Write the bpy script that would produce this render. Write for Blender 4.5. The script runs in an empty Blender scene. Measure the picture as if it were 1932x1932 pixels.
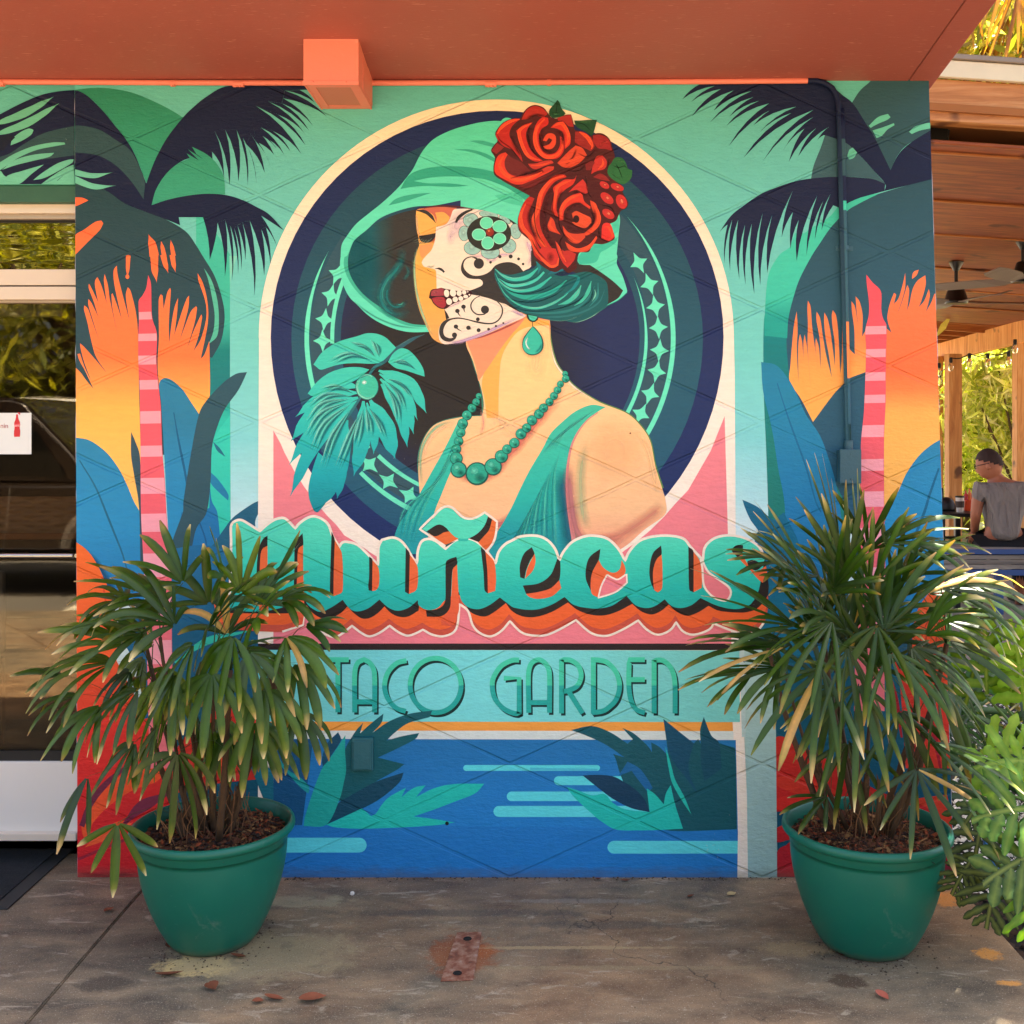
import bpy, bmesh, math, random
import numpy as np
from mathutils import Vector, Matrix, noise
from mathutils.geometry import tessellate_polygon
R = math.radians
PI = math.pi
rnd = random.Random(7)
scene = bpy.context.scene
COL = scene.collection

# ------------------------------------------------------------------ camera
F_PX, VP_X, VP_Y, DIST = 2092.0, 1025.0, 800.0, 3.63
S = F_PX / DIST; EYE = 855.0 / S
cam_d = bpy.data.cameras.new('camera')
cam = bpy.data.objects.new('camera', cam_d); COL.objects.link(cam)
cam.location = (0, -DIST, EYE); cam.rotation_euler = (R(90), 0, 0)
cam_d.sensor_width = 36; cam_d.lens = 36 * F_PX / 1932
cam_d.shift_x = (966 - VP_X) / 1932; cam_d.shift_y = (VP_Y - 966) / 1932
cam_d.clip_start = .05; cam_d.clip_end = 400
scene.camera = cam

# ------------------------------------------------------------------ sky, sun, exposure
SUN_EL, SUN_AZ = 65.0, 72.0          # azimuth from +x towards +y
w = bpy.data.worlds.new('World'); scene.world = w; w.use_nodes = True
nt = w.node_tree; nt.nodes.clear()
sky = nt.nodes.new('ShaderNodeTexSky'); sky.sky_type = 'NISHITA'; sky.sun_disc = False
sky.sun_elevation = R(SUN_EL); sky.sun_rotation = R(90 - SUN_AZ)
sky.dust_density = 7.0; sky.air_density = .7; sky.ozone_density = .3
bg = nt.nodes.new('ShaderNodeBackground'); bg.inputs['Strength'].default_value = .08
wo = nt.nodes.new('ShaderNodeOutputWorld')
nt.links.new(sky.outputs[0], bg.inputs[0]); nt.links.new(bg.outputs[0], wo.inputs[0])
sl = bpy.data.lights.new('sun', 'SUN'); sl.energy = 4.6; sl.angle = R(.53); sl.color = (1, .93, .80)
sun = bpy.data.objects.new('sun', sl); COL.objects.link(sun)
sd = Vector((math.cos(R(SUN_EL)) * math.cos(R(SUN_AZ)), math.cos(R(SUN_EL)) * math.sin(R(SUN_AZ)), math.sin(R(SUN_EL))))
sun.rotation_euler = sd.to_track_quat('Z', 'Y').to_euler(); sun.location = sd * 20
vs = scene.view_settings
vs.view_transform = 'Standard'; vs.look = 'None'; vs.gamma = 1; vs.exposure = 3.3
vs.use_curve_mapping = False
scene.cycles.max_bounces = 7; scene.cycles.transparent_max_bounces = 24
scene.cycles.diffuse_bounces = 4; scene.cycles.glossy_bounces = 3
scene.cycles.use_denoising = True

# ------------------------------------------------------------------ helpers
def lin(c):
    c = c / 255.0
    return c / 12.92 if c <= .04045 else ((c + .055) / 1.055) ** 2.4
def hx(h):
    h = h.lstrip('#')
    return (lin(int(h[0:2], 16)), lin(int(h[2:4], 16)), lin(int(h[4:6], 16)), 1.0)

def px(u, v, y=0.0):
    """the point of the vertical plane y that the photograph shows at (u, v)"""
    k = (DIST + y) / F_PX
    return Vector(((u - VP_X) * k, y, EYE - (v - VP_Y) * k))
def floor_at(u, v):
    d = F_PX * EYE / (v - VP_Y)
    return Vector(((u - VP_X) * d / F_PX, d - DIST, 0))

def tag(o, label=None, cat=None, group=None, kind=None):
    if label: o['label'] = label
    if cat: o['category'] = cat
    if group: o['group'] = group
    if kind: o['kind'] = kind
    return o
def empty(name, loc=(0, 0, 0), rz=0, label=None, cat=None, group=None):
    o = bpy.data.objects.new(name, None); COL.objects.link(o)
    o.location = loc; o.rotation_euler = (0, 0, rz); o.empty_display_size = .1
    return tag(o, label, cat, group)
def link_mesh(name, me, mats=(), parent=None):
    o = bpy.data.objects.new(name, me); COL.objects.link(o)
    for m in (mats if isinstance(mats, (list, tuple)) else [mats]): 
        if m: me.materials.append(m)
    if parent: o.parent = parent
    return o
def obj(name, bm, mat, parent=None, smooth=False):
    me = bpy.data.meshes.new(name); bm.normal_update(); bm.to_mesh(me); bm.free()
    if smooth:
        me.polygons.foreach_set('use_smooth', [True] * len(me.polygons))
        if smooth != 'all': me.set_sharp_from_angle(angle=R(38))
    return link_mesh(name, me, mat, parent)
def pydata(name, v, f, mat, parent=None, smooth=False):
    me = bpy.data.meshes.new(name); me.from_pydata([tuple(p) for p in v], [], f); me.update()
    if smooth: me.polygons.foreach_set('use_smooth', [True] * len(me.polygons))
    return link_mesh(name, me, mat, parent)
def box(bm, x0, x1, y0, y1, z0, z1, bev=0.0, mat=None):
    r = bmesh.ops.create_cube(bm, size=1)
    vs_ = r['verts']
    for v in vs_:
        v.co = Vector(((x0 + x1) / 2 + v.co.x * (x1 - x0), (y0 + y1) / 2 + v.co.y * (y1 - y0), (z0 + z1) / 2 + v.co.z * (z1 - z0)))
    if mat is not None:
        for v in vs_: v.co = mat @ v.co
    if bev > 0:
        es = list({e for v in vs_ for e in v.link_edges})
        bmesh.ops.bevel(bm, geom=es, offset=bev, segments=2, affect='EDGES', profile=.5)
    return vs_
def boxo(name, x0, x1, y0, y1, z0, z1, mat, parent=None, bev=0.0):
    bm = bmesh.new(); box(bm, x0, x1, y0, y1, z0, z1, bev); return obj(name, bm, mat, parent)
def tube(bm, pts, rad, n=8, cap=True):
    pts = [Vector(p) for p in pts]
    rs = rad if isinstance(rad, (list, tuple)) else [rad] * len(pts)
    rings = []; prev = None
    for i, p in enumerate(pts):
        a = pts[max(i - 1, 0)]; b = pts[min(i + 1, len(pts) - 1)]
        d = (b - a).normalized()
        if prev is None:
            u = d.orthogonal().normalized()
        else:
            u = (prev - d * prev.dot(d)).normalized()
        prev = u; v = d.cross(u)
        rings.append([bm.verts.new(p + (u * math.cos(2 * PI * k / n) + v * math.sin(2 * PI * k / n)) * rs[i]) for k in range(n)])
    for a, b in zip(rings, rings[1:]):
        for k in range(n):
            bm.faces.new((a[k], a[(k + 1) % n], b[(k + 1) % n], b[k]))
    if cap:
        bm.faces.new(rings[0][::-1]); bm.faces.new(rings[-1])
def lathe(bm, prof, n=48, c=(0, 0, 0), close=False):
    rings = []
    for r, z in prof:
        rings.append([bm.verts.new((c[0] + r * math.cos(2 * PI * k / n), c[1] + r * math.sin(2 * PI * k / n), c[2] + z)) for k in range(n)])
    for a, b in zip(rings, rings[1:]):
        for k in range(n): bm.faces.new((a[k], a[(k + 1) % n], b[(k + 1) % n], b[k]))
    if close:
        bm.faces.new(rings[0][::-1]); bm.faces.new(rings[-1])
def copy_tree(o, parent=None):
    c = o.copy(); COL.objects.link(c)
    if parent: c.parent = parent
    for ch in list(o.children): copy_tree(ch, c)
    return c

# ------------------------------------------------------------------ material helpers
class MatB:
    def __init__(s, name):
        s.m = bpy.data.materials.new(name); s.m.use_nodes = True
        s.nt = s.m.node_tree; s.b = s.nt.nodes['Principled BSDF']; s.out = s.nt.nodes['Material Output']
    def n(s, t, **k):
        nd = s.nt.nodes.new(t)
        for a, v in k.items():
            if a in nd.inputs.keys() if isinstance(a, str) else False: nd.inputs[a].default_value = v
            else: setattr(nd, a, v)
        return nd
    def l(s, a, b): s.nt.links.new(a, b)
    def coord(s, scale=(1, 1, 1), obj_=True):
        tc = s.n('ShaderNodeTexCoord'); mp = s.n('ShaderNodeMapping')
        if obj_: s.l(tc.outputs['Object'], mp.inputs[0])
        else:
            g = s.n('ShaderNodeNewGeometry'); s.l(g.outputs['Position'], mp.inputs[0])
        mp.inputs['Scale'].default_value = scale
        return mp.outputs[0]
    def noise(s, vec, scale, detail=4, rough=.55, dist=0):
        nd = s.n('ShaderNodeTexNoise'); nd.inputs['Scale'].default_value = scale
        nd.inputs['Detail'].default_value = detail; nd.inputs['Roughness'].default_value = rough
        nd.inputs['Distortion'].default_value = dist
        if vec: s.l(vec, nd.inputs['Vector'])
        return nd.outputs['Fac']
    def ramp(s, fac, stops, interp='LINEAR'):
        r = s.n('ShaderNodeValToRGB'); r.color_ramp.interpolation = interp
        e = r.color_ramp.elements
        while len(e) < len(stops): e.new(.5)
        for i, (p, c) in enumerate(stops):
            e[i].position = p; e[i].color = hx(c) if isinstance(c, str) else (c, c, c, 1) if isinstance(c, (int, float)) else c
        s.l(fac, r.inputs[0]); return r.outputs[0]
    def mix(s, fac, a, b, mode='MIX'):
        nd = s.n('ShaderNodeMix', data_type='RGBA', blend_type=mode)
        for i, v in ((0, fac), (6, a), (7, b)):
            sock = nd.inputs[i]
            if hasattr(v, 'node'): s.l(v, sock)
            elif isinstance(v, str): sock.default_value = hx(v)
            elif i == 0: sock.default_value = v
            else: sock.default_value = (v, v, v, 1) if isinstance(v, (int, float)) else v
        return nd.outputs[2]
    def math(s, op, a, b=None, c=None):
        nd = s.n('ShaderNodeMath', operation=op)
        for i, v in enumerate((a, b, c)):
            if v is None: continue
            if hasattr(v, 'node'): s.l(v, nd.inputs[i])
            else: nd.inputs[i].default_value = v
        return nd.outputs[0]
    def bump(s, h, strength=.5, dist=.01, prev=None):
        nd = s.n('ShaderNodeBump'); nd.inputs['Strength'].default_value = strength; nd.inputs['Distance'].default_value = dist
        s.l(h, nd.inputs['Height'])
        if prev: s.l(prev, nd.inputs['Normal'])
        return nd.outputs[0]
    def done(s, col=None, rough=None, nrm=None, metal=None, spec=None):
        b = s.b
        for key, v in (('Base Color', col), ('Roughness', rough), ('Normal', nrm), ('Metallic', metal), ('Specular IOR Level', spec)):
            if v is None: continue
            if hasattr(v, 'node'): s.l(v, b.inputs[key])
            elif isinstance(v, str): b.inputs[key].default_value = hx(v)
            else: b.inputs[key].default_value = v
        return s.m
def simple(name, col, rough=.5, metal=0, var=.12, scale=12, bump=0, bscale=60, obj_=True):
    m = MatB(name); co = m.coord(obj_=obj_)
    n1 = m.noise(co, scale, 5)
    c = m.mix(m.math('MULTIPLY', n1, 1.0), tuple([x * (1 - var) for x in hx(col)[:3]] + [1]), tuple([min(1, x * (1 + var)) for x in hx(col)[:3]] + [1]))
    nb = None
    if bump: nb = m.bump(m.noise(co, bscale, 6), bump, .004)
    return m.done(c, rough, nb, metal)
# ------------------------------------------------------------------ the painted wall
W0, W1 = (140.0, 150.0), (1752.5, 150.0)
WQ = [(141.5, 140.0), (1752.0, 140.0), (1799.0, 1657.0), (146.5, 1657.0)]      # wall outline in photo pixels
def wallm():
    m = MatB('mural_paint')
    at = m.n('ShaderNodeVertexColor', layer_name='Col')
    co = m.coord(obj_=False)
    sep = m.n('ShaderNodeSeparateXYZ'); m.l(co, sep.inputs[0])
    # scored diamond lattice in the stucco, in metres
    nz = m.noise(co, 3.0, 2)
    X = m.math('MULTIPLY', m.math('ADD', sep.outputs[0], (VP_X - 250) / S), S / 475)
    Z = m.math('MULTIPLY', m.math('SUBTRACT', (1655 - 261) / S, sep.outputs[2]), S / 214.6)
    jit = m.math('MULTIPLY', m.math('SUBTRACT', nz, .5), .018)
    hs = []
    for op in ('ADD', 'SUBTRACT'):
        q = m.math('ADD', m.math(op, X, Z), jit)
        d = m.math('ABSOLUTE', m.math('SUBTRACT', m.math('FRACT', m.math('ADD', q, 60.5)), .5))
        mr = m.n('ShaderNodeMapRange', interpolation_type='SMOOTHSTEP'); m.l(d, mr.inputs[0])
        mr.inputs[1].default_value = .008; mr.inputs[2].default_value = .021
        mr.inputs[3].default_value = 0; mr.inputs[4].default_value = 1
        hs.append(mr.outputs[0])
    g0 = m.math('MINIMUM', hs[0], hs[1]); fd = m.ramp(m.noise(co, 2.3, 3, .6), [(.36, .75), (.52, .0)]); g = m.math('MAXIMUM', g0, fd)
    b0 = m.bump(g, .8, .005)
    st = m.coord((1, 1, 2.6), obj_=False)
    b1 = m.bump(m.noise(st, 44, 8, .62), .6, .005, b0)
    b2 = m.bump(m.noise(co, 9, 4, .6), .5, .012, b1)
    nbr = m.noise(m.coord((1, 1, 5), obj_=False), 14, 8, .65)
    sp = m.noise(co, 90, 3, .6)
    v = m.math('ADD', .87, m.math('MULTIPLY', nbr, .26))
    c = m.mix(1.0, at.outputs['Color'], v, 'MULTIPLY')
    wear = m.math('MULTIPLY', m.math('GREATER_THAN', m.math('ADD', m.math('MULTIPLY', sp, .6), m.math('MULTIPLY', nz, .4)), .70), .25)
    c = m.mix(wear, c, '#d8d2c4')
    dirt = m.n('ShaderNodeMapRange'); m.l(m.math('ADD', sep.outputs[2], m.math('MULTIPLY', nbr, .06)), dirt.inputs[0])
    dirt.inputs[1].default_value = .035; dirt.inputs[2].default_value = .07; dirt.inputs[3].default_value = .45; dirt.inputs[4].default_value = 0
    c = m.mix(dirt.outputs[0], c, '#5b5448')
    m.done(c, m.math('ADD', .42, m.math('MULTIPLY', nbr, .2)), b2, spec=.22)
    # thinned paint: strokes carry their cover in the alpha of the colour layer
    tr = m.n('ShaderNodeBsdfTransparent'); mx = m.n('ShaderNodeMixShader')
    m2 = m.m.copy(); m2.name = 'mural_paint_wash'
    n2 = m2.node_tree; b = n2.nodes['Principled BSDF']; o = n2.nodes['Material Output']
    tr = n2.nodes.new('ShaderNodeBsdfTransparent'); mx = n2.nodes.new('ShaderNodeMixShader')
    vc = [n for n in n2.nodes if n.type == 'VERTEX_COLOR'][0]
    n2.links.new(vc.outputs['Alpha'], mx.inputs[0]); n2.links.new(tr.outputs[0], mx.inputs[1])
    n2.links.new(b.outputs[0], mx.inputs[2]); n2.links.new(mx.outputs[0], o.inputs[0])
    return m.m, m2
M_PAINT, M_WASH = wallm()
FR = {'P': (0, 0, 1)}
for c_ in range(4):
    for r_ in range(4):
        FR['A%d%d' % (c_, r_)] = ((0, 483.2, 966.4, 1448.8)[c_], (0, 483.2, 966.4, 1448.8)[r_], .25)
for k_, (sx_, sy_) in dict(F=(1000, 480), R=(1180, 240), L=(680, 780), H=(800, 500), E=(1180, 620), M1=(540, 1200), M2=(1000, 1200), M3=(1500, 1200)).items():
    FR[k_] = (sx_ * .77311, sy_ * .77311, 400 * .77311 / 1932)
LVL = np.zeros((1000, 1000), np.int16)      # which layer of paint lies on top, per 2 px
EPS = .00006
class Paint:
    def __init__(s, name, y0=-.0004): s.name = name; s.v = []; s.c = []; s.t = []; s.wash = []; s.y0 = y0; s.k = 1
CUR = None; PARTS = []
def part(name):
    global CUR
    CUR = Paint(name); PARTS.append(CUR)
def parse(s, fr='P'):
    out = []; f = FR[fr]
    toks = s.replace('@', ' @').split() if isinstance(s, str) else list(s)
    nums = []
    for t in toks:
        if isinstance(t, str) and t.startswith('@'): f = FR[t[1:]]; continue
        nums.append(float(t))
        if len(nums) == 2:
            out.append((f[0] + nums[0] * f[2], f[1] + nums[1] * f[2])); nums = []
    return out
def curve(p, closed=True, cang=58, seg=None):
    n = len(p); out = []
    if n < 3: return p
    P_ = [Vector(q) for q in p]
    def corner(i):
        if not closed and i in (0, n - 1): return True
        a = P_[i] - P_[i - 1]; b = P_[(i + 1) % n] - P_[i]
        if a.length < 1e-6 or b.length < 1e-6: return True
        return abs(math.degrees(a.angle(b, 0))) > cang
    cs = [corner(i) for i in range(n)]
    for i in range(n if closed else n - 1):
        j = (i + 1) % n
        p1, p2 = P_[i], P_[j]
        m1 = (p2 - P_[i - 1]) * .5 if not cs[i] else (p2 - p1)
        m2 = (P_[(j + 1) % n] - p1) * .5 if not cs[j] else (p2 - p1)
        L = (p2 - p1).length
        for m_ in (m1, m2):
            if m_.length > L * 1.3: m_ *= L * 1.3 / m_.length
        k = seg or max(1, min(8, int(L / 3.0)))
        if cs[i] and cs[j]: k = 1
        for q in range(k):
            t = q / k; t2 = t * t; t3 = t2 * t
            r = p1 * (2 * t3 - 3 * t2 + 1) + m1 * (t3 - 2 * t2 + t) + p2 * (-2 * t3 + 3 * t2) + m2 * (t3 - t2)
            out.append((r.x, r.y))
    if not closed: out.append(tuple(P_[-1]))
    return out
def clipq(poly, quad=None):
    quad = quad or CLIP
    for i in range(4):
        a = quad[i]; b = quad[(i + 1) % 4]; nx, ny = -(b[1] - a[1]), b[0] - a[0]
        out = []
        d = [(q[0] - a[0]) * nx + (q[1] - a[1]) * ny for q in poly]
        for k in range(len(poly)):
            q, r = poly[k], poly[(k + 1) % len(poly)]; dq, dr = d[k], d[(k + 1) % len(poly)]
            if dq >= 0: out.append(q)
            if (dq >= 0) != (dr >= 0):
                t = dq / (dq - dr); out.append((q[0] + (r[0] - q[0]) * t, q[1] + (r[1] - q[1]) * t))
        poly = out
        if len(poly) < 3: return []
    return poly
CLIP = WQ
def cut(tris, ax, val):
    out = []
    for t in tris:
        d = [q[ax] - val for q in t]
        if min(d) >= -1e-6 or max(d) <= 1e-6: out.append(t); continue
        for sgn in (1, -1):
            pl = []
            for k in range(len(t)):
                q, r = t[k], t[(k + 1) % len(t)]; dq, dr = d[k] * sgn, d[(k + 1) % len(t)] * sgn
                if dq >= 0: pl.append(q)
                if (dq > 0) != (dr > 0) and abs(dq - dr) > 1e-9:
                    u = dq / (dq - dr); pl.append((q[0] + (r[0] - q[0]) * u, q[1] + (r[1] - q[1]) * u))
            if len(pl) >= 3: out.append(pl)
    return out
def lerp(a, b, t): return tuple(x + (y - x) * t for x, y in zip(a, b))
def grad(stops, ax=1):
    """vertical (ax=1) or horizontal (ax=0) blend of painted colours; stops = [(photo px, '#rrggbb'), ...]"""
    st = [(p, hx(c)) for p, c in stops]
    def f(x, y):
        q = (x, y)[ax]
        if q <= st[0][0]: return st[0][1]
        for (a, ca), (b, cb) in zip(st, st[1:]):
            if q <= b: return lerp(ca, cb, (q - a) / max(b - a, 1e-6))
        return st[-1][1]
    f.cuts = (ax, [p for p, _ in st]); return f
def radial(cx, cy, stops, sx=1, sy=1, step=14):
    g_ = grad(stops)
    def f(x, y): return g_(0, math.hypot((x - cx) / sx, (y - cy) / sy))
    f.grid = step; return f
def put(polys, colf, wash=None):
    """polys: convex faces in photo px; colours from colf or per-vertex list"""
    polys = [q for q in polys if len(q) >= 3]
    if not polys: return
    lv = 0; boxes = []
    for q in polys:
        xs = [a[0] for a in q]; ys = [a[1] for a in q]
        b = (max(0, int(min(xs) / 2)), int(max(xs) / 2) + 1, max(0, int(min(ys) / 2)), int(max(ys) / 2) + 1)
        boxes.append(b); s_ = LVL[b[2]:b[3], b[0]:b[1]]
        if s_.size: lv = max(lv, int(s_.max()))
    lv += 1
    for b in boxes: LVL[b[2]:b[3], b[0]:b[1]] = lv
    y = CUR.y0 - lv * EPS
    for i, q in enumerate(polys):
        base = len(CUR.v)
        # keep every face turned to the viewer
        ar = sum(q[k][0] * q[(k + 1) % len(q)][1] - q[(k + 1) % len(q)][0] * q[k][1] for k in range(len(q)))
        if abs(ar) < 1e-4: continue
        order = range(len(q)) if ar < 0 else range(len(q) - 1, -1, -1)
        for k in order:
            a = q[k]; CUR.v.append(((a[0] - VP_X) / S * CUR.k, y, EYE + (VP_Y - a[1]) / S * CUR.k))
            CUR.c.append(colf(a[0], a[1]) if wash is None else wash[i][k])
        CUR.t.append(tuple(range(base, base + len(q)))); CUR.wash.append(0 if wash is None else 1)
def fillp(poly, col):
    poly = clipq(poly)
    if len(poly) < 3: return
    cl = [poly[0]]
    for q in poly[1:]:
        if abs(q[0] - cl[-1][0]) + abs(q[1] - cl[-1][1]) > .05: cl.append(q)
    tris = [[cl[i] for i in t] for t in tessellate_polygon([[Vector((q[0], q[1], 0)) for q in cl]])]
    cf = col if callable(col) else (lambda x, y, c=hx(col): c)
    if hasattr(cf, 'cuts'):
        ax, ps = cf.cuts
        for p_ in ps: tris = cut(tris, ax, p_)
    if hasattr(cf, 'grid'):
        xs = [q[0] for q in cl]; ys = [q[1] for q in cl]; g = cf.grid
        for ax, lo, hi in ((0, min(xs), max(xs)), (1, min(ys), max(ys))):
            k = math.floor(lo / g) + 1
            while k * g < hi: tris = cut(tris, ax, k * g); k += 1
    put(tris, cf)
def fill(fr, col, s, cang=58): fillp(curve(parse(s, fr), True, cang), col)
def poly(fr, col, s): fillp(parse(s, fr), col)
def ellp(fr, cx, cy, rx, ry=None, rot=0, n=28):
    ry = ry or rx; f = FR[fr]; c, s_ = math.cos(R(rot)), math.sin(R(rot))
    return [(f[0] + f[2] * (cx + rx * math.cos(a) * c - ry * math.sin(a) * s_), f[1] + f[2] * (cy + rx * math.cos(a) * s_ + ry * math.sin(a) * c)) for a in [2 * PI * k / n for k in range(n)]]
def ell(fr, col, cx, cy, rx, ry=None, rot=0, n=28): fillp(ellp(fr, cx, cy, rx, ry, rot, n), col)
def wat(w_, t):
    if not isinstance(w_, (list, tuple)): return w_
    k = t * (len(w_) - 1); i = min(int(k), len(w_) - 2); u = k - i; u = u * u * (3 - 2 * u)
    return w_[i] * (1 - u) + w_[i + 1] * u
def ribbon(p, ws, sc):
    L = [0]
    for a, b in zip(p, p[1:]): L.append(L[-1] + math.dist(a, b))
    l_, r_ = [], []
    for i, q in enumerate(p):
        a = p[max(i - 1, 0)]; b = p[min(i + 1, len(p) - 1)]
        dx, dy = b[0] - a[0], b[1] - a[1]; d = math.hypot(dx, dy) or 1
        w_ = wat(ws, L[i] / (L[-1] or 1)) * sc / 2
        l_.append((q[0] - dy / d * w_, q[1] + dx / d * w_)); r_.append((q[0] + dy / d * w_, q[1] - dx / d * w_))
    return l_, r_
def stroke(fr, col, s, w_, cang=58, closed=False):
    p = parse(s, fr)
    if closed: p = p + p[:1]
    p = curve(p, False, cang); l_, r_ = ribbon(p, w_, FR[fr][2])
    cf = col if callable(col) else (lambda x, y, c=hx(col): c)
    qs = []
    for i in range(len(p) - 1):
        q = clipq([l_[i], l_[i + 1], r_[i + 1], r_[i]])
        if q: qs.append(q)
    if hasattr(cf, 'cuts'):
        for p_ in cf.cuts[1]: qs = cut(qs, cf.cuts[0], p_)
    put(qs, cf)
def soft(fr, col, s, w_, alpha=.7, cang=80, ends=1):
    """airbrushed stroke: cover fades to nothing at both sides"""
    p = curve(parse(s, fr), False, cang); l_, r_ = ribbon(p, w_, FR[fr][2])
    c = hx(col)[:3]; n = len(p); qs = []; cs = []
    for i in range(n - 1):
        a0 = alpha * (min(1, 4 * i / n) if ends else 1) * (min(1, 4 * (n - 1 - i) / n) if ends else 1)
        a1 = alpha * (min(1, 4 * (i + 1) / n) if ends else 1) * (min(1, 4 * (n - 2 - i) / n) if ends else 1)
        qs.append([l_[i], l_[i + 1], p[i + 1], p[i]]); cs.append([c + (0,), c + (0,), c + (a1,), c + (a0,)])
        qs.append([p[i], p[i + 1], r_[i + 1], r_[i]]); cs.append([c + (a0,), c + (a1,), c + (0,), c + (0,)])
    put(qs, None, cs)
def softell(fr, col, cx, cy, rx, ry=None, rot=0, alpha=.7):
    o = ellp(fr, cx, cy, rx, ry, rot, 20); f = FR[fr]; m_ = (f[0] + cx * f[2], f[1] + cy * f[2]); c = hx(col)[:3]
    put([[m_, o[k], o[(k + 1) % 20]] for k in range(20)], None, [[c + (alpha,), c + (0,), c + (0,)]] * 20)
def blades(fr, col, data, prof='spike'):
    """pointed leaf strokes: x0 y0 x1 y1 width bend"""
    d = [float(t) for t in data.split()]
    for i in range(0, len(d), 6):
        x0, y0, x1, y1, w_, b = d[i:i + 6]
        mx, my = (x0 + x1) / 2 - (y1 - y0) * b, (y0 + y1) / 2 + (x1 - x0) * b
        ws = (w_, w_ * .85, 0) if prof == 'spike' else (w_ * .15, w_ * .8, w_, w_ * .75, 0)
        stroke(fr, col, (x0, y0, mx, my, x1, y1), ws, cang=170)
def zig(fr, s, ox, oy, b=.06):
    """saw-edged frond: every edge between a tip and a notch bows by b of its length towards (ox, oy)"""
    q = parse(s, fr); out = []
    for a, c in zip(q, q[1:]):
        L_ = math.dist(a, c) * b; m_ = ((a[0] + c[0]) / 2 + ox * L_, (a[1] + c[1]) / 2 + oy * L_)
        out.append(a)
        for t in (.25, .5, .75):
            k = 4 * t * (1 - t); out.append((a[0] + (c[0] - a[0]) * t + ox * L_ * k, a[1] + (c[1] - a[1]) * t + oy * L_ * k))
    return out + [q[-1]]
def shift(pts, dx, dy): return [(a + dx, b + dy) for a, b in pts]

# ---- background
part('painted_sky')
SKY = grad([(150, '#5cb2a0'), (480, '#6cc6b8'), (660, '#74cfc2'), (830, '#84d6d4'), (940, '#b4e6e6'), (990, '#d9f1ef'), (1150, '#cfe4df'), (1660, '#a9cdc8')])
poly('P', SKY, '141 140 1752 140 1799 1657 146 1657')

part('painted_jungle_left')
NAVY = '#101a38'; NAV2 = '#171f3c'
TEALSTRIP = grad([(380, '#45bf9f'), (610, '#3cb89c'), (660, '#158279'), (735, '#1b7d7e'), (790, '#2cc0a8'), (960, '#33cfb2'), (1100, '#2bbfb0')])
poly('P', TEALSTRIP, '370 380 434 480 434 700 436 1100 370 1100')
fill('A01', '#7fd2ba', '1732 0 1790 0 1760 90 1736 200')
D1C = grad([(345, '#234244'), (480, '#28464c'), (700, '#2c4c55')])
fill('A00', D1C, '560 1370 700 1390 820 1450 950 1540 1100 1600 1250 1655 1400 1745 1480 1850 1530 1932 @A01 1610 130 1660 260 1692 400 1692 520 1665 650 1600 770 1585 760 1585 1500 570 1500')
fill('A01', '#55bb9b', '1540 90 1600 190 1640 330 1652 470 1640 600 1578 662 1612 560 1620 440 1598 300 1572 180')
OR = grad([(365, '#f8683a'), (560, '#fd7a43'), (675, '#fb7c40'), (720, '#fd9a4c'), (770, '#ffb853'), (850, '#ffc05c'), (1000, '#ffc66a')])
fill('A01', OR, '560 830 610 880 650 935 705 1000 640 860 603 795 585 740 604 735 640 840 690 945 636 800 610 700 605 658 640 690 720 780 806 882 725 760 690 640 660 500 634 400 638 372 665 400 700 500 748 635 700 480 668 370 668 325 690 352 742 458 710 350 670 240 672 208 700 260 742 350 720 240 718 190 735 158 765 220 806 356 785 190 790 135 815 220 830 330 890 605 850 400 842 290 850 280 880 360 920 480 865 220 858 110 882 72 890 150 975 480 950 300 965 235 985 260 1025 420 1042 590 1050 1000 1062 1500 1065 1932 1052 1932 1010 1850 960 1730 900 1610 820 1500 740 1430 660 1385 560 1368', 40)
fill('A01', OR, '1200 620 1198 420 1200 320 1215 288 1228 300 1235 400 1250 330 1265 270 1285 240 1290 260 1275 500 1278 655 1300 480 1320 380 1345 315 1335 450 1315 600 1370 430 1410 320 1428 298 1420 400 1358 632 1400 520 1440 420 1480 378 1488 390 1470 500 1412 700 1460 570 1500 480 1520 440 1526 460 1500 600 1462 716 1510 640 1548 520 1560 420 1545 320 1500 190 1492 130 1530 200 1560 310 1572 430 1560 560 1516 775 1545 740 1580 640 1584 1050 1545 1110 1505 1198 1440 1100 1380 1010 1310 945 1255 920 1215 935 1200 980 1190 800', 40)
blades('A00', OR, '1165 1932 1120 1765 70 .04 1240 1932 1215 1815 34 0 1310 1932 1288 1808 34 0')
blades('A01', OR, '1165 -10 1185 205 60 .03 1232 -10 1272 132 44 .02 1300 -10 1326 125 40 .02 968 -4 962 172 34 0')
ell('A01', OR, 968, 8, 18, 16); ell('A01', OR, 962, 155, 14, 18)
fill('A00', OR, '560 1490 620 1492 668 1512 600 1545 560 1560')
fill('A00', OR, '560 1790 640 1730 720 1675 765 1665 780 1685 750 1740 660 1830 560 1932')
BLU = grad([(800, '#2b7f9f'), (880, '#2a8ab5'), (1000, '#2790c0'), (1100, '#1f7fb4')])
fill('A01', BLU, '560 1368 660 1385 740 1430 820 1500 900 1610 960 1730 1010 1850 1056 1932 @A02 1068 60 1085 400 1092 700 850 700 780 490 720 370 650 280 560 220')
stroke('A01', '#1f6a86', '600 1540 720 1740 800 1932 @A02 860 150 930 330 980 520', (10, 16, 10))
soft('A02', '#134a6a', '600 250 740 400 850 600 880 760', 70, .6)
fill('A01', '#34525e', '990 1325 1022 1400 1056 1510 1075 1932 @A02 1085 400 1060 400 @A01 1050 1900 1012 1650 990 1500')
fill('A01', BLU, '1200 980 1215 935 1255 920 1310 945 1380 1010 1440 1100 1505 1198 1560 1300 1560 1932 @A02 1480 450 1290 450 @A01 1262 1932 1240 1500 1215 1100')
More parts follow.
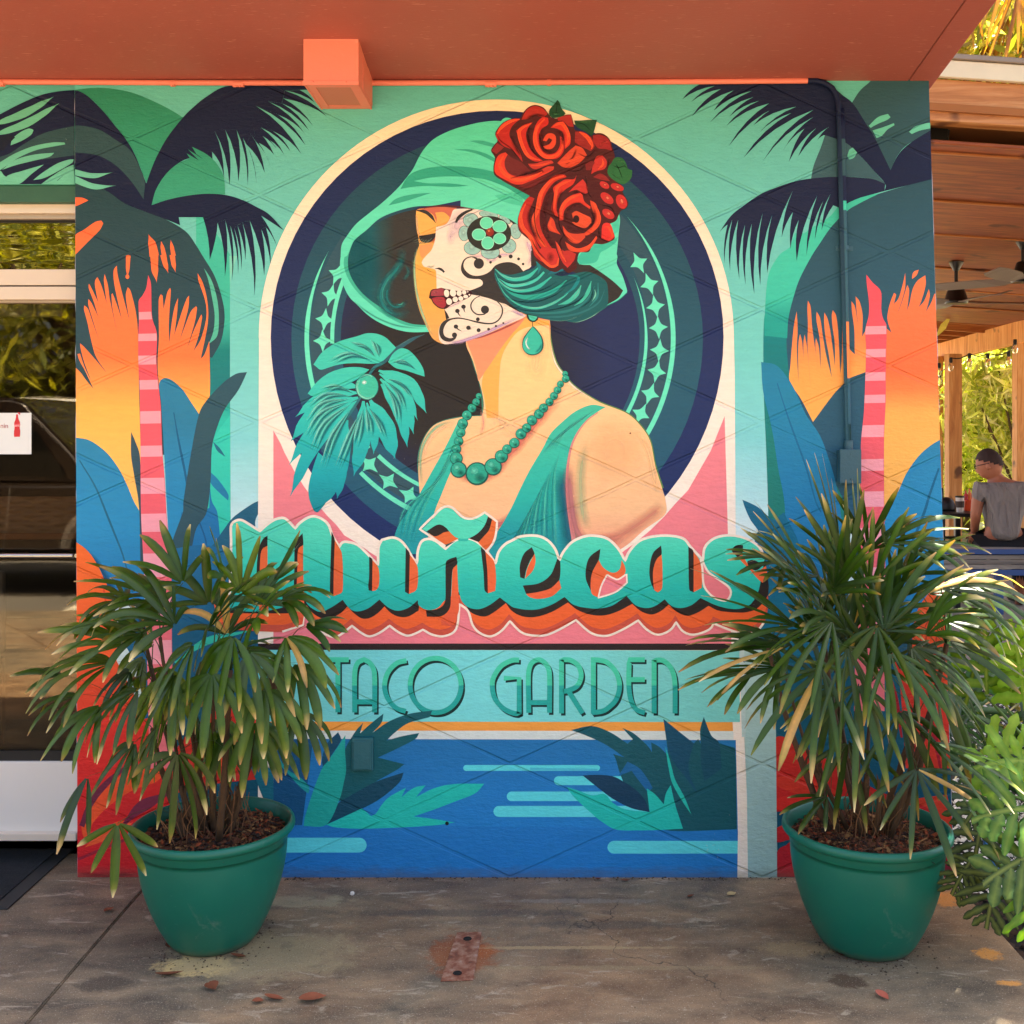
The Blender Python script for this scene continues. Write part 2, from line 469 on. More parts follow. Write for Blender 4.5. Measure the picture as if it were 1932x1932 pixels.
stroke('A01', '#1a6287', '1312 1180 1350 1400 1400 1650 1440 1900', (8, 18, 14))
fill('A01', '#34ccb2', '1600 1420 1735 1200 1740 1932 1690 1932 1600 1750')
fill('A01', '#1f80a8', '1590 1630 1650 1690 1722 1795 1722 1845 1650 1780 1590 1710')
fill('A01', '#1f6f86', '1608 1400 1660 1450 1702 1515 1640 1470')
fill('A01', '#1f78ad', '1580 1900 1585 1740 1600 1850 1640 1932 @A02 1660 170 1740 60 1750 500 1290 500 1370 0 1500 0')
stroke('A02', '#185f8c', '1500 60 1550 200 1570 330 1590 460', 12)
fill('A01', '#2f5560', '1865 875 1800 1010 1700 1150 1640 1290 1600 1450 1590 1700 1560 1932 @A02 1480 130 1420 360 1290 470 1295 250 1380 0 @A01 1385 1850 1440 1500 1500 1200 1560 1090 1680 960 1780 890')
fill('M1', '#22647e', '505 95 400 125 250 220 120 325 0 490 -150 700 -260 850 -260 1200 500 1200 400 380 450 230')
# lower left: orange and red leaves
fill('A02', grad([(1010, '#f4702c'), (1200, '#f2602e')]), '560 215 650 280 720 370 780 490 830 600 865 720 885 900 880 1150 560 1200')
stroke('A02', '#e0482a', '780 560 800 700 790 860', 14); stroke('A02', '#d9472a', '600 780 700 760 860 690', 12)
poly('A02', '#155f86', '885 900 1290 600 1400 1932 1090 1932 1060 1200')
fill('P', grad([(1040, '#1f6f9a'), (1200, '#156080'), (1400, '#14586c')]), '300 1040 400 1030 487 1080 487 1600 300 1600')
fill('P', '#d0342a', '487 1320 440 1325 380 1360 330 1420 320 1500 400 1480 487 1470'); fill('P', '#e8552c', '487 1370 430 1385 370 1440 400 1450 487 1420'); stroke('P', '#35c0a4', '330 1250 390 1210 470 1190', (3, 14, 3))
RED = grad([(1250, '#e2552c'), (1380, '#dc3028'), (1560, '#d8242a'), (1655, '#cf2028')])
fill('A02', RED, '560 1170 880 1120 1000 1350 1090 1560 1300 1500 @A03 1300 820 560 830')
fill('A03', '#f0562c', '620 420 720 250 880 80 1080 -40 1280 -60 1200 90 1000 170 820 290 700 420 640 560')
fill('A03', '#ee5a2e', '640 600 760 480 900 400 1000 420 900 500 760 560')
stroke('A03', '#6f2a40', '618 440 690 260 820 100 1000 -40', (40, 46, 20)); stroke('A03', '#7a2b44', '940 420 1060 300 1270 190', (30, 90, 30))
stroke('A03', '#a02436', '590 690 800 600 1000 520', 22)
soft('A03', '#b01a26', '600 800 800 810 1060 800', 60, .6)
TR = '#ef5a66'; TL = '#fb9ba4'
def trunk(left, right, light):
    l = curve(parse(left), False, 60); r = curve(parse(right), False, 60)
    fillp(l + r[::-1], grad([(560, '#f0545c'), (1000, '#f26672'), (1300, '#f07a84')]))
    def xa(c, y):
        for a, b in zip(c, c[1:]):
            if min(a[1], b[1]) <= y <= max(a[1], b[1]) and a[1] != b[1]: return a[0] + (b[0] - a[0]) * (y - a[1]) / (b[1] - a[1])
        return c[-1][0]
    for a, b in light:
        k = 4; L_ = [(xa(l, a + (b - a) * i / k), a + (b - a) * i / k) for i in range(k + 1)]; R_ = [(xa(r, a + (b - a) * i / k) - .8 , a + (b - a) * i / k - .8) for i in range(k + 1)]
        fillp(L_ + R_[::-1], grad([(560, '#fb9aa0'), (1000, '#fba6b2')]))
trunk('@A01 1120 145 1105 240 1075 300 1048 340 1050 480 1045 600 1045 780 1055 1000 1060 1300 1065 1932 @A02 1080 300 1095 640 1110 1100 1130 1932', '@A01 1120 145 1140 210 1145 420 1155 490 1185 590 1182 800 1200 1000 1215 1150 1225 1450 1245 1700 1257 1932 @A02 1270 150 1295 500 1300 1100 1320 1932',
      [(y0 / 4 + 483.2, y1 / 4 + 483.2) for y0, y1 in ((423, 480), (587, 642), (752, 820), (937, 1008), (1172, 1265), (1432, 1515), (1675, 1795), (1945, 2082), (2245, 2423), (2575, 2740), (2900, 3080), (3240, 3420))])

part('painted_palm_left')
GRN = grad([(160, '#257a5b'), (260, '#2e8e6c'), (350, '#369a78')])
fill('A00', GRN, '555 680 700 663 850 670 1000 700 1150 760 1290 830 1385 890 1270 1030 1200 1150 1105 1380 1020 1170 950 1050 870 950 780 840 680 740')
N3T = curve(parse('@A00 550 1375 550 685 600 690 680 740 780 840 870 950 950 1050 1020 1170 1105 1385 1150 1260 1200 1150 1270 1030 1380 890 1460 810 1560 730 1700 655 1932 640 @A10 400 645 392 665'), False, 58)
N3Z = '@A10 392 665 395 678 330 680 440 772 217 683 535 880 205 742 430 950 195 780 402 988 90 765 370 1012 165 865 376 1100 0 800 345 1167 125 988 262 1145 35 962 215 1170 40 1020 185 1168 -20 960 137 1170 0 1070 112 1268 -40 1010 66 1305 -72 1092 5 1390 -100 1040 -62 1405 -147 980 -132 1372 -232 980 -200 1400 -312 990 -242 1340 -357 1030 -242 1320 -332 1145'
N3C = curve(parse('@A00 1612 1290 1500 1212 1430 1195 1340 1238 1250 1320 1180 1430 1148 1548 1260 1510 1400 1480 1550 1463 1700 1472 1830 1510 1932 1560 @A10 100 1620 212 1740'), False, 58)
N4Z = '@A10 212 1740 40 1628 165 1880 75 1715 110 2010 40 1730 62 2080 -47 1665 -11 2234 -102 1680 -80 1964 -140 1700 -110 2044 -165 1720 -135 2072 -195 1700 -180 2119 -232 1660 -235 2090 -290 1680 -350 1962 -400 1640'
q3 = parse(N3Z); q4 = parse(N4Z)
v3 = [q3[0], q3[1], q3[2]] + [q3[i] for i in range(4, len(q3), 2)]; v4 = [q4[i] for i in range(1, len(q4), 2)]
def spikes(q, k0, ox, oy, b, col):
    for k in range(k0, len(q) - 1, 2):
        a, t_, c = q[k - 1], q[k], q[k + 1]; s_ = lambda m, n: ['%r' % x for x in (*m, *n)]
        fillp(zig('P', s_(a, t_), ox, oy, b)[:-1] + zig('P', s_(t_, c), ox, oy, b), col)
spikes(q3, 3, .7, -.7, .07, NAVY); spikes(q4, 2, .8, -.3, .05, NAVY)
fillp(N3T + v3 + N3C + v4 + curve(parse('@A00 1380 1640 1350 1640 1360 1700 1250 1655 1100 1600 950 1540 820 1450 700 1390 550 1375'), False, 58), NAVY)
fill('A00', '#2c4b4e', '550 950 620 950 750 980 880 1060 980 1130 1040 1230 1092 1360 1085 1505 1000 1380 900 1270 800 1200 700 1165 550 1150')
MINTG = grad([(200, '#63b190'), (400, '#6cc2a4'), (560, '#74cdb4')])
blades('A00', MINTG, '560 1300 852 1302 44 .09 560 1352 876 1402 50 .10')
fill('A00', GRN, '1145 1548 1180 1430 1250 1320 1340 1238 1435 1195 1410 1158 1502 1212 1420 1128 1520 1190 1612 1290 1450 1108 1560 1165 1640 1240 1690 1340 1700 1468 1550 1463 1400 1480 1260 1510')

part('painted_jungle_right')
STR = grad([(440, '#45c6a6'), (560, '#3fc4a5'), (600, '#22a291'), (640, '#12807f'), (720, '#167a7a'), (800, '#1c8278'), (966, '#1f7f72'), (1100, '#17708a')])
fill('P', STR, '1500 440 1478 500 1450 570 1441 610 1441 740 1446 860 1450 1000 1455 1300 1600 1300 1600 600 1560 440')
D2C = grad([(330, '#274c54'), (480, '#2b5360'), (700, '#2c586a'), (966, '#275870')])
fill('A30', D2C, '1260 1345 1050 1400 830 1465 700 1530 600 1590 480 1710 390 1840 330 1932 @A31 240 170 190 320 155 470 140 640 150 800 165 950 200 1300 600 1932 @A32 700 1300 1340 1300 1340 0 @A31 1330 900 @A30 1300 1932')
OR2 = grad([(500, '#f6784a'), (640, '#f8874a'), (700, '#fda550'), (800, '#feb356')])
fill('A31', OR2, '165 945 170 820 182 670 197 520 217 418 224 560 218 700 230 955 228 720 232 640 242 588 258 650 268 778 268 660 277 590 296 700 322 992 300 700 302 520 298 400 302 335 322 385 334 540 360 730 370 815 358 690 362 618 384 690 398 850 396 680 380 560 366 480 368 420 394 470 414 600 440 750 482 918 462 760 436 620 424 500 426 425 452 480 476 600 506 832 504 660 486 520 482 440 490 408 515 450 532 600 546 890 556 780 560 600 560 425 600 590 612 690 655 742 652 560 634 420 630 342 652 370 668 440 682 540 668 400 662 303 692 345 714 440 714 530 710 608 738 560 745 560 745 872 610 925 570 965 490 1050 340 1252 250 1080', 40)
OR3 = grad([(520, '#f97a48'), (700, '#f8713f'), (735, '#fa8446'), (780, '#fdb056'), (860, '#feba5b'), (966, '#fdb45c')])
fill('A31', OR3, '895 545 932 578 902 480 910 400 930 330 952 278 968 290 950 362 985 320 1018 210 1036 128 1036 230 1012 330 974 442 1010 350 1052 218 1066 260 1050 412 1070 350 1092 250 1130 185 1188 145 1190 220 1160 330 1138 385 1180 335 1214 248 1222 300 1194 418 1232 350 1256 285 1320 280 1340 1380 1295 1390 1200 1450 1120 1530 1040 1650 980 1780 880 1940 870 1500 885 1100 890 800', 40)
fill('A31', OR3, '1088 172 1090 140 1104 115 1138 103 1122 145')
fill('A31', BLU, '1295 1388 1200 1450 1120 1530 1040 1650 980 1780 880 1940 @A32 880 500 1000 640 1090 900 1340 900 @A31 1340 1380')
stroke('A31', '#17678a', '1290 1600 1220 1800 1180 1932 @A32 1100 200 1000 420 950 520', (16, 22, 12))
fill('P', grad([(683, '#2482a0'), (800, '#2484a8'), (966, '#2380b0'), (1200, '#1a6f9a')]), '1436 683 1464 689 1486 713 1504 745 1521 783 1546 820 1561 858 1576 908 1586 966 1592 1050 1592 1300 1480 1300 1481 966 1468 883 1456 808 1440 740', 90)
stroke('A31', '#1a6c92', '70 960 140 1180 200 1350 290 1600 360 1850 400 1932', (8, 14, 10))
fill('A32', '#17708e', '-100 200 0 100 120 0 250 300 300 900 250 1932 0 1932')
fill('M3', '#1d6a86', '1505 95 1600 135 1700 190 1810 290 1870 330 2000 400 2000 900 1900 700 1830 560 1740 540 1680 440 1600 330 1540 200', 60)
fill('A22', '#1d6a8a', '1730 1120 1830 1190 1932 1290 1990 1330 1990 1180 1850 1130')
# bottom right: red leaves over deep teal
poly('P', grad([(1240, '#125d74'), (1655, '#0f5068')]), '1463 1240 1810 1240 1810 1657 1467 1657')
fill('A32', grad([(1080, '#f0642e'), (1290, '#e8502c')]), '1360 430 1290 540 1190 640 1120 760 1095 900 1090 1150 1130 1350 1400 1350')
for s_ in ('1280 620 1200 900 1180 1200', '1320 700 1270 950 1250 1250', '1110 1120 1180 880 1300 640'): stroke('A32', '#b83a24', s_, 10)
REDR = grad([(1380, '#cf3327'), (1500, '#d22a27'), (1655, '#a31c30')])
fill('A32', REDR, '0 1740 100 1690 260 1770 420 1850 560 1932 @A33 900 200 1420 300 1430 820 230 820 230 560 60 640 180 540 330 330 -20 330 @A32 -10 1932 60 1800')
fill('A33', '#dd3a2a', '30 88 130 60 350 100 560 190 560 330 380 220 200 190 80 140')
fill('A33', '#e2312b', '0 290 60 235 200 200 420 205 560 260 300 300 120 318 30 305')
fill('A33', REDR, '0 560 -15 520 60 455 150 420 330 380 300 560 180 540 90 560')
fill('A33', '#bb2431', '62 822 66 640 150 580 330 560 420 822')
fill('A32', '#d8382b', '870 1000 960 1150 1000 1350 1040 1932 1380 1932 1380 1400 1100 1200')
for s_ in ('1000 1500 1100 1700 1150 1932', '1200 1450 1250 1650 1300 1932', '900 1150 960 1400 1010 1700'): stroke('A32', '#a31d2c', s_, (10, 40, 16))
fill('A33', '#e0432c', '1050 240 1200 300 1330 420 1390 560 1400 420 1350 200')
fill('A33', '#8e1a34', '1290 760 1400 700 1410 830 1280 830')
trunk('@A31 742 140 746 210 762 350 760 450 735 560 740 700 732 1000 722 1200 702 1400 702 1600 690 1932 @A32 685 400 660 1000 650 1500', '@A31 742 140 790 200 852 268 855 400 868 470 895 530 890 800 888 1100 876 1400 878 1932 @A32 885 400 880 1000 880 1500',
      [(y0 / 4 + 483.2, y1 / 4 + 483.2) for y0, y1 in ((530, 592), (703, 765), (878, 942), (1048, 1110), (1277, 1367), (1533, 1622), (1777, 1893), (2052, 2172), (2350, 2470), (2640, 2780))])
part('painted_palm_right')
G3 = grad([(370, '#3fbd9b'), (480, '#44c7a6'), (560, '#3fc4a5'), (600, '#22a291')])
fill('A30', '#2b4f54', '830 580 1240 580 1250 1000 1070 1080 980 1170 925 1290 870 1170 800 1030 720 900 632 778 690 690 750 635')
fill('A30', '#385b60', '455 1025 590 1080 700 1180 800 1290 890 1390 780 1350 600 1335 325 1350 345 1250 400 1110 430 1020')
fill('A30', G3, '840 1460 690 1482 560 1532 460 1640 330 1720 240 1790 160 1870 80 1932 @A31 0 160 -25 480 -25 600 145 620 155 470 190 320 240 170 @A30 330 1932 390 1840 480 1710 600 1590 700 1530')
N1T = curve(parse('@A30 420 1020 460 1030 590 1080 700 1180 800 1290 885 1388 880 1442 1050 1400 1250 1350 1250 970 1080 1075 985 1165 925 1285 870 1170 800 1030 720 900 640 780 560 715 470 640 395 600 -30 600 @A20 1420 620 1420 634'), False, 58)
N1B = zig('A20', '1420 634 1283 750 1530 648 1350 770 1575 672 1352 882 1672 682 1520 836 1808 686 1490 926 1822 732 1640 880 1865 760 1614 952 1940 780 1632 1105 2007 800 1820 945 2144 805 1860 1005 2107 852 1746 1190 2272 830 1888 1220 2274 882 2040 1142 2204 972 2087 1222 2294 966 2157 1182 2394 955 2300 1060 2352 1020', -.5, -.8, .07)
fillp(N1T + N1B, NAVY)
N2T = curve(parse('@A30 880 1442 885 1388 780 1350 600 1335 400 1340 200 1370 0 1440 @A20 1850 1480 1750 1550 1650 1630 1555 1765'), False, 58)
N2B = zig('A20', '1555 1765 1625 1695 1602 1990 1660 1658 1644 2045 1705 1658 1714 2110 1757 1695 1761 2152 1808 1685 1827 2220 1890 1605 1872 2155 1962 1620 1925 2060 2118 1438 2032 1795 2118 1600 2100 1880 2162 1660 2147 1970 2302 1475 2220 1930 2347 1515 2284 1812 2402 1462 2334 1738 2422 1550 2472 1570 2632 1490', -.9, -.3, .05)
fillp(N2T + N2B, NAV2)
for s_ in ('760 950 830 885 905 860 925 885 900 905 830 935 775 965', '790 985 870 960 950 930 955 945 900 980 860 1025 820 1042', '1065 995 1110 955 1190 932 1250 925 1250 965 1150 985 1085 1012', '600 1180 615 1130 640 1115 672 1150 650 1190 615 1205'):
    fill('A30', '#62bb9a', s_)

# ---- medallion
part('painted_medallion')
def halfell(cx, cy, r, ryl, n=40): 
    return [(cx + r * math.cos(a), cy + (r if math.sin(a) < 0 else ryl) * math.sin(a)) for a in [2 * PI * k / (2 * n) for k in range(2 * n)]]
CREAM = grad([(190, '#f6dcae'), (420, '#f8e3c4'), (700, '#fbe9d4'), (1000, '#fff0dc')])
arch = [(487, 1660), (487, 1000), (489, 640)] + [(936.5 - 448 * math.cos(a), 636 - 448 * math.sin(a)) for a in [PI * k / 60 for k in range(61)]] + [(1386, 700), (1388, 1000), (1400, 1400), (1411, 1660)]
fillp(arch, CREAM)
poly('P', grad([(800, '#f5888e'), (1100, '#f4848c'), (1215, '#f7858f')]), '516 812 516 1222 1380 1222 1373 1000 1367 785 1341 850 1298 925 1250 975 1170 1040 700 1040 650 1010 583 923 545 865')
fillp([q for q in halfell(936, 636, 448, 479) if q[1] > 700], CREAM)
NVB = grad([(209, '#18264e'), (500, '#202c54'), (700, '#22305c'), (1000, '#1a2f62')])
fillp(halfell(938, 636, 427, 449), NVB)
TLB = grad([(270, '#1d4552'), (480, '#24505e'), (700, '#285a6a'), (1000, '#205a74')])
fillp(halfell(938, 638, 388, 408), TLB)
fillp(halfell(925, 638, 282, 292), radial(860, 690, [(0, '#292521'), (150, '#2b2825'), (215, '#262a42'), (290, '#263158')]))
def arcst(cx, cy, r, a0, a1, w_, col, rl=None, n=30):
    p = []
    for k in range(n + 1):
        a = R(a0 + (a1 - a0) * k / n); rr = r if math.sin(a) < 0 else (rl or r)
        p += [cx + r * math.cos(a), cy + rr * math.sin(a)]
    stroke('P', col, tuple(p), w_, cang=170)
MT = '#6be8bf'
arcst(925, 638, 319, -64, 60, 40, '#335560', 326); arcst(925, 638, 319, 118, 215, 40, '#335560', 326)
arcst(925, 638, 346, 209, 160, (0, 5, 8.5, 9, 8.5), MT, 352); arcst(925, 638, 346, 135, 100, (8, 9, 8), MT, 358)
arcst(925, 638, 345, -43, 35, (0, 6, 9, 9, 9), MT, 350); arcst(925, 638, 294, -24, 32, (0, 3.5, 6, 7, 7.5), MT, 296)
arcst(925, 638, 298, 212, 178, 7.5, MT); arcst(925, 638, 304, 134, 100, (8, 7, 0), MT, 308)
def star(cx, cy, rx, ry, rot, col=MT):
    p = []
    for k in range(4):
        a = PI / 2 * k
        for f, da in ((1, 0), (.53, .40), (.45, PI / 4), (.53, PI / 2 - .40)):
            x, y_ = rx * f * math.cos(a + da), ry * f * math.sin(a + da)
            p.append((cx + x * math.cos(rot) - y_ * math.sin(rot), cy + x * math.sin(rot) + y_ * math.cos(rot)))
    fillp(p, col)
for x_, y_ in ((1205, 496), (1225, 536), (1236.6, 578), (1242, 618), (1244, 661), (1239, 701), (1226.6, 743), (1209, 781), (637, 517), (624, 557), (613, 603), (609, 643), (697, 876), (733, 908), (772, 934)):
    a_ = math.atan2(y_ - 638, x_ - 925)
    star(x_, y_, 18, 22, a_ if x_ > 925 else a_ + PI)
star(694, 843, 5, 11, .1)
# ---- the woman
part('painted_woman')
HATD = grad([(650, '#12545a'), (700, '#15585e'), (725, '#2d4544'), (745, '#37352f'), (1000, '#37342f')], 0)
HM = grad([(240, '#54d0a6'), (400, '#62deb6'), (640, '#60deba')])
HDK = '#2fa584'
# brim from inside, then its rim
fill('H', HATD, '300 390 262 480 235 560 225 640 240 780 290 900 370 1010 470 1120 600 1215 720 1300 850 1370 1000 1420 1200 1440 1300 1440 1300 60 1100 50 900 85 700 155 500 260 400 320', 70)
softell('H', '#15676c', 420, 700, 230, 420, 0, .6)
fill('H', '#3eb394', '262 420 205 500 175 620 165 720 185 850 230 980 300 1090 400 1180 500 1260 600 1340 760 1410 900 1445 1050 1470 1210 1470 1190 1425 1000 1405 850 1355 720 1285 650 1230 520 1185 640 1222 600 1195 470 1100 370 1000 290 880 245 760 240 640 262 540 300 440', 70)
fill('H', HM, '255 350 200 450 158 590 145 700 160 850 200 985 262 1095 345 1175 445 1275 560 1360 700 1430 850 1480 1000 1502 1215 1497 1205 1440 1050 1438 900 1412 760 1350 620 1262 500 1165 400 1080 310 980 240 870 205 780 190 690 205 590 240 500 300 400 330 380', 70)
soft('H', '#2f9c84', '300 1130 450 1250 620 1350 850 1430 1180 1462', 30, .6)
CURL = '850 500 875 590 850 700 780 800 690 900 640 1010 630 1110 680 1220 780 1290 880 1290 960 1230'
soft('H', '#1f7f7c', CURL, 130, .9); soft('H', '#3f9d92', '790 800 700 900 650 1010 650 1110 700 1210', 40, .8)
soft('H', '#1c7370', '760 900 700 1020 710 1130 780 1200 880 1190 930 1110', 70, .9); soft('H', '#4fb3a2', '800 1165 850 1178 900 1150', 26, .8)
soft('H', '#20706e', '920 700 950 800 880 900', 60, .6)
# neck, bust, arm
SK = grad([(600, '#f3a066'), (680, '#fccb90'), (760, '#fdcc92'), (850, '#fbc48c'), (960, '#f9c490'), (1040, '#f2a584')])
BUST = '880.7 640 893 683 908 733 913 763 910 785 880 786 858 789.5 835 795 815 806 798 833 790 870 791 918 795 960 800 1060 1100 1070 1174 1034 1216 999 1254 971 1256 946 1249 920.7 1236 878 1226 830.7 1204 798 1179 778 1129 758 1086 730.7 1066 708 1049 683 1039 645.7 1035 600 1000 585 930 610'
stroke('P', '#3f7f6a', '882 645 893 683 908 733 912 785 858 789.5 820 803 798 833 789.5 870 793 918', 4)
stroke('P', '#5f8a4a', '1035 600 1039 645.7 1049 683 1066 708 1086 730.7 1129 758 1179 778 1204 798 1226 830.7 1236 878 1250 921', 4.5)
fill('P', SK, BUST, 75)
fill('E', grad([(620, '#f2906a'), (700, '#f49a6c')]), '-205 1010 0 965 250 860 500 745 420 850 330 950 200 1120 60 1330 0 1420 -60 1500 -100 1300')
fill('E', '#f9b257', '500 745 620 770 770 790 775 860 600 860 400 930 270 1090 210 1240 190 1420 180 1700 175 1932 40 1932 10 1700 -20 1560 0 1420 60 1330 200 1120 330 950 420 850')
fill('E', '#fdd08c', '470 880 600 850 770 840 790 1050 830 1230 900 1380 960 1500 850 1700 620 1880 400 1932 180 1932 178 1700 190 1420 215 1230 280 1080 370 950', 75)
soft('E', '#ffdfa6', '700 900 640 1200 600 1500', 260, .4)
soft('E', '#9c3d4a', '-190 1005 0 968 250 868 500 750', 34, .8)
stroke('E', '#b0424a', '505 742 640 752 765 772', 10)
soft('P', '#fff1d6', '1037 640 1047 683 1064 708 1084 731 1127 759', 6, .9)
soft('P', '#eeb09a', '908 770 912 800 906 822', 9, .5)
soft('P', '#fcd9a8', '925 775 960 810 1000 835', 26, .4)
soft('P', '#8fc9a0', '862 793 824 806 801 835 793 870 796 915', 9, .8); soft('P', '#fbd8aa', '860 798 828 812 806 838 798 872', 9, .6)
soft('P', '#cf6d74', '826 962 880 985 940 990 975 965', 22, .75)
softell('P', '#e99a8c', 1120, 1030, 60, 24, -15, .8)
# dress
DR = grad([(766, '#42bf9f'), (850, '#38c2a6'), (940, '#25b8a8'), (1010, '#1a9da2')])
fill('P', DR, '1143 768 1116 764 1086 776 1061 796 1039 818 1024 846 999 888 979 928 966 956 950 985 925 1030 920 1090 1085 1090 1079 1016 1071 966 1067 920 1069 883 1075 846 1087 818 1106 793 1129 776', 75)
fill('P', DR, '865 794 846 833 833 858 816 888 798 921 783 946 768 966 748 1000 738 1045 800 1045 820 966 833 933 843 908 853 883 858 858 872 826 884 798', 75)
for s_, w_ in (('1064 880 1063 930 1072 990 1082 1080', 40),): soft('P', '#176a7e', s_, w_, .9)
rs = random.Random(3)
for i in range(20):
    x0 = 1060 - i * 3.0; y0 = 850 + i * 6; x1 = 1068 - i * 6.2
    soft('P', ('#5fe0c2', '#1a8f90', '#2cc8b4', '#17868c')[i % 4], (x0 - 4, y0, x0 - 14 - i * 1.2, y0 + 60, x1 - 18, 1070), (2, 7, 9), .55)
for i in range(6):
    soft('P', ('#6fe6c6', '#1c9690')[i % 2], (1125 - i * 4, 772 + i * 3, 1075 - i * 5, 806 + i * 4, 1045 - i * 5, 850 + i * 2), (2, 6, 3), .5)
for i in range(7):
    soft('P', ('#55dbbd', '#1a9290')[i % 2], (868 - i * 1.5, 805 + i * 8, 838 - i * 2, 880 + i * 5, 800 - i * 6, 960, 778 - i * 5, 1030), (2, 7, 6), .5)
stroke('P', '#d98c86', '1128 778 1106 795 1088 820 1077 846 1071 883 1070 920 1074 966 1082 1016 1084 1040', (2, 5, 8))
soft('P', '#d07f84', '1075 870 1076 930 1088 1000 1120 1035', 26, .7); soft('P', '#a9c79a', '1108 830 1096 890 1098 960 1108 1000', 26, .55)
soft('P', '#fbd9a0', '1200 810 1222 850 1232 890 1240 930', 14, .6); softell('P', '#fbcf96', 1160, 850, 60, 70, 0, .5)
soft('P', '#d98a78', '1110 1030 1170 1010 1230 970 1250 950', 30, .55)
ell('P', '#5a2a20', 1189, 817.5, 1.6)
# face
OF = grad([(395, '#f1a95a'), (480, '#f4b050'), (560, '#f3ad4f'), (640, '#eaa85c')])
fill('F', OF, '80 175 75 300 88 420 115 465 200 450 310 430 330 560 330 900 420 1400 480 1735 400 1735 340 1718 270 1670 220 1580 170 1470 120 1350 80 1200 58 1050 48 900 55 760 80 660 112 575 105 520 100 460 85 380', 80)
fill('F', '#f5b158', '80 168 74 300 90 420 115 464 200 450 308 430 322 350 320 250 300 150 120 140', 70); soft('F', '#f7cf94', '84 200 84 300 98 400 122 455 200 440', 26, .7)
fill('F', '#cc6b52', '110 155 300 118 560 135 520 165 470 270 420 330 330 365 312 300 280 220 200 170')
fill('F', '#efab57', '300 190 400 185 470 240 460 290 400 335 330 362 315 320 318 250')
softell('F', '#c4554c', 270, 500, 60, 60, 0, .9); fill('F', '#ee9c5c', '115 575 200 560 262 545 268 580 240 640 190 690 150 730 120 680')
soft('F', '#9fd0a0', '108 580 78 670 58 780 58 920 78 1100 120 1280 170 1430 230 1570 290 1660', 44, .85); soft('F', '#e7cf96', '85 200 85 300 95 400 118 450', 24, .7)
fill('F', '#2f2b27', '108 462 200 452 308 428 300 480 240 540 160 540 120 510')
for x0, y0, x1, y1 in ((130, 480, 10, 520), (150, 500, 30, 545), (170, 510, 60, 565), (200, 510, 90, 560), (230, 510, 130, 560), (260, 490, 170, 555)):
    stroke('F', '#5d6a58', (x0, y0, (x0 + x1) / 2, (y0 + y1) / 2 + 14, x1, y1), (8, 6, 0))
WH = grad([(395, '#f0dccb'), (470, '#f5dfc4'), (560, '#f7e2c8'), (650, '#f2dcc4')])
fill('F', WH, '312 358 380 345 430 325 465 280 490 220 512 160 560 145 760 145 900 165 1050 210 1180 265 1300 345 1320 425 1390 480 1432 550 1430 610 1472 712 1425 830 1340 880 1100 1100 1060 1220 1200 1310 1372 1402 1330 1432 1100 1530 900 1622 700 1692 500 1732 405 1737 352 1690 345 1590 368 1508 420 1458 468 1430 440 1372 410 1330 480 1280 400 1080 318 1088 312 905 300 862 220 838 165 822 142 775 155 745 200 692 250 640 278 580 300 500', 62)
stroke('F', '#f5e4c8', '352 1690 345 1590 368 1508 420 1458', 8)
softell('F', '#d8b8d0', 560, 330, 120, 200, 20, .5); softell('F', '#d9bcd2', 480, 480, 60, 100, 0, .4); soft('F', '#d6b2d0', '1360 480 1410 600 1440 710 1380 820', 90, .6)
soft('F', '#d9b6d2', '660 640 760 700 870 700 960 760 1060 690 1180 680 1260 600', 60, .5)
soft('F', '#c9a3c8', '400 1715 560 1715 720 1670 900 1600 1100 1510 1330 1415', 60, .8); soft('F', '#c79fc8', '1200 1330 1290 1380 1370 1400', 60, .6)
soft('F', '#d8b9cc', '410 1330 480 1295 640 1230', 40, .5)
soft('F', '#b9b892', '200 815 250 830 300 815', 40, .6)
BK = '#383430'
fill('F', BK, '1340 880 1285 815 1200 776 1100 778 1010 812 950 878 880 918 800 934 730 925 670 885 636 830 640 775 670 735 730 716 770 735 790 745 800 725 760 706 690 710 632 750 604 830 618 900 680 958 760 972 830 975 862 1010 850 1048 780 1082 700 1110 720 1150 800 1165 850 1178 950 1205 1040 1240 1200 1275 1300 1200 1180 1100 1400 900', 60)
ell('F', BK, 815, 790, 60, 62)
fill('F', '#3a1618', '226 1192 246 1112 278 1090 330 1084 372 1074 402 1082 560 1110 700 1105 735 1130 720 1170 650 1215 560 1245 480 1282 440 1318 395 1324 340 1312 280 1262 252 1210')
fill('F', '#a04048', '250 1170 256 1115 285 1097 330 1092 372 1080 400 1092 408 1165 340 1172')
fill('F', '#a8343a', '262 1200 330 1182 400 1188 430 1225 425 1285 395 1312 345 1300 290 1255')
softell('F', '#cc6a66', 290, 1130, 40, 26, 0, .6); softell('F', '#cf5a55', 350, 1225, 50, 26, 0, .6); soft('F', '#4a1a20', '400 1100 425 1180 440 1290', 50, .8)
TT = '#f8e6cf'
for a_ in ((435, 1140, 30, 46, -8), (510, 1135, 36, 44, -18), (583, 1138, 30, 33, -10), (642, 1130, 25, 25, 0), (683, 1121, 10, 10, 0), (465, 1237, 34, 39, -8), (537, 1212, 31, 33, 0), (602, 1201, 29, 27, 0), (660, 1179, 28, 21, 0), (704, 1157, 11, 9, 0)): ell('F', TT, *a_)
stroke('F', BK, '300 850 345 848 385 868 408 893', (4, 30, 22)); stroke('F', BK, '205 862 262 893', (6, 10, 2))
stroke('F', BK, '85 163 180 180 250 230 306 310', (14, 40, 40, 6)); stroke('F', BK, '545 308 575 250 650 190 740 152', (26, 40, 34, 20))
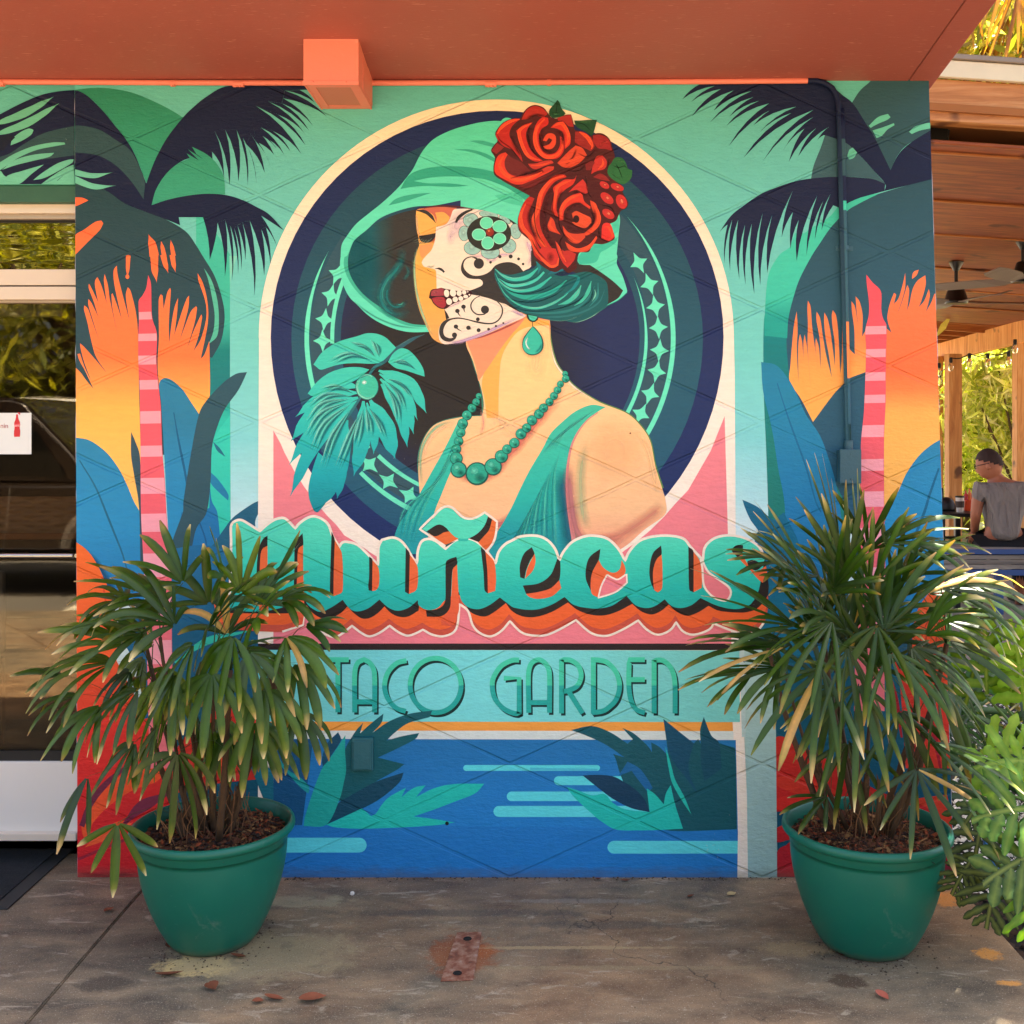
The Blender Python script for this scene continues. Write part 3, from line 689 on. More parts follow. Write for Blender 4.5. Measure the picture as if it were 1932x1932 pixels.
stroke('F', BK, '560 130 700 126 860 148 1040 200 1180 258 1290 335', (6, 10, 22, 34))
stroke('F', BK, '1180 262 1240 320 1270 380', 40)
for cx_, cy_, rx_, ry_, ro in ((720, 280, 88, 80, 0), (930, 214, 112, 40, 10), (1120, 272, 74, 32, 32), (1248, 410, 62, 88, -10), (1170, 582, 82, 82, 0), (950, 655, 108, 78, 0), (740, 605, 98, 78, 0), (642, 435, 62, 86, 0)):
    ell('F', '#33403a', cx_, cy_, rx_ + 5, ry_ + 5, ro); ell('F', '#9ac6b8', cx_, cy_, rx_, ry_, ro); softell('F', '#b6dacd', cx_ - 10, cy_ - 8, rx_ * .7, ry_ * .7, ro, .7)
ell('F', '#2f2f27', 935, 435, 262, 206)
for cx_, cy_, rx_, ry_, ro in ((905, 312, 78, 72, 0), (1060, 352, 84, 72, 0), (1060, 496, 76, 66, 0), (919, 548, 74, 76, 0), (815, 448, 82, 70, 0)):
    ell('F', '#a4f0cc', cx_, cy_, rx_, ry_, ro); ell('F', '#68deb0', cx_, cy_, rx_ - 7, ry_ - 7, ro)
ell('F', '#8e2c20', 946, 420, 46, 48); softell('F', '#e0704a', 935, 405, 34, 34, 0, .9)
for a_ in ((1063, 708, 20), (1190, 706, 24), (1283, 735, 17), (1336, 795, 15), (953, 775, 16), (812, 1575, 24), (930, 1563, 17), (1016, 1526, 14), (1103, 1491, 12), (803, 1446, 23)): ell('F', BK, *a_, n=14)
stroke('F', BK, '825 1172 765 1205 722 1270 735 1340 795 1388 880 1385 920 1350', (8, 16, 16, 14), 170); ell('F', BK, 887, 1332, 48, 48)
stroke('F', BK, '1030 1232 1080 1290 1093 1360 1060 1440 990 1490 900 1496 780 1475 660 1445 560 1433 450 1458 388 1520 372 1600 400 1665 470 1690 530 1668 545 1630', (12, 16, 16, 20, 14, 18, 50, 50, 22), 170); ell('F', BK, 528, 1632, 30, 30)
for cx_, cy_, x1, y1 in ((545, 1532, 622, 1590), (692, 1546, 735, 1560), (634, 1298, 658, 1372), (562, 1348, 608, 1418)):
    ell('F', BK, cx_, cy_, 27, 25, n=16); stroke('F', BK, (cx_ + 4, cy_ + 14, (cx_ + x1) / 2 - 4, (cy_ + y1) / 2 + 8, x1, y1), (18, 12, 0), 170)
# hair at the nape
fill('E', '#35302b', '560 -40 1110 -60 1115 40 1300 160 1500 300 1645 432 1640 460 1580 545 1460 612 1400 400 900 150 560 140')
softell('E', '#24424f', 900, 200, 150, 90, 0, .7)
fill('E', '#1c5f5f', '132 165 130 260 165 350 215 450 290 560 400 655 500 712 640 747 800 782 950 787 1020 800 1100 806 1250 752 1400 662 1462 600 1468 450 1440 320 1300 230 1180 210 1000 250 900 260 800 220 720 140 640 60 600 160 465 212 330 243 240 233 180 200')
for s_, w_, c_ in (('140 180 220 250 350 300 520 270 650 160', (8, 40, 50, 16), '#3fc2aa'), ('180 290 320 370 480 355 620 300 715 215', (6, 40, 46, 24), '#48cbb2'), ('140 230 200 340 330 420 470 435 640 390 800 270', (4, 24, 34, 44, 16), '#38bda6'),
    ('200 360 330 460 480 510 640 500 820 440 980 310', (6, 40, 60, 50, 14), '#2ba894'), ('170 330 260 480 420 600 620 640 800 590 950 500 1020 430', (4, 16, 26, 30, 8), '#45bfa6'),
    ('880 600 1000 560 1100 470 1150 370', (6, 44, 54, 10), '#43bda2'), ('1070 610 1160 550 1230 450 1270 320', (6, 34, 44, 8), '#43bda0'), ('1000 250 1120 280 1060 400 950 480', (8, 40, 8), '#1d8a88'),
    ('500 680 700 700 1000 670 1200 560 1310 380', (6, 22, 30, 22, 6), '#2a7c78'), ('1250 620 1340 500 1350 340', (6, 26, 6), '#2f8680'), ('640 740 900 740 1150 690 1350 580 1430 420', (4, 20, 24, 20, 4), '#2c7473'), ('1280 560 1320 480 1310 420', (4, 20, 6), '#6fc0a4'), ('620 90 660 160 640 240', (10, 40, 6), '#1d7d80'), ('760 240 860 190 940 180', (8, 70, 40), '#1f6f7c')):
    stroke('E', c_, s_, w_, 170)
for s_ in ('160 270 300 340 460 340 620 280 700 200', '150 300 300 430 480 470 700 420 880 320', '230 500 420 560 640 560 850 480 980 380', '300 600 520 670 800 660 1050 590 1180 500', '900 640 1100 560 1210 470', '1120 650 1260 540 1290 380'):
    soft('E', '#0f4a4e', s_, 24, .85)
for s_ in ('135 170 200 240 330 285 480 270', '145 250 260 380 420 425 600 410', '460 620 620 632 780 600 940 500', '1040 540 1110 460 1140 380', '1190 500 1230 430', '270 350 420 365 560 330'):
    soft('E', '#9ff0d4', s_, 12, .7)
soft('E', '#8fd0b6', '1020 800 1120 800 1270 742 1400 652', 12, .9); soft('E', '#6fb0a0', '740 775 900 790 1040 765 1200 700', 10, .7)
# earring
softell('E', '#b04a48', 575, 1050, 160, 190, 0, .9)
fill('E', '#14584f', '580 850 530 905 475 985 455 1065 470 1130 515 1180 575 1195 645 1180 695 1130 708 1060 690 980 640 905 600 860')
fill('E', '#3bbfa2', '580 858 532 920 480 1000 462 1075 480 1135 520 1170 580 1182 640 1165 680 1120 690 1050 672 975 628 910')
soft('E', '#2a9a90', '690 1050 660 1120 600 1165', 40, .7); soft('E', '#effff4', '525 975 500 1040 515 1090 550 1135', 26, .95)
stroke('E', '#24322c', '575 795 578 850', 8); fill('E', '#20362f', '505 705 645 735 640 775 600 802 550 795 515 755'); fill('E', '#4fcfae', '525 718 635 740 615 775 580 790 548 772'); soft('E', '#bff6dc', '540 735 600 750', 14, .8)
# necklace
BD = [parse('@A11 %g %g' % (x, y))[0] + (r / 4,) for x, y, r in ((1680, 1055, 22), (1660, 1100, 28), (1628, 1145, 32), (1590, 1200, 36), (1558, 1262, 38), (1545, 1330, 33), (1528, 1395, 34), (1512, 1455, 34), (1510, 1525, 46), (1528, 1610, 58), (1667, 1640, 82), (1788, 1588, 62), (1850, 1510, 47), (1893, 1455, 35))]
BD += [parse('@A21 %g %g' % (x, y))[0] + (r / 4,) for x, y, r in ((15, 1408, 37), (65, 1340, 39), (108, 1295, 33), (148, 1238, 37), (200, 1190, 35), (235, 1145, 33), (280, 1098, 29), (313, 1054, 29), (340, 1010, 27), (362, 965, 25), (398, 888, 22), (402, 925, 28))]
soft('P', '#e0746c', ' '.join('%g %g' % (x + 5, y + 8) for x, y, r in BD[5:24]), 26, .7)
for x, y, r in BD:
    ell('P', '#14584c', x + .4, y + .6, r * 1.07, n=22); ell('P', '#2aa98c', x, y, r * .93, n=22)
    softell('P', '#15705f', x + r * .3, y + r * .42, r * .62, r * .5, 30, .8); softell('P', '#6fe3c2', x - r * .25, y - r * .25, r * .5, r * .42, 0, .85)
# hat crown
part('painted_hat')
fill('P', HM, '643 483 645 462 655 445 672 423 696 403 721 383 748 358 766 337 780 318 789 300 800 282 817 264 842 250 870 240 908 231 945 229 980 240 1010 300 1060 420 1040 400 1000 380 965 372 930 368 895 372 870 378 820 388 783 390 745 400 716 413 692 434 668 455 655 483', 70)
fill('P', HM, '945 229 985 235 1080 300 1100 420 1042 408 1000 384 950 372 890 374', 90)
fill('F', HM, '600 -260 600 125 720 142 800 154 900 170 1050 214 1180 268 1290 345 1345 120 1400 -100 1400 -300', 62)
fill('F', '#4cc9a0', '1000 -10 1310 -60 1340 120 1285 330 1290 280 1310 110 1100 60')
fill('A10', HDK, '1090 1428 1150 1330 1250 1280 1400 1258 1600 1263 1790 1298 1932 1360 2100 1480 2100 1560 1932 1442 1830 1390 1700 1350 1500 1333 1330 1340 1190 1368 1300 1385 1450 1385 1605 1402 1480 1412 1300 1405 1180 1412')
fill('A10', '#3aab8a', '1608 1065 1700 1063 1800 1090 1820 1120 1720 1095'); fill('A10', '#33a585', '1490 1131 1600 1128 1720 1155 1810 1200 1812 1230 1700 1175 1600 1145')
fill('A10', '#36a888', '998 1552 1060 1500 1180 1468 1325 1456 1190 1500 1090 1530')
stroke('F', '#54232a', '90 150 300 115 520 118 760 148', (4, 20, 22, 8))
fill('E', HM, '1110 42 1135 -20 1300 -160 1560 -10 1572 120 1640 265 1692 430 1690 458 1600 538 1455 612 1462 596 1585 522 1645 432 1500 300 1300 160', 70)
fill('R', HM, '1600 1370 1500 1470 1400 1650 1200 1750 1110 1885 1150 1960 1555 1960 1578 1750 1592 1600 1608 1450', 70)
fill('R', '#3fbf9f', '1230 1730 1400 1720 1580 1640 1560 1700 1450 1780 1380 1820 1320 1932 1130 1960 1110 1890 1140 1840')
fill('R', '#4ccaa6', '1500 1470 1600 1400 1590 1560 1540 1600'); stroke('E', '#20806c', '1450 612 1590 545 1690 458', 8)

part('painted_roses')
fill('R', '#4e1b17', '600 82 700 108 762 180 800 230 870 240 960 200 1032 192 1062 300 1075 372 1180 400 1270 450 1310 418 1400 418 1482 480 1525 600 1545 700 1500 770 1480 850 1500 920 1590 1000 1645 1050 1640 1110 1705 1230 1680 1295 1612 1335 1565 1440 1490 1480 1548 1640 1490 1692 1400 1722 1290 1722 1240 1812 1130 1822 1090 1932 1100 2000 1000 2060 930 2010 850 2050 740 2010 640 1932 580 1820 560 1700 480 1622 420 1560 402 1450 430 1330 480 1220 545 1152 380 1062 220 972 128 902 118 800 134 700 88 620 128 550 165 500 138 410 230 290 350 240 432 234 462 180 520 115', 75)
def petal(s_, c='#b9281e', edge=None, dark=None, w=40):
    fill('R', c, s_)
    if dark: soft('R', '#591a18', dark, w * 1.6, .85)
    if edge: stroke('R', '#ec4f2b', edge, (w * .3, w, w, w * .3), 100); soft('R', '#ff7a45', edge, w * .7, .28)
petal('470 205 520 130 600 95 690 118 755 185 700 225 600 205 520 245 450 255', '#b02c22', None, '500 240 620 200 740 220', 30)
petal('148 420 230 300 350 245 435 245 340 330 305 430 345 520 430 640 462 755 350 620 230 560 170 490', '#b8281e', '165 420 215 345 320 275 425 250', '330 440 370 560 450 700', 34)
petal('95 620 160 530 240 580 200 620 150 660', '#8e2a26')
petal('280 655 330 700 450 760 560 860 640 900 430 930 300 890 240 800 250 720', '#6e2522')
petal('200 660 260 640 285 665 250 740 260 830 320 900 440 920 560 895 700 830 830 805 822 845 650 935 520 1000 380 1018 250 960 145 890 132 800 160 700', '#d93c26', '235 680 190 790 260 900 400 965 540 940 690 870', '420 900 600 880 800 820', 46)
petal('400 1040 600 960 800 880 900 830 700 960 560 1060', '#6b1f1d')
petal('580 285 470 320 385 385 400 430 440 560 500 680 600 745 700 740 620 680 540 580 500 450 520 360', '#c22a20', '560 300 440 365 420 430 470 590 540 690 670 735', '560 350 530 460 590 620 700 700', 40)
petal('760 235 700 225 630 290 590 400 585 520 620 620 700 700 820 720 900 690 950 600 940 480 900 450 900 560 850 640 760 660 680 600 650 480 680 370 760 310', '#c92c22', '720 245 640 340 605 460 640 600 730 690 850 680 925 590 920 490', '700 340 680 480 730 620 850 620', 46)
petal('790 350 860 290 940 275 990 350 1025 450 1020 540 960 600 950 480 930 400 860 360', '#d03424', '820 335 920 300 985 390 1005 480 970 570', '850 380 930 430 930 560', 38)
petal('870 236 960 205 1030 198 1062 340 1000 330 940 270 880 270', '#a82b25')
petal('700 500 740 430 800 415 850 450 850 540 800 600 720 600 705 570 780 540 810 490 770 470 740 510', '#e04a2c'); soft('R', '#5a1a16', '740 520 780 480 800 500 750 540', 26, .9)
petal('1080 395 1180 400 1280 480 1308 570 1265 625 1150 570 1075 520', '#962721', '1130 400 1220 460 1280 560 1270 600', '1100 480 1200 580', 44)
petal('870 765 980 650 1085 558 1165 590 1218 672 1130 765 1020 818 935 812', '#d5482b', '900 770 1020 740 1190 672', '960 790 1050 700 1100 590', 24)
petal('525 775 620 770 700 745 800 735 826 765 720 800 620 840 560 820', '#c0382b', '560 795 680 790 800 750', None, 16); petal('690 840 760 805 830 808 820 840 720 880', '#c53a2a')
petal('1290 440 1380 435 1470 485 1515 620 1430 600 1350 590 1300 520', '#9c2524'); soft('R', '#c93c33', '1360 570 1430 520 1500 540', 50, .6)
petal('1330 690 1400 675 1452 745 1430 830 1330 862 1268 895 1290 790', '#c0332a', '1400 720 1410 780 1350 840', '1300 700 1280 850', 22); petal('1200 780 1270 740 1310 760 1260 850 1210 850', '#7e2420')
for a_ in ((1425, 1025, 62, 36, 30), (1575, 1050, 80, 40, 20), (1455, 1180, 90, 50, 40), (1625, 1220, 60, 88, -25), (1470, 1365, 80, 48, 35)):
    ell('R', '#c4302a', *a_); softell('R', '#ff8062', a_[0] + 5, a_[1] - 4, a_[2] * .4, a_[3] * .5, a_[4], .9)
petal('1400 1500 1440 1470 1500 1490 1545 1635 1480 1682 1388 1650', '#dd342b', '1420 1520 1470 1520 1520 1620 1480 1660', None, 22)
petal('1290 930 1370 890 1440 920 1490 980 1380 960', '#8f2622')
# second rose
petal('960 905 850 910 740 1000 660 1130 620 1260 600 1400 560 1450 590 1600 650 1720 740 1830 850 1932 890 1932 860 1850 760 1700 680 1550 660 1400 690 1250 750 1100 850 980 980 930', '#c5301f', '950 915 800 970 680 1120 640 1300 590 1450 640 1620 740 1760 840 1880', '900 980 770 1120 720 1300 710 1450 760 1640 860 1800', 50)
petal('540 1160 480 1225 430 1340 410 1460 440 1560 540 1640 580 1720 600 1850 700 1932 800 1932 680 1800 600 1640 540 1480 540 1340 600 1180', '#b92a20', '500 1240 440 1380 460 1520 560 1650 610 1780 700 1920', '580 1250 540 1400 580 1560 660 1700', 46)
petal('1065 955 960 960 860 1020 820 1060 830 1140 800 1280 820 1360 880 1400 860 1280 890 1160 960 1080 1060 1010 1100 900', '#cf3524', '1030 970 880 1040 850 1150 830 1300', '940 1080 890 1180 870 1350', 34)
petal('1170 955 1220 1030 1235 1110 1180 1130 1100 1080 1000 1110 1080 1030', '#c8352a', None, '1050 1100 1150 1120 1230 1150', 30)
petal('1140 1115 1030 1150 940 1220 890 1330 890 1440 940 1440 950 1330 1020 1260 1120 1230 1180 1260 1255 1310 1262 1280 1190 1220 1165 1140', '#d83a27', '1130 1140 1010 1190 925 1290 910 1410', '1180 1260 1060 1260 980 1340 960 1440', 40)
petal('1255 1205 1320 1240 1355 1330 1385 1420 1350 1520 1240 1610 1150 1620 1290 1500 1310 1400 1270 1280', '#d94627', '1290 1230 1350 1350 1350 1480 1230 1600', '1300 1300 1310 1420 1250 1520', 36)
petal('1040 1360 1090 1330 1160 1360 1260 1410 1270 1470 1200 1530 1090 1500 1040 1460 1100 1460 1120 1400 1080 1390 1060 1440', '#d8502f', '1060 1370 1140 1370 1240 1440 1180 1500', None, 26); ell('R', '#35150f', 1092, 1425, 36, 44)
petal('790 1400 830 1440 860 1540 910 1610 860 1590 780 1560 755 1500', '#cf4026', '800 1430 780 1500 850 1580', None, 24)
petal('930 1500 1000 1580 1090 1600 1190 1590 1200 1640 1120 1710 1040 1700 960 1620', '#d2452a', '950 1560 1050 1670 1130 1690', '960 1500 1060 1560 1180 1570', 34)
petal('960 1690 1050 1760 1150 1770 1250 1720 1330 1620 1340 1650 1240 1790 1120 1815 1010 1790', '#d8482a', '980 1710 1100 1785 1240 1745 1320 1650', None, 30)
petal('845 1680 900 1760 980 1820 1090 1840 1050 1932 990 2000 930 1932 880 1820', '#c2322a', '860 1700 920 1830 970 1930', None, 26)
fill('E', '#c9342a', '640 -10 700 60 760 140 810 165 870 140 890 60 850 -60 700 -80'); stroke('E', '#f0552f', '640 0 720 90 800 150 870 130 885 50', (10, 34, 30, 10)); softell('E', '#8c2520', 790, 40, 50, 70, 0, .8)
fill('E', '#bf3228', '920 -20 960 60 1000 108 1060 90 1090 0 1000 -40'); soft('E', '#ef5a3c', '950 20 1000 90', 24, .8)
for s_ in ('150 400 200 500 330 600 430 740', '560 310 520 420 560 590 660 720', '650 400 690 560 790 650', '960 420 1010 500', '300 950 480 900 700 830', '620 1200 600 1400 640 1600 760 1780', '830 1100 810 1300 860 1440', '900 1300 890 1480 960 1620 1090 1720', '1250 1300 1300 1450 1200 1560', '560 1650 640 1800 760 1932', '1200 900 1230 1100 1290 1200', '950 840 1100 860 1200 800', '1100 640 1220 690 1330 600', '1480 700 1470 850 1530 960', '1380 1080 1520 1110', '1360 1250 1500 1290 1560 1400', '1360 1480 1370 1640 1480 1700', '960 1600 900 1700 940 1850'):
    soft('R', '#2a0d0c', s_, 22, .8)
LF = grad([(190, '#1a4428'), (260, '#1d4d2c'), (320, '#2c6a3a')])
for s_ in ('772 160 790 120 830 75 872 22 900 60 915 115 965 180 940 212 840 236 780 210', '1068 265 1150 265 1240 258 1337 260 1300 400 1275 445 1200 395 1110 350 1080 310', '1510 765 1530 720 1575 695 1640 712 1680 770 1700 830 1752 850 1740 940 1665 1010 1590 1000 1500 940 1460 880 1475 800'):
    fill('R', LF, s_)
for s_ in ('870 40 860 130 850 220', '1080 290 1180 310 1280 400', '1320 270 1220 310', '1550 760 1600 850 1640 960', '1520 790 1590 820 1660 800 1700 840'): soft('R', '#0f2a1a', s_, 14, .9)
for s_ in ('1100 285 1200 280 1300 275', '1560 730 1620 740 1670 800', '1500 880 1560 930 1620 960', '810 180 850 190 900 170'): soft('R', '#4f9456', s_, 20, .6)

part('painted_plume')
FG = grad([(620, '#46cbae'), (720, '#3fcab2'), (800, '#2cbfb2'), (900, '#17a8ae'), (980, '#10858e')])
stroke('L', '#2f5d66', '1230 500 1330 400 1450 310 1600 220 1720 175', (60, 60, 44, 6)); soft('L', '#6fa59c', '1380 330 1480 270 1600 195', 10, .8)
fill('L', FG, '1290 500 1350 400 1440 340 1540 365 1640 470 1705 580 1722 672 1620 640 1500 600 1380 570')
fill('L', FG, '412 530 500 400 600 320 720 255 930 195 1040 162 1160 168 1260 210 1340 285 1385 330 1300 420 1200 505 1080 520 940 515 800 518 690 535 600 562 500 592 450 560', 70)
fill('L', FG, '345 870 430 760 530 670 640 610 800 565 960 562 1070 590 1010 640 900 720 700 800 520 870 400 900', 70)
blades('L', FG, '1180 600 1745 1105 160 -.16 1190 640 1640 1190 110 -.13 1200 700 1595 1355 150 -.12 1210 760 1520 1510 150 -.09 1080 950 1375 1645 230 -.05 1040 980 1120 1592 120 -.08 1000 960 885 1850 200 -.05', 'leaf')
blades('L', FG, '960 860 195 1150 130 .14 960 800 340 880 120 .14 940 920 140 1440 190 .14 930 960 120 1720 150 .10 900 1000 135 2090 170 .09 860 1040 360 1640 120 .05 800 1180 439 2270 330 -.03 740 1500 690 2120 130 -.04', 'leaf')
fill('A11', FG, '560 1560 470 1480 430 1600 400 1720 400 1820 440 1925 470 1932 540 1840 590 1700 600 1560 650 1440 620 1420')
stroke('L', '#2b7479', '1240 500 1100 600 1000 850 900 1020 760 1230 640 1420 560 1640', (40, 26, 30, 20, 6))
for x1, y1, b, c_ in ((500, 520, .12, 0), (800, 250, .1, 0), (1100, 200, .05, 0), (430, 820, .1, 1), (260, 1080, .12, 1), (230, 1300, .12, 1), (220, 1500, .1, 1), (300, 1700, .08, 1), (450, 1900, .04, 1), (640, 1900, .0, 2), (880, 1600, -.02, 2), (1090, 1450, -.04, 2), (1300, 1480, -.05, 2), (1450, 1350, -.08, 3), (1530, 1150, -.1, 3), (1640, 980, -.1, 3), (1660, 600, -.1, 3)):
    bx_, by_ = ((1200, 480), (950, 880), (1020, 960), (1210, 650))[c_] if x1 != 1660 else (1290, 490)
    for k_ in range(4):
        dx_, dy_ = (k_ - 1.5) * 22, (k_ - 1.5) * 14; mx_, my_ = (bx_ + x1) / 2 - (y1 - by_) * b, (by_ + y1) / 2 + (x1 - bx_) * b
        c2 = ('#8df0d8', '#0b5f6a', '#70e6cc', '#0f7078')[k_]
        soft('L', c2, (bx_ + (x1 - bx_) * .12, by_ + (y1 - by_) * .12, mx_ + dx_, my_ + dy_, bx_ + (x1 - bx_) * .86 + dx_, by_ + (y1 - by_) * .86 + dy_), (8, 52, 10), .75)
for s_ in ('780 535 900 528 1000 540 1080 560',): stroke('L', '#37302a', s_, (24, 30, 8))
ell('L', '#1a6a68', 1043, 792, 138, 154); ell('L', '#3fc0a0', 1043, 790, 130, 148); soft('L', '#8ff0d0', '960 690 925 790 960 890 1060 930 1150 880', 40, .8); soft('L', '#8ff0d0', '960 690 1050 650 1130 690', 30, .7); softell('L', '#e8fff6', 1010, 740, 34, 28, -20, 1)
soft('L', '#c8f4e6', '1270 400 1300 430', 34, .8); soft('L', '#bfeedd', '1165 545 1190 535', 26, .8)

part('painted_lettering')
TOP = '@M1 -90 1300 100 1300 115 900 120 600 120 400 165 345 240 332 330 380 400 425 460 462 520 405 590 352 660 318 740 308 800 350 875 432 920 375 1010 310 1100 288 1200 325 1270 395 1315 520 1395 650 1425 600 1480 588 1600 620 1700 705 1780 790 1850 860 @A12 925 265 950 208 1030 190 1090 212 1135 262 1180 340 1215 385 1222 290 1250 220 1300 200 1360 218 1430 275 1490 220 1550 197 1620 200 1690 238 1750 305 1808 385 1830 300 1880 240 1932 212 @A22 60 183 170 175 255 202 320 270 356 362 385 300 450 225 540 183 620 176 720 200 800 275 852 365 880 300 950 222 1050 184 1180 176 1290 198 1345 260 1410 330 1438 360 1450 270 1500 210 1580 178 1680 176 1780 205 1860 260 1905 340'
BOTW = '@A22 1925 600 1930 700 1905 820 1850 890 1780 915 1700 905 1610 875 1520 838 1490 880 1420 912 1350 922 1285 895 1235 828 1200 880 1140 915 1080 920 1010 880 950 815 850 875 740 925 660 930 580 900 480 812 400 860 300 910 230 930 130 925 60 898 -17 820 @A12 1850 895 1770 935 1690 910 1635 850 1600 745 1535 690 1522 840 1490 905 1410 935 1330 922 1260 885 1200 915 1140 930 1070 900 1010 855 930 910 855 935 790 905 725 855 650 915 590 940 510 910 440 830 400 745 372 700 355 850 200 900 -270 880'
topc = curve(parse(TOP), False, 50); botc = curve(parse(BOTW), False, 50)
LO = grad([(1150, '#f26a2e'), (1200, '#e2582f')]); 
fillp(topc + botc, '#cf5540')
def up(pts, dx, dy): return [(a + dx, b + dy) for a, b in pts]
fillp([(x, y) for x, y in topc] + up(botc, -1.5, -13), '#f26630')
BLKB = '@A22 1935 560 1920 640 1850 722 1780 750 1700 756 1560 742 1480 705 1400 755 1320 780 1240 750 1180 695 1120 745 1050 770 970 745 905 690 800 745 700 776 600 773 500 740 420 680 300 750 180 788 80 785 0 745 @A12 1885 685 1800 750 1730 785 1650 770 1600 730 1560 640 1440 600 1240 600 1228 740 1150 785 1080 787 1020 760 970 710 920 760 860 796 800 800 740 760 690 710 640 760 560 800 500 800 430 760 385 700 355 730 300 760 -260 760'
fillp(topc + curve(parse(BLKB), False, 50), '#2a2420')
TEALB = '@A22 1870 540 1850 610 1800 690 1730 724 1650 728 1540 702 1420 646 1350 700 1270 722 1200 705 1150 656 1080 705 1010 722 930 700 862 630 760 700 680 722 600 725 470 700 395 638 300 695 200 730 110 735 30 722 @A12 1932 712 1840 642 1760 700 1680 730 1600 715 1550 665 1532 600 1430 660 1380 715 1330 735 1275 732 1228 700 1222 662 1150 720 1070 742 1000 718 932 658 850 722 770 747 710 728 655 660 560 722 480 750 400 705 365 650 340 690 300 640 240 700 100 740 -100 745 -260 700'
LT = grad([(1012, '#55dfbb'), (1060, '#3bd2b4'), (1110, '#22c0ae'), (1165, '#1db0a2')])
fillp(topc + curve(parse(TEALB), False, 50), LT)
CR = '#fbead4'
stroke('P', CR, tuple(c for q in parse(TOP) for c in q), 4.8, 50); stroke('P', CR, tuple(c for q in parse(BOTW)[2:-1] for c in q), 4.2, 50)
B2 = '#2b2621'; O2 = grad([(1000, '#e87036'), (1120, '#f0683c'), (1200, '#e0583c')])
for f_, b_, o_ in (('M1', '415 1300 420 950 430 780 455 640 500 550 550 515 548 640 490 672 465 760 455 1100 440 1300', '548 636 490 672 465 760 452 1090 450 1400 560 1400 550 1000'),
    ('M1', '845 1350 862 1000 868 640 895 560 962 488 968 630 910 682 900 900 888 1200 870 1350', '968 625 910 682 900 900 886 1250 870 1400 840 1600 960 1560 985 1400 978 1250 968 900'),
    ('M1', '1303 468 1342 575 1332 900 1325 1228 1296 1208 1283 1160 1290 850', '1342 570 1392 655 1422 720 1436 900 1432 1172 1390 1205 1325 1228 1330 900'),
    ('M1', '1745 762 1788 805 1780 1168 1740 1162 1735 1100 1745 1000', '1786 805 1850 885 1866 1000 1855 1118 1820 1160 1780 1168'),
    ('A12', '1130 265 1162 320 1155 616 1125 600 1127 450', '1162 320 1202 375 1222 430 1214 575 1155 616'),
    ('A12', '1695 262 1732 300 1746 450 1752 612 1725 590 1716 450', '1732 298 1790 360 1806 420 1811 510 1805 592 1750 610 1746 450'),
    ('A22', '60 490 58 400 90 310 148 262 168 315 140 355 108 430 92 502', '168 312 176 370 155 440 98 500 115 420'),
    ('A22', '80 552 200 535 290 470 340 350 362 372 355 512 290 572 200 600 105 615', '355 512 370 572 300 632 200 652 135 640 105 615 200 600 290 572'),
    ('A22', '592 592 555 500 560 400 590 330 665 275 652 360 605 450 592 530', '652 360 690 420 758 456 810 430 825 360 850 410 850 462 800 505 715 470 672 560 648 642 600 612 592 530 605 450'),
    ('A22', '1122 250 1060 310 1035 420 1040 510 1068 585 1062 450 1088 360 1126 318', '1126 318 1086 360 1062 450 1070 580 1098 604 1130 572 1132 400'),
    ('A22', '1328 258 1368 300 1368 602 1335 582', '1368 298 1412 362 1430 460 1430 568 1368 602')):
    fill(f_, B2, b_); fill(f_, O2, o_)
fill('A12', O2, '1517 385 1485 430 1475 600 1460 740 1400 800 1400 850 1480 862 1526 760 1532 690 1522 500')
fill('A12', B2, '1432 380 1460 352 1512 335 1520 388 1484 432 1472 600 1462 722 1400 782 1290 787 1282 738 1360 732 1415 698 1430 640')
fill('A22', '#f4848c', '715 470 800 505 862 468 866 530 780 600 650 645 672 555'); stroke('A22', CR, '715 470 760 495 800 505 862 465 866 530 780 600 648 645 672 555 715 470', 12, 50)
fill('M3', '#f38188', '1030 760 1050 850 1110 950 1250 1050 1340 1120 1368 1180 1350 1245 1300 1282 1180 1250 1090 1170 1045 1080 1032 900'); stroke('M3', CR, '1030 770 1050 850 1110 950 1250 1050 1340 1120 1368 1180 1350 1245 1300 1282 1180 1250 1090 1170 1045 1080 1032 900 1010 790', 24, 60)
fill('M3', B2, '1378 700 1400 650 1450 625 1512 630 1500 732 1445 770'); fill('M3', O2, '1445 770 1500 735 1560 840 1640 930 1700 925 1780 870 1795 1000 1740 1072 1690 1030 1600 930'); fill('M3', B2, '1560 820 1620 800 1700 832 1742 870 1680 920 1620 915 1572 870')
# tilde
fill('M2', '#26554f', '410 620 540 580 430 650'); fill('M2', '#2cbca6', '560 545 700 545 680 580 580 580')
fill('M2', O2, '250 500 300 525 400 478 500 470 575 552 430 620 380 600'); fill('M2', O2, '960 320 1030 358 1002 560 965 620 900 692 830 620 780 560')
fill('M2', B2, '200 465 300 400 365 385 425 420 470 465 400 480 300 525'); fill('M2', B2, '915 288 972 325 940 440 905 490 812 592 690 545 760 470')
fill('M2', LT, '150 442 290 300 360 225 430 188 510 212 600 300 700 325 790 300 888 248 925 285 880 400 800 490 700 545 610 552 540 535 465 465 425 418 360 385 300 400 200 465', 50)
stroke('M2', CR, '420 640 300 560 120 440 210 350 300 265 360 205 430 170 500 185 560 235 630 300 710 318 790 298 885 242 960 295 1030 352 1020 470 1000 560 965 630 905 700', 26, 50)

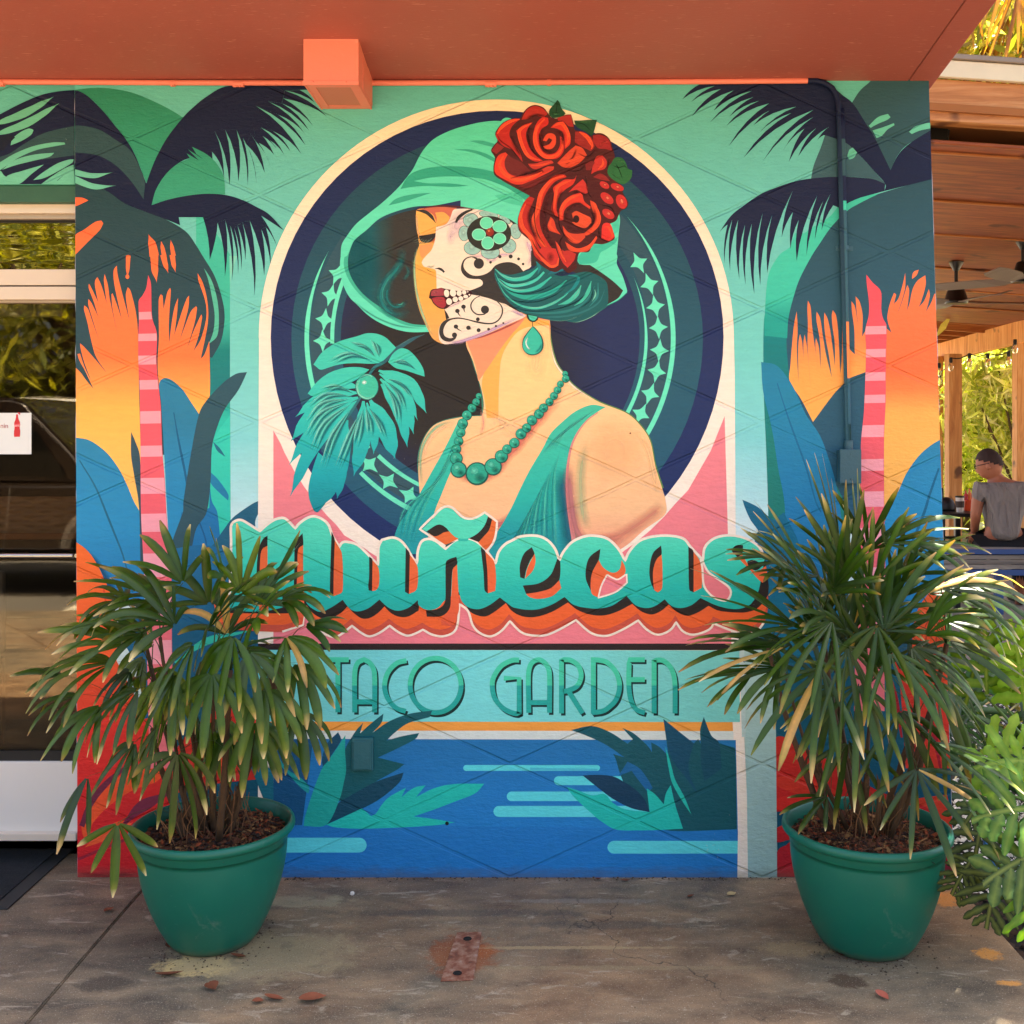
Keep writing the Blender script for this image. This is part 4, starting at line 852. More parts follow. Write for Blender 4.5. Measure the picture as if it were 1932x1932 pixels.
part('painted_panel')
poly('P', '#2a2021', '487 1214 1460 1214 1462 1226.5 487 1226')
poly('P', grad([(487, '#74d8d6'), (900, '#7ce4e0'), (1395, '#7cd6cc')], 0), '487 1226 1395 1227 1396 1362 487 1361')
poly('P', '#fba849', '487 1361 1382 1362 1383 1379 487 1378'); poly('P', '#dce8e0', '516 1378 1383 1379 1384 1397 516 1395')
SH = '#0f3432'; L2 = grad([(1292.9, '#46d4aa'), (1293.3, '#22aea0')])
LET = [('A12', '540 1112 700 1112'), ('A12', '618 1100 618 1508'), ('A12', '745 1510 745 1220 765 1140 815 1110 862 1140 893 1210 895 1510'), ('A12', '745 1430 895 1430'),
    ('A12', '1135 1118 1060 1140 995 1210 970 1308 992 1400 1055 1475 1130 1502'),
    ('A12', '1985 1115 1930 1118 1850 1160 1795 1240 1782 1308 1800 1400 1860 1475 1932 1512 1985 1520 1985 1252 1870 1252'),
    ('A22', '125 1512 123 1220 145 1140 198 1112 250 1140 280 1210 281 1512'), ('A22', '125 1435 281 1435'),
    ('A22', '372 1517 372 1112 440 1116 500 1160 520 1235 490 1310 420 1345 385 1350'), ('A22', '425 1350 530 1517'),
    ('A22', '612 1094 612 1520'), ('A22', '600 1112 660 1116 720 1136 785 1210 810 1310 785 1410 730 1470 680 1500 600 1512'), ('A22', '1000 1112 882 1112 880 1320 900 1430 940 1490 1000 1512'), ('A22', '880 1262 1000 1262'),
    ('A22', '1070 1517 1070 1115 1140 1120 1200 1180 1226 1280 1228 1517')]
for f_, s_ in LET:
    q = parse(s_, f_); stroke('P', SH, tuple(c for a in up(q, 3.4, 4.2) for c in a), 8.6, 60)
o_ = ellp('A12', 1355 + 14, 1308 + 17, 192, 205, n=60); stroke('P', SH, tuple(c for a in o_ + o_[:1] for c in a), 8.6, 170)
for f_, s_ in LET: stroke(f_, L2, s_, 37, 60)
o_ = ellp('A12', 1355, 1306, 192, 205, n=60); stroke('P', L2, tuple(c for a in o_ + o_[:1] for c in a), 9.2, 170)

part('painted_water')
poly('P', grad([(1393, '#2177b0'), (1500, '#2484c8'), (1656, '#2688cc')]), '516 1393.5 1388 1396 1392 1556 1392 1658 516 1658')
poly('P', '#17567f', '516 1394 591 1396 570 1558 516 1558')
poly('P', '#237fc4', '516 1556 1392 1563 1392 1658 516 1658')
def bar(x0, x1, y0, y1, c='#5fe2e6', l=True, r=True):
    h = (y1 - y0) / 2; p = []
    p += [(x0 + h - h * math.sin(a), y1 - h + h * math.cos(a)) for a in [PI * k / 8 for k in range(9)]] if l else [(x0, y1), (x0, y0)]
    p += [(x1 - h + h * math.sin(a), y0 + h - h * math.cos(a)) for a in [PI * k / 8 for k in range(9)]] if r else [(x1, y0), (x1, y1)]
    fillp(p, c)
for a_ in ((874, 1132, 1443, 1454), (1045, 1215, 1464, 1481), (956, 1200, 1493, 1511), (931, 1220, 1520, 1541)): bar(*a_)
bar(500, 692, 1580, 1608); bar(1146, 1392, 1586, 1610, '#5fdfe2', True, False)
poly('P', '#4fc6d8', '1000 1448 1128 1450 1126 1454 1000 1453')
fill('A13', '#1a6f80', '-60 -60 130 10 135 430 140 430'); 
fill('A12', '#15506a', '500 1850 540 1740 620 1658 640 1722 560 1850 510 1960')
fill('A13', '#1d9d9a', '150 -110 240 10 320 60 400 138 396 192 330 140 250 50 170 -40')
D_ = '#145f66'
fill('A12', D_, '660 1860 675 1780 720 1700 760 1640 808 1588 785 1668 860 1600 962 1518 945 1590 880 1662 1000 1580 1150 1522 1330 1495 1310 1545 1150 1590 1050 1660 985 1722 1100 1690 1232 1665 1200 1712 1050 1790 920 1850 1120 1900 @A13 1060 15 900 105 700 230 620 250 640 60', 50)
fill('A13', '#124b60', '625 260 700 215 900 105 1115 32 1080 110 950 222 830 292 700 350 530 427 580 330', 70)
fill('A12', '#1fae9f', '675 1680 672 1800 680 1932 @A13 665 100 625 250 530 427 360 437 372 360 440 150 500 0 @A12 540 1880 610 1780', 60)
fill('A13', '#22cab6', '530 427 620 388 800 303 870 362 905 342 960 262 1020 208 1132 148 1098 218 1190 150 1280 130 1208 218 1350 150 1500 120 1722 118 1650 192 1500 252 1350 310 1188 365 1350 385 1500 410 1340 432 1100 447 800 457 600 447', 50)
fill('A22', '#145a64', '443 1642 600 1613 740 1660 870 1745 910 1712 830 1626 920 1670 1020 1760 1055 1812 1048 1735 1110 1770 1180 1840 1140 1558 1240 1640 1370 1742 1403 1710 1422 1748 1418 1640 1445 1543 1500 1680 1560 1742 1680 1775 @A23 1688 0 1695 462 1150 467 1030 330 900 230 820 60 @A22 780 1860 760 1822 850 1850 700 1750 560 1685', 50)
fill('A22', '#11506a', '1140 1558 1240 1640 1370 1742 1330 1932 @A23 1400 200 1300 60 @A22 1200 1850'); fill('A22', '#0f4f63', '1445 1543 1500 1680 1560 1742 1580 1932 @A23 1450 100 @A22 1420 1860 1430 1720')
fill('A22', '#1a6aa0', '800 1990 870 1880 960 1932 @A23 1020 80 1060 150 1022 180 960 100 900 20')
fill('A23', '#123f5a', '530 55 640 50 760 62 850 108 930 162 1000 240 1037 332 900 302 760 232 640 142', 70)
fill('A23', '#20c7b5', '415 143 500 170 600 205 696 196 760 262 850 310 1037 332 1015 153 1080 200 1143 272 1160 190 1195 128 1230 278 1288 457 1100 467 950 470 790 465 700 420 620 360 520 270 450 200', 60)
fill('A22', '#24c4b0', '1155 1768 1180 1840 1205 1932 @A23 1230 90 1300 220 1352 352 1290 260 1210 120 1180 0', 60)
ell('A13', '#0a1a20', 1441, 417, 14, 15, n=14)
poly('P', CREAM, '1388 1390 1392 1570 1391 1657 1411 1657 1409 1500 1404 1390')
poly('P', grad([(1000, '#bfe0da'), (1400, '#a9cdc6'), (1657, '#9fc6c2')]), '1404 1226 1409 1500 1411 1657 1466 1657 1463 1300 1440 1226')

# ---- build the wall and its painted surfaces
M_STUC = simple('stucco_side', '#a9a8b4', .8, 0, .1, 20, .5, 80)
wall = empty('mural_wall', (0, 0, 0), 0, 'stucco wall painted with a jungle mural of a woman in a rose hat and a taco garden sign', 'wall')
def wp(u, v, y): return Vector(((u - VP_X) / S, y, (1655 - v) / S))
TW = .22
q0 = [wp(146.3, 1660, .0), wp(1799.5, 1660, 0), wp(1752, 138, 0), wp(141.3, 138, 0)]
vv = []
random.seed(5)
outl = []
for a, b, n_ in ((q0[0], q0[1], 2), (q0[1], q0[2], 46), (q0[2], q0[3], 2), (q0[3], q0[0], 46)):
    for k in range(n_):
        p_ = a.lerp(b, k / n_)
        if n_ > 2: p_ = p_ + Vector((random.uniform(-.0022, .0022), 0, 0))
        outl.append(p_)
bm = bmesh.new()
f0 = [bm.verts.new(p) for p in outl]; f1 = [bm.verts.new(p + Vector((0, TW, 0))) for p in outl]
bm.faces.new(f0); bm.faces.new(f1[::-1])
for i in range(len(f0)): bm.faces.new((f0[i], f1[i], f1[(i + 1) % len(f0)], f0[(i + 1) % len(f0)]))
bmesh.ops.recalc_face_normals(bm, faces=bm.faces)
obj('wall_body', bm, M_STUC, wall)
def build_paint(P_, parent):
    me = bpy.data.meshes.new(P_.name); me.from_pydata(P_.v, [], P_.t); me.update()
    ca = me.color_attributes.new('Col', 'FLOAT_COLOR', 'POINT')
    ca.data.foreach_set('color', np.array(P_.c, np.float32).ravel())
    o = link_mesh(P_.name, me, [M_PAINT, M_WASH], parent)
    me.polygons.foreach_set('material_index', P_.wash)
    return o
for P_ in PARTS: build_paint(P_, wall)
# ------------------------------------------------------------------ painted header over the door
YH = .03
part('painted_header'); CUR.y0 = YH - .0004; CUR.k = (DIST + YH) / DIST
PARTS.pop(); LVL[:, :80] = 0
CLIP = [(-700, 150), (141.5, 150), (141.5, 348), (-700, 348)]
poly('P', SKY, '-700 150 142 150 142 348 -700 348')
fill('A00', NAVY, '-1200 1200 -900 900 -500 800 -100 920 0 868 150 790 300 725 430 695 560 684 600 684 600 1396 -1200 1396')
fill('A00', '#2c4b4e', '600 950 480 970 330 1010 200 1080 80 1160 0 1190 -200 1300 -200 1340 0 1290 100 1240 600 1170')
fill('A00', MINTG, '-300 1320 0 1290 40 1330 160 1396 -300 1396'); fill('A00', MINTG, '60 1330 180 1290 335 1245 250 1310 140 1396 20 1396')
blades('A00', MINTG, '-60 950 412 732 60 .04 -60 1030 455 780 60 .05', 'leaf')
for s_ in ('85 1100 100 1050 160 1000 225 972 258 985 240 1020 170 1065', '0 1230 120 1160 260 1105 400 1078 490 1078 498 1092 400 1110 280 1135 150 1190 60 1250 0 1290', '20 1285 120 1210 260 1170 415 1155 380 1185 260 1215 120 1250', '255 1362 320 1310 430 1240 520 1208 560 1205 550 1230 450 1290 340 1345', '400 1396 480 1330 560 1245 570 1396', '310 1396 400 1330 500 1270 560 1245 540 1280 440 1360 410 1396'):
    fill('A00', MINTG, s_)
fill('A00', '#121a2c', '-40 1050 60 1020 120 1040 60 1100 30 1140 -40 1130')
hp = PARTS_H = CUR
M_TEALW = simple('header_paint', '#3f8f78', .7, 0, .08, 10, .3)
M_DKGRN = simple('dark_green_paint', '#2a5a42', .55, 0, .12, 14, .3)
hdr = empty('door_header', px(0, 348, YH), 0, 'painted wall strip above the glass door with dark palm fronds on mint', 'wall')
def keep(o, par):       # parent without moving
    o.parent = par; o.matrix_parent_inverse = Matrix.Translation(-Vector(par.location)); return o
x0h, x1h = -3.2, px(143, 0, YH).x
keep(boxo('header_wall', x0h, x1h, YH, YH + .3, px(0, 349, YH).z, 2.75, M_TEALW), hdr)
keep(build_paint(hp, None), hdr)
keep(boxo('green_ledge', x0h, x1h, YH + .006, YH + .3, px(0, 381, YH).z, px(0, 349.5, YH).z, M_DKGRN, None, .002), hdr)

# ------------------------------------------------------------------ soffit with vent hood and pipe
def salmon(name, col):
    m = MatB(name); co = m.coord(obj_=False)
    n1 = m.noise(co, 2.2, 5, .6); n2 = m.noise(m.coord((2, 9, 2), False), 22, 6, .6)
    c = m.mix(n1, tuple(x * .86 for x in hx(col)[:3]) + (1,), tuple(min(1, x * 1.1) for x in hx(col)[:3]) + (1,))
    scr = m.ramp(m.noise(m.coord((3, 26, 3), False), 9, 3, .5, .4), [(.66, 0.0), (.72, .4)])
    c = m.mix(scr, c, '#e8a890')
    return m.done(c, .5, m.bump(n2, .35, .003), spec=.4)
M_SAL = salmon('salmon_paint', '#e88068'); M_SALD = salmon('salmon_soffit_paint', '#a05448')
SL = .16; ZS = 2.607
def sheet(name, x0, x1, y0, y1, th, mat, parent):
    bm = bmesh.new(); vs_ = []
    for y in (y0, y1):
        z = ZS - SL * y
        for x, dz in ((x0, 0), (x1, 0), (x1, th), (x0, th)): vs_.append(bm.verts.new((x, y, z + dz)))
    for f in ((0, 3, 2, 1), (4, 5, 6, 7), (0, 1, 5, 4), (1, 2, 6, 5), (2, 3, 7, 6), (3, 0, 4, 7)): bm.faces.new([vs_[i] for i in f])
    bmesh.ops.recalc_face_normals(bm, faces=bm.faces)
    bmesh.ops.bevel(bm, geom=bm.edges[:], offset=.0025, segments=1, affect='EDGES')
    return obj(name, bm, mat, parent)
soff = empty('soffit', (0, 0, 0)); soff['kind'] = 'structure'
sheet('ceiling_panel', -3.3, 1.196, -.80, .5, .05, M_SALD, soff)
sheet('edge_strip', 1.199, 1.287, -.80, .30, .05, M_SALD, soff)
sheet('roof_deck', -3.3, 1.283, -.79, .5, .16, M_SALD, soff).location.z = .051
boxo('fascia', -3.3, 1.287, -.84, -.802, ZS + .115, ZS + .36, M_SAL, soff, .004)
# the vent hood
hood = empty('vent_hood', (-.643, -.14, 2.51), 0, 'boxy salmon painted vent hood under the soffit with a perforated grille below', 'vent')
bm = bmesh.new()
x0, x1, yf, zb = -.7270, -.5600, -.270, 2.512
t_ = .006
for a in ((x0, x1, yf, yf + t_, zb, 2.70), (x0, x0 + t_, yf + t_, -.003, zb, 2.655), (x1 - t_, x1, yf + t_, -.003, zb, 2.655)): box(bm, *a, .0012)
keep(obj('hood_body', bm, M_SAL), hood)
keep(boxo('lip', x0 - .002, x1 + .001, yf - .003, yf, zb - .001, zb + .012, M_SAL, None, .0008), hood)
keep(boxo('side_flange', x1, x1 + .0015, -.19, -.006, zb + .012, 2.62, M_SAL), hood)
mm = MatB('grille_mesh'); co = mm.coord(obj_=False); vo = mm.n('ShaderNodeTexVoronoi'); vo.inputs['Scale'].default_value = 210; vo.inputs['Randomness'].default_value = 0; mm.l(co, vo.inputs['Vector'])
cg = mm.mix(mm.ramp(vo.outputs['Distance'], [(.30, 1.0), (.42, 0.0)]), '#c8745c', '#40201a'); M_GR = mm.done(cg, .6)
bm = bmesh.new(); box(bm, x0 + .03, x1 - .03, yf + .035, -.035, zb + .004, zb + .006); keep(obj('grille', bm, M_GR), hood)
bm = bmesh.new()
for a in ((x0 + t_, x0 + .03, yf + t_, -.004), (x1 - .03, x1 - t_, yf + t_, -.004), (x0 + .03, x1 - .03, yf + t_, yf + .035), (x0 + .03, x1 - .03, -.035, -.004)): box(bm, *a, zb + .002, zb + .005)
keep(obj('bottom_frame', bm, M_SAL), hood)
for sx in (-.697, -.598):
    bm = bmesh.new(); bmesh.ops.create_uvsphere(bm, u_segments=10, v_segments=6, radius=.004); s_ = keep(obj('screw', bm, M_SAL, None, 'all'), hood); s_.location = Vector((sx, yf - .002, zb + .007)) 
# salmon pipe under the soffit
cond = empty('salmon_conduit', (0, -.012, 2.60), 0, 'thin salmon pipe strapped along the top of the wall below the soffit', 'pipe')
zc = px(0, 157, 0).z
bm = bmesh.new(); tube(bm, [(-3.2, -.012, zc + .003), (-1.9, -.012, zc + .002), (-1.2, -.012, zc - .002), (-.5, -.012, zc - .003), (.3, -.013, zc), (.87, -.013, zc + .004)], .0088, 12); keep(obj('pipe', bm, M_SAL, None, True), cond)
def strap(u, v, r, mat, par, ax='x', scr=1, wd=.016):
    p = px(u, v, -.012)
    bm = bmesh.new()
    a = (wd / 2, 0, 0) if ax == 'x' else (0, 0, wd / 2)
    tube(bm, [p - Vector(a), p + Vector(a)], r + .0022, 12)
    if ax == 'x': box(bm, p.x - wd / 2, p.x + wd / 2, -.006, -.003, p.z + r, p.z + r + .014)
    else: box(bm, p.x - r - .018, p.x + r + .018, -.004, -.0022, p.z - wd / 2, p.z + wd / 2)
    st = keep(obj('strap', bm, mat, None, True), par)
    for k in range(scr):
        bm = bmesh.new(); bmesh.ops.create_uvsphere(bm, u_segments=8, v_segments=6, radius=.0032)
        s2 = obj('screw', bm, M_SAL if ax == 'x' else mat, None, 'all'); q = Vector((p.x + (k - (scr - 1) / 2) * .014, -.019, p.z - r - .002)) if ax == 'x' else Vector((p.x - .02, -.006, p.z))
        s2.parent = st; s2.location = q; st_inv = st.matrix_parent_inverse
        s2.matrix_parent_inverse = Matrix.Identity(4)
for u, v, sc_, wd in ((4, 157, 1, .014), (326, 157, 1, .014), (450, 158, 2, .036), (926, 158, 2, .036), (1036, 155.5, 1, .014)): strap(u, v, .0088, M_SAL, cond, 'x', sc_, wd)

# painted-over conduit dropping to a junction box
def banded(name, pts, rad, bands, mat, parent):
    bm = bmesh.new(); tube(bm, pts, rad, 14)
    me = bpy.data.meshes.new(name); bm.to_mesh(me); bm.free(); me.polygons.foreach_set('use_smooth', [True] * len(me.polygons))
    ca = me.color_attributes.new('Col', 'FLOAT_COLOR', 'POINT')
    for i, v_ in enumerate(me.vertices):
        vpx = VP_Y - (v_.co.z - EYE) * S * DIST / (DIST - .014); c = hx('#ffffff')
        for lim, c_ in bands:
            if vpx <= lim: c = hx(c_); break
        ca.data[i].color = c
    return link_mesh(name, me, mat, parent)
dc = empty('junction_conduit', (1, -.014, 1.5), 0, 'dark conduit painted to match the mural, bending down the wall beside the striped right trunk', 'pipe')
YC = -.014
bend = [(.862, zc + .004), (.89, zc + .003), (.918, zc - .004), (.942, zc - .02), (.957, zc - .045), (.9635, zc - .075)]
down = []
zs = [px(0, v, YC).z for v in sorted([205, 240, 262, 264, 300, 331, 333.5, 360, 379, 380.5, 396, 398, 430, 470, 520, 560, 606, 609, 650, 690, 712, 715, 760, 800, 838])]
ub = lambda z: VP_Y - (z - EYE) * F_PX / (DIST + YC)
for z in zs[::-1]:
    v = ub(z); u = 1588 + (v - 205) * (1601 - 1588) / 633 ; down.append((px(u, v, YC).x, z))
pts = [(x, YC, z) for x, z in bend + down]
keep(banded('pipe', pts, .0092, [(263, NAVY), (332, '#33555a'), (379.7, NAV2), (397, '#43c6a6'), (607.5, '#38606a'), (713, '#fb8f4c'), (2000, '#336070')], M_PAINT, None), dc)
M_BOXP = simple('box_teal_paint', '#2b5662', .5, 0, .1, 12, .5, 90)
strap(1594.5, 468, .0105, M_BOXP, dc, 'z', 1, .014)
bm = bmesh.new(); p = px(1601, 838, YC); tube(bm, [p + Vector((0, 0, .012)), p - Vector((0, 0, .016))], .0145, 14); keep(obj('coupling', bm, M_BOXP, None, True), dc)
jb = empty('junction_box', px(1605, 880, 0), 0, 'small teal painted junction box below the conduit beside the right striped trunk', 'electrical box')
a = px(1586, 911, -.05); b = px(1624, 849, -.05)
keep(boxo('box_body', a.x, b.x, -.046, -.0035, a.z, b.z, M_BOXP, None, .003), jb)
keep(boxo('cover', a.x - .002, b.x + .002, -.0505, -.0465, a.z - .002, b.z + .002, M_BOXP, None, .0015), jb)
for dz in (.012, -.012):
    bm = bmesh.new(); bmesh.ops.create_uvsphere(bm, u_segments=8, v_segments=6, radius=.0025); s_ = keep(obj('screw', bm, M_BOXP, None, 'all'), jb); s_.location = Vector(((a.x + b.x) / 2, -.0505, (b.z - .012) if dz > 0 else (a.z + .012)))
M_OUT = simple('outlet_teal_paint', '#176068', .5, 0, .1, 12, .4, 90)
ob = empty('outlet_cover', px(685, 1421, 0), 0, 'dark teal painted outlet cover among the left mural fronds above the water', 'electrical box')
a = px(664.5, 1453, -.01); b = px(705, 1391, -.01)
keep(boxo('cover', a.x, b.x, -.022, -.0035, a.z, b.z, M_OUT, None, .003), ob)
keep(boxo('flap', a.x + .006, b.x - .006, -.0265, -.0225, a.z + .006, b.z - .008, M_OUT, None, .002), ob)

# ------------------------------------------------------------------ glass door and transom
M_ALU = simple('white_aluminium', '#d8c8b4', .35, 0, .05, 6, .08, 200)
M_ALUG = simple('shaded_aluminium', '#a8998a', .4, .3, .05, 6)  # the white aluminium with shade put into its colour
M_WHITE = simple('white_kick_panel', '#dcd6cc', .45, 0, .05, 3, .1, 40)
M_BLACK = simple('black_rubber', '#0c0b0a', .6)
M_CHR = simple('brushed_steel', '#c8c6c2', .22, 1, .04, 30)
def glassm(name, tint='#ffffff', refl=.35):
    m = bpy.data.materials.new(name); m.use_nodes = True; n_ = m.node_tree; n_.nodes.clear()
    o = n_.nodes.new('ShaderNodeOutputMaterial'); mx = n_.nodes.new('ShaderNodeMixShader'); t = n_.nodes.new('ShaderNodeBsdfTransparent'); g = n_.nodes.new('ShaderNodeBsdfGlossy')
    g.inputs['Roughness'].default_value = .012; g.inputs['Color'].default_value = hx('#fff2d8'); t.inputs['Color'].default_value = hx(tint)
    nz = n_.nodes.new('ShaderNodeTexNoise'); nz.inputs['Scale'].default_value = 1.7; bp = n_.nodes.new('ShaderNodeBump'); bp.inputs['Strength'].default_value = .03; bp.inputs['Distance'].default_value = .05
    n_.links.new(nz.outputs[0], bp.inputs['Height']); n_.links.new(bp.outputs[0], g.inputs['Normal'])
    lw = n_.nodes.new('ShaderNodeFresnel'); lw.inputs[0].default_value = 1.5
    ad = n_.nodes.new('ShaderNodeMath'); ad.operation = 'ADD'; ad.inputs[1].default_value = refl; n_.links.new(lw.outputs[0], ad.inputs[0])
    n_.links.new(ad.outputs[0], mx.inputs[0]); n_.links.new(t.outputs[0], mx.inputs[1]); n_.links.new(g.outputs[0], mx.inputs[2]); n_.links.new(mx.outputs[0], o.inputs[0])
    return m
M_GL = glassm('door_glass', '#c8c2b8', .02); M_GLT = glassm('transom_glass', '#8a8478', .16)
YD = .10
dx1 = px(150, 0, YD).x; dx0 = -2.62
dr = empty('glass_door', (-2.0, YD, .02), 0, 'tall glass door with a white aluminium frame, transom and white kick panel', 'door')
def dband(name, v0, v1, y0, y1, mat, bev=.002, xa=None, xb=None):
    return keep(boxo(name, dx0 if xa is None else xa, dx1 if xb is None else xb, y0, y1, px(0, v1, y0).z, px(0, v0, y0).z, mat, None, bev), dr)
dband('head_frame', 382, 402, YD - .03, YD + .05, M_ALU)
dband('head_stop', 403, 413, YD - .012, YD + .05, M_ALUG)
dband('head_gasket', 413.5, 419.5, YD + .01, YD + .05, M_BLACK, 0)
dband('transom_glass', 418, 508, YD + .018, YD + .024, M_GLT, 0)
dband('transom_bar', 508, 538, YD - .012, YD + .05, M_ALU)
dband('transom_gasket', 538.5, 540, YD, YD + .05, M_BLACK, 0)
dband('door_top_rail', 540.5, 565, YD - .020, YD + .05, M_ALU)
dband('rail_shade_strip', 565.5, 571, YD - .005, YD + .05, M_ALUG)  # darker strip in place of the shadow under the top rail
dband('glass', 570, 1418, YD + .018, YD + .024, M_GL, 0)
dband('bottom_gasket', 1417, 1437, YD + .008, YD + .05, M_BLACK, 0)
dband('kick_panel', 1437.5, 1570, YD - .004, YD + .05, M_WHITE, .002)
dband('threshold', 1573, 1587, YD - .03, YD + .06, M_ALU, .002)
dband('threshold_lip', 1570.5, 1573, YD - .0, YD + .06, M_BLACK, 0)
keep(boxo('closer', dx0, px(120, 0, YD + .04).x, YD + .03, YD + .07, px(0, 597, YD + .03).z, px(0, 572, YD + .03).z, simple('closer_grey', '#aab0a0', .4, 0, .1, 8), None, .003), dr)
bm = bmesh.new(); z_ = px(0, 1048.5, YD - .05).z; tube(bm, [(dx0, YD - .05, z_), (dx1, YD - .05, z_)], .0085, 14); pb = keep(obj('push_bar', bm, M_CHR, None, True), dr)
for xx in (-2.55, dx1 + .01):
    bm = bmesh.new(); tube(bm, [(xx, YD - .05, z_), (xx, YD + .02, z_)], .007, 10); c_ = obj('bracket', bm, M_CHR, None, True); c_.parent = pb
# small sign stuck behind the glass
M_PAPER = simple('sign_paper', '#dfe3e0', .5, 0, .03, 4); M_REDP = simple('sign_red', '#c8202c', .5); M_PINK = simple('sign_pink', '#c86a60', .5); M_WP = simple('sign_white', '#f2ecea', .5)
ys = YD + .014
a = px(-62, 857, ys); b = px(59, 779, ys)
sg = empty('bottle_sign', (a + b) / 2, 0, 'white paper sign with a red cola bottle stuck on the door glass', 'sign')
keep(boxo('paper', a.x, b.x, ys, ys + .002, a.z, b.z, M_PAPER), sg)
def flat(name, pts, y, mat, par):
    pl = [(px(u, v, y)) for u, v in pts]
    n_ = len(pl); bm = bmesh.new(); f = [bm.verts.new(p) for p in pl]; bm.faces.new(f); bmesh.ops.recalc_face_normals(bm, faces=bm.faces); bmesh.ops.triangulate(bm, faces=bm.faces)
    bm.normal_update()
    for fc in bm.faces:
        if fc.normal.y > 0: fc.normal_flip()
    return keep(obj(name, bm, mat), par)
bz = lambda s_: [(x * .16, 734.4 + y * .16) for x, y in [(float(q.split(',')[0]), float(q.split(',')[1])) for q in s_.split()]]
bot = bz('190,296 212,296 214,330 222,360 234,385 238,420 232,450 238,490 236,540 234,560 168,562 164,540 166,490 172,450 166,425 168,392 180,362 188,332')
flat('bottle', curve(bot, True, 40), ys - .0006, M_REDP, sg); flat('cap', bz('208,272 222,270 238,285 238,300 226,298 212,285'), ys - .0006, M_REDP, sg)
flat('bottle_band', bz('168,412 236,408 233,440 170,443'), ys - .0012, simple('sign_band', '#e0606a', .5), sg)
def text(name, body, u, v, h, y, mat, par, shear=0, al='LEFT'):
    cu = bpy.data.curves.new(name, 'FONT'); cu.body = body; cu.size = h * (DIST + y) / F_PX * 1.4; cu.shear = shear; cu.align_x = al
    o = bpy.data.objects.new(name, cu); COL.objects.link(o); cu.materials.append(mat); o.rotation_euler = (R(90), 0, 0); o.location = px(u, v, y)
    dg = bpy.context.evaluated_depsgraph_get(); me = bpy.data.meshes.new_from_object(o.evaluated_get(dg)); me.name = name
    me.transform(o.matrix_basis); bpy.data.objects.remove(o); o2 = bpy.data.objects.new(name, me); COL.objects.link(o2)
    return keep(o2, par)
text('lettering', 'Coca-Cola', 32.4, 804.5, 3.0, ys - .0018, M_WP, sg, .25, 'CENTER')
text('lettering', 'here are', -24, 797, 4.3, ys - .0008, M_PINK, sg); text('lettering', 'nin', 0.5, 807.5, 9, ys - .0008, simple('sign_rose', '#a83a48', .5), sg)

# ------------------------------------------------------------------ dim dining room behind the glass
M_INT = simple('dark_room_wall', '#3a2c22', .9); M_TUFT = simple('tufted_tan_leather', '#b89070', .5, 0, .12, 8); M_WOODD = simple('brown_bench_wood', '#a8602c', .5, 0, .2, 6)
room = empty('dining_room', (-2.5, 2, 0)); room['kind'] = 'structure'
bm = bmesh.new(); 
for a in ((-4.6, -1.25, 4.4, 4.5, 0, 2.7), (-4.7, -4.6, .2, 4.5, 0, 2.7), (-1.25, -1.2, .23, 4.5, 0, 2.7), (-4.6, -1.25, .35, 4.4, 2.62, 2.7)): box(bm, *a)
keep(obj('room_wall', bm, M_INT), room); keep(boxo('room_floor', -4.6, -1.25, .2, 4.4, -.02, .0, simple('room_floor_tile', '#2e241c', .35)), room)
be = empty('tufted_bench', (-3.2, 2.3, 0), 0, 'tan tufted restaurant bench seen dimly through the glass door', 'bench')
yb = 2.35
def zv(v, y): return px(0, v, y).z
bm = bmesh.new()
nx_, nz_ = 14, 4; xa, xb = -4.3, -2.05; za, zb_ = zv(1004, yb), zv(936, yb)
g_ = []
for j in range(nz_ * 4 + 1):
    row = []
    for i in range(nx_ * 4 + 1):
        fx, fz = i / 4, j / 4
        d_ = abs(math.sin(PI * (fx + fz) / 1.0)) * abs(math.sin(PI * (fx - fz) / 1.0))
        row.append(bm.verts.new((xa + (xb - xa) * i / (nx_ * 4), yb - .05 * d_ ** .4, za + (zb_ - za) * j / (nz_ * 4))))
    g_.append(row)
for a_, b_ in zip(g_, g_[1:]):
    for k in range(len(a_) - 1): bm.faces.new((a_[k], a_[k + 1], b_[k + 1], b_[k]))
keep(obj('tufted_back', bm, M_TUFT, None, 'all'), be)
keep(boxo('back_rail', xa, xb, yb - .06, yb + .06, zv(1016, yb), za, M_WOODD, None, .006), be)
keep(boxo('bench_seat', xa, xb, yb - .45, yb, .36, .44, M_TUFT, None, .02), be); keep(boxo('bench_base', xa, xb, yb - .4, yb, 0, .36, M_INT), be)
M_CLOTH = simple('grey_cloth', '#8f8a84', .8)
for k, (cx_, w_) in enumerate(((-2.93, .3), (-2.63, .26))):
    ch = empty('dining_chair', (cx_, 1.35, 0), 0, ('grey slip-covered chair seen through the door glass below the push bar, farther from the wall', 'grey slip-covered chair seen through the door glass below the push bar, nearer the painted wall')[k], 'chair', 'chairs in the dining room')
    keep(boxo('back', cx_ - w_ / 2, cx_ + w_ / 2, 1.5, 1.54, .42, zv(1072 + k * 6, 1.5), M_CLOTH, None, .015), ch); keep(boxo('seat', cx_ - w_ / 2, cx_ + w_ / 2, 1.12, 1.5, .40, .45, M_CLOTH, None, .015), ch)
    for sx in (-1, 1):
        for sy in (1.14, 1.50): keep(boxo('leg', cx_ + sx * (w_ / 2 - .02) - .015, cx_ + sx * (w_ / 2 - .02) + .015, sy, sy + .03, .0, .40, M_BLACK), ch)

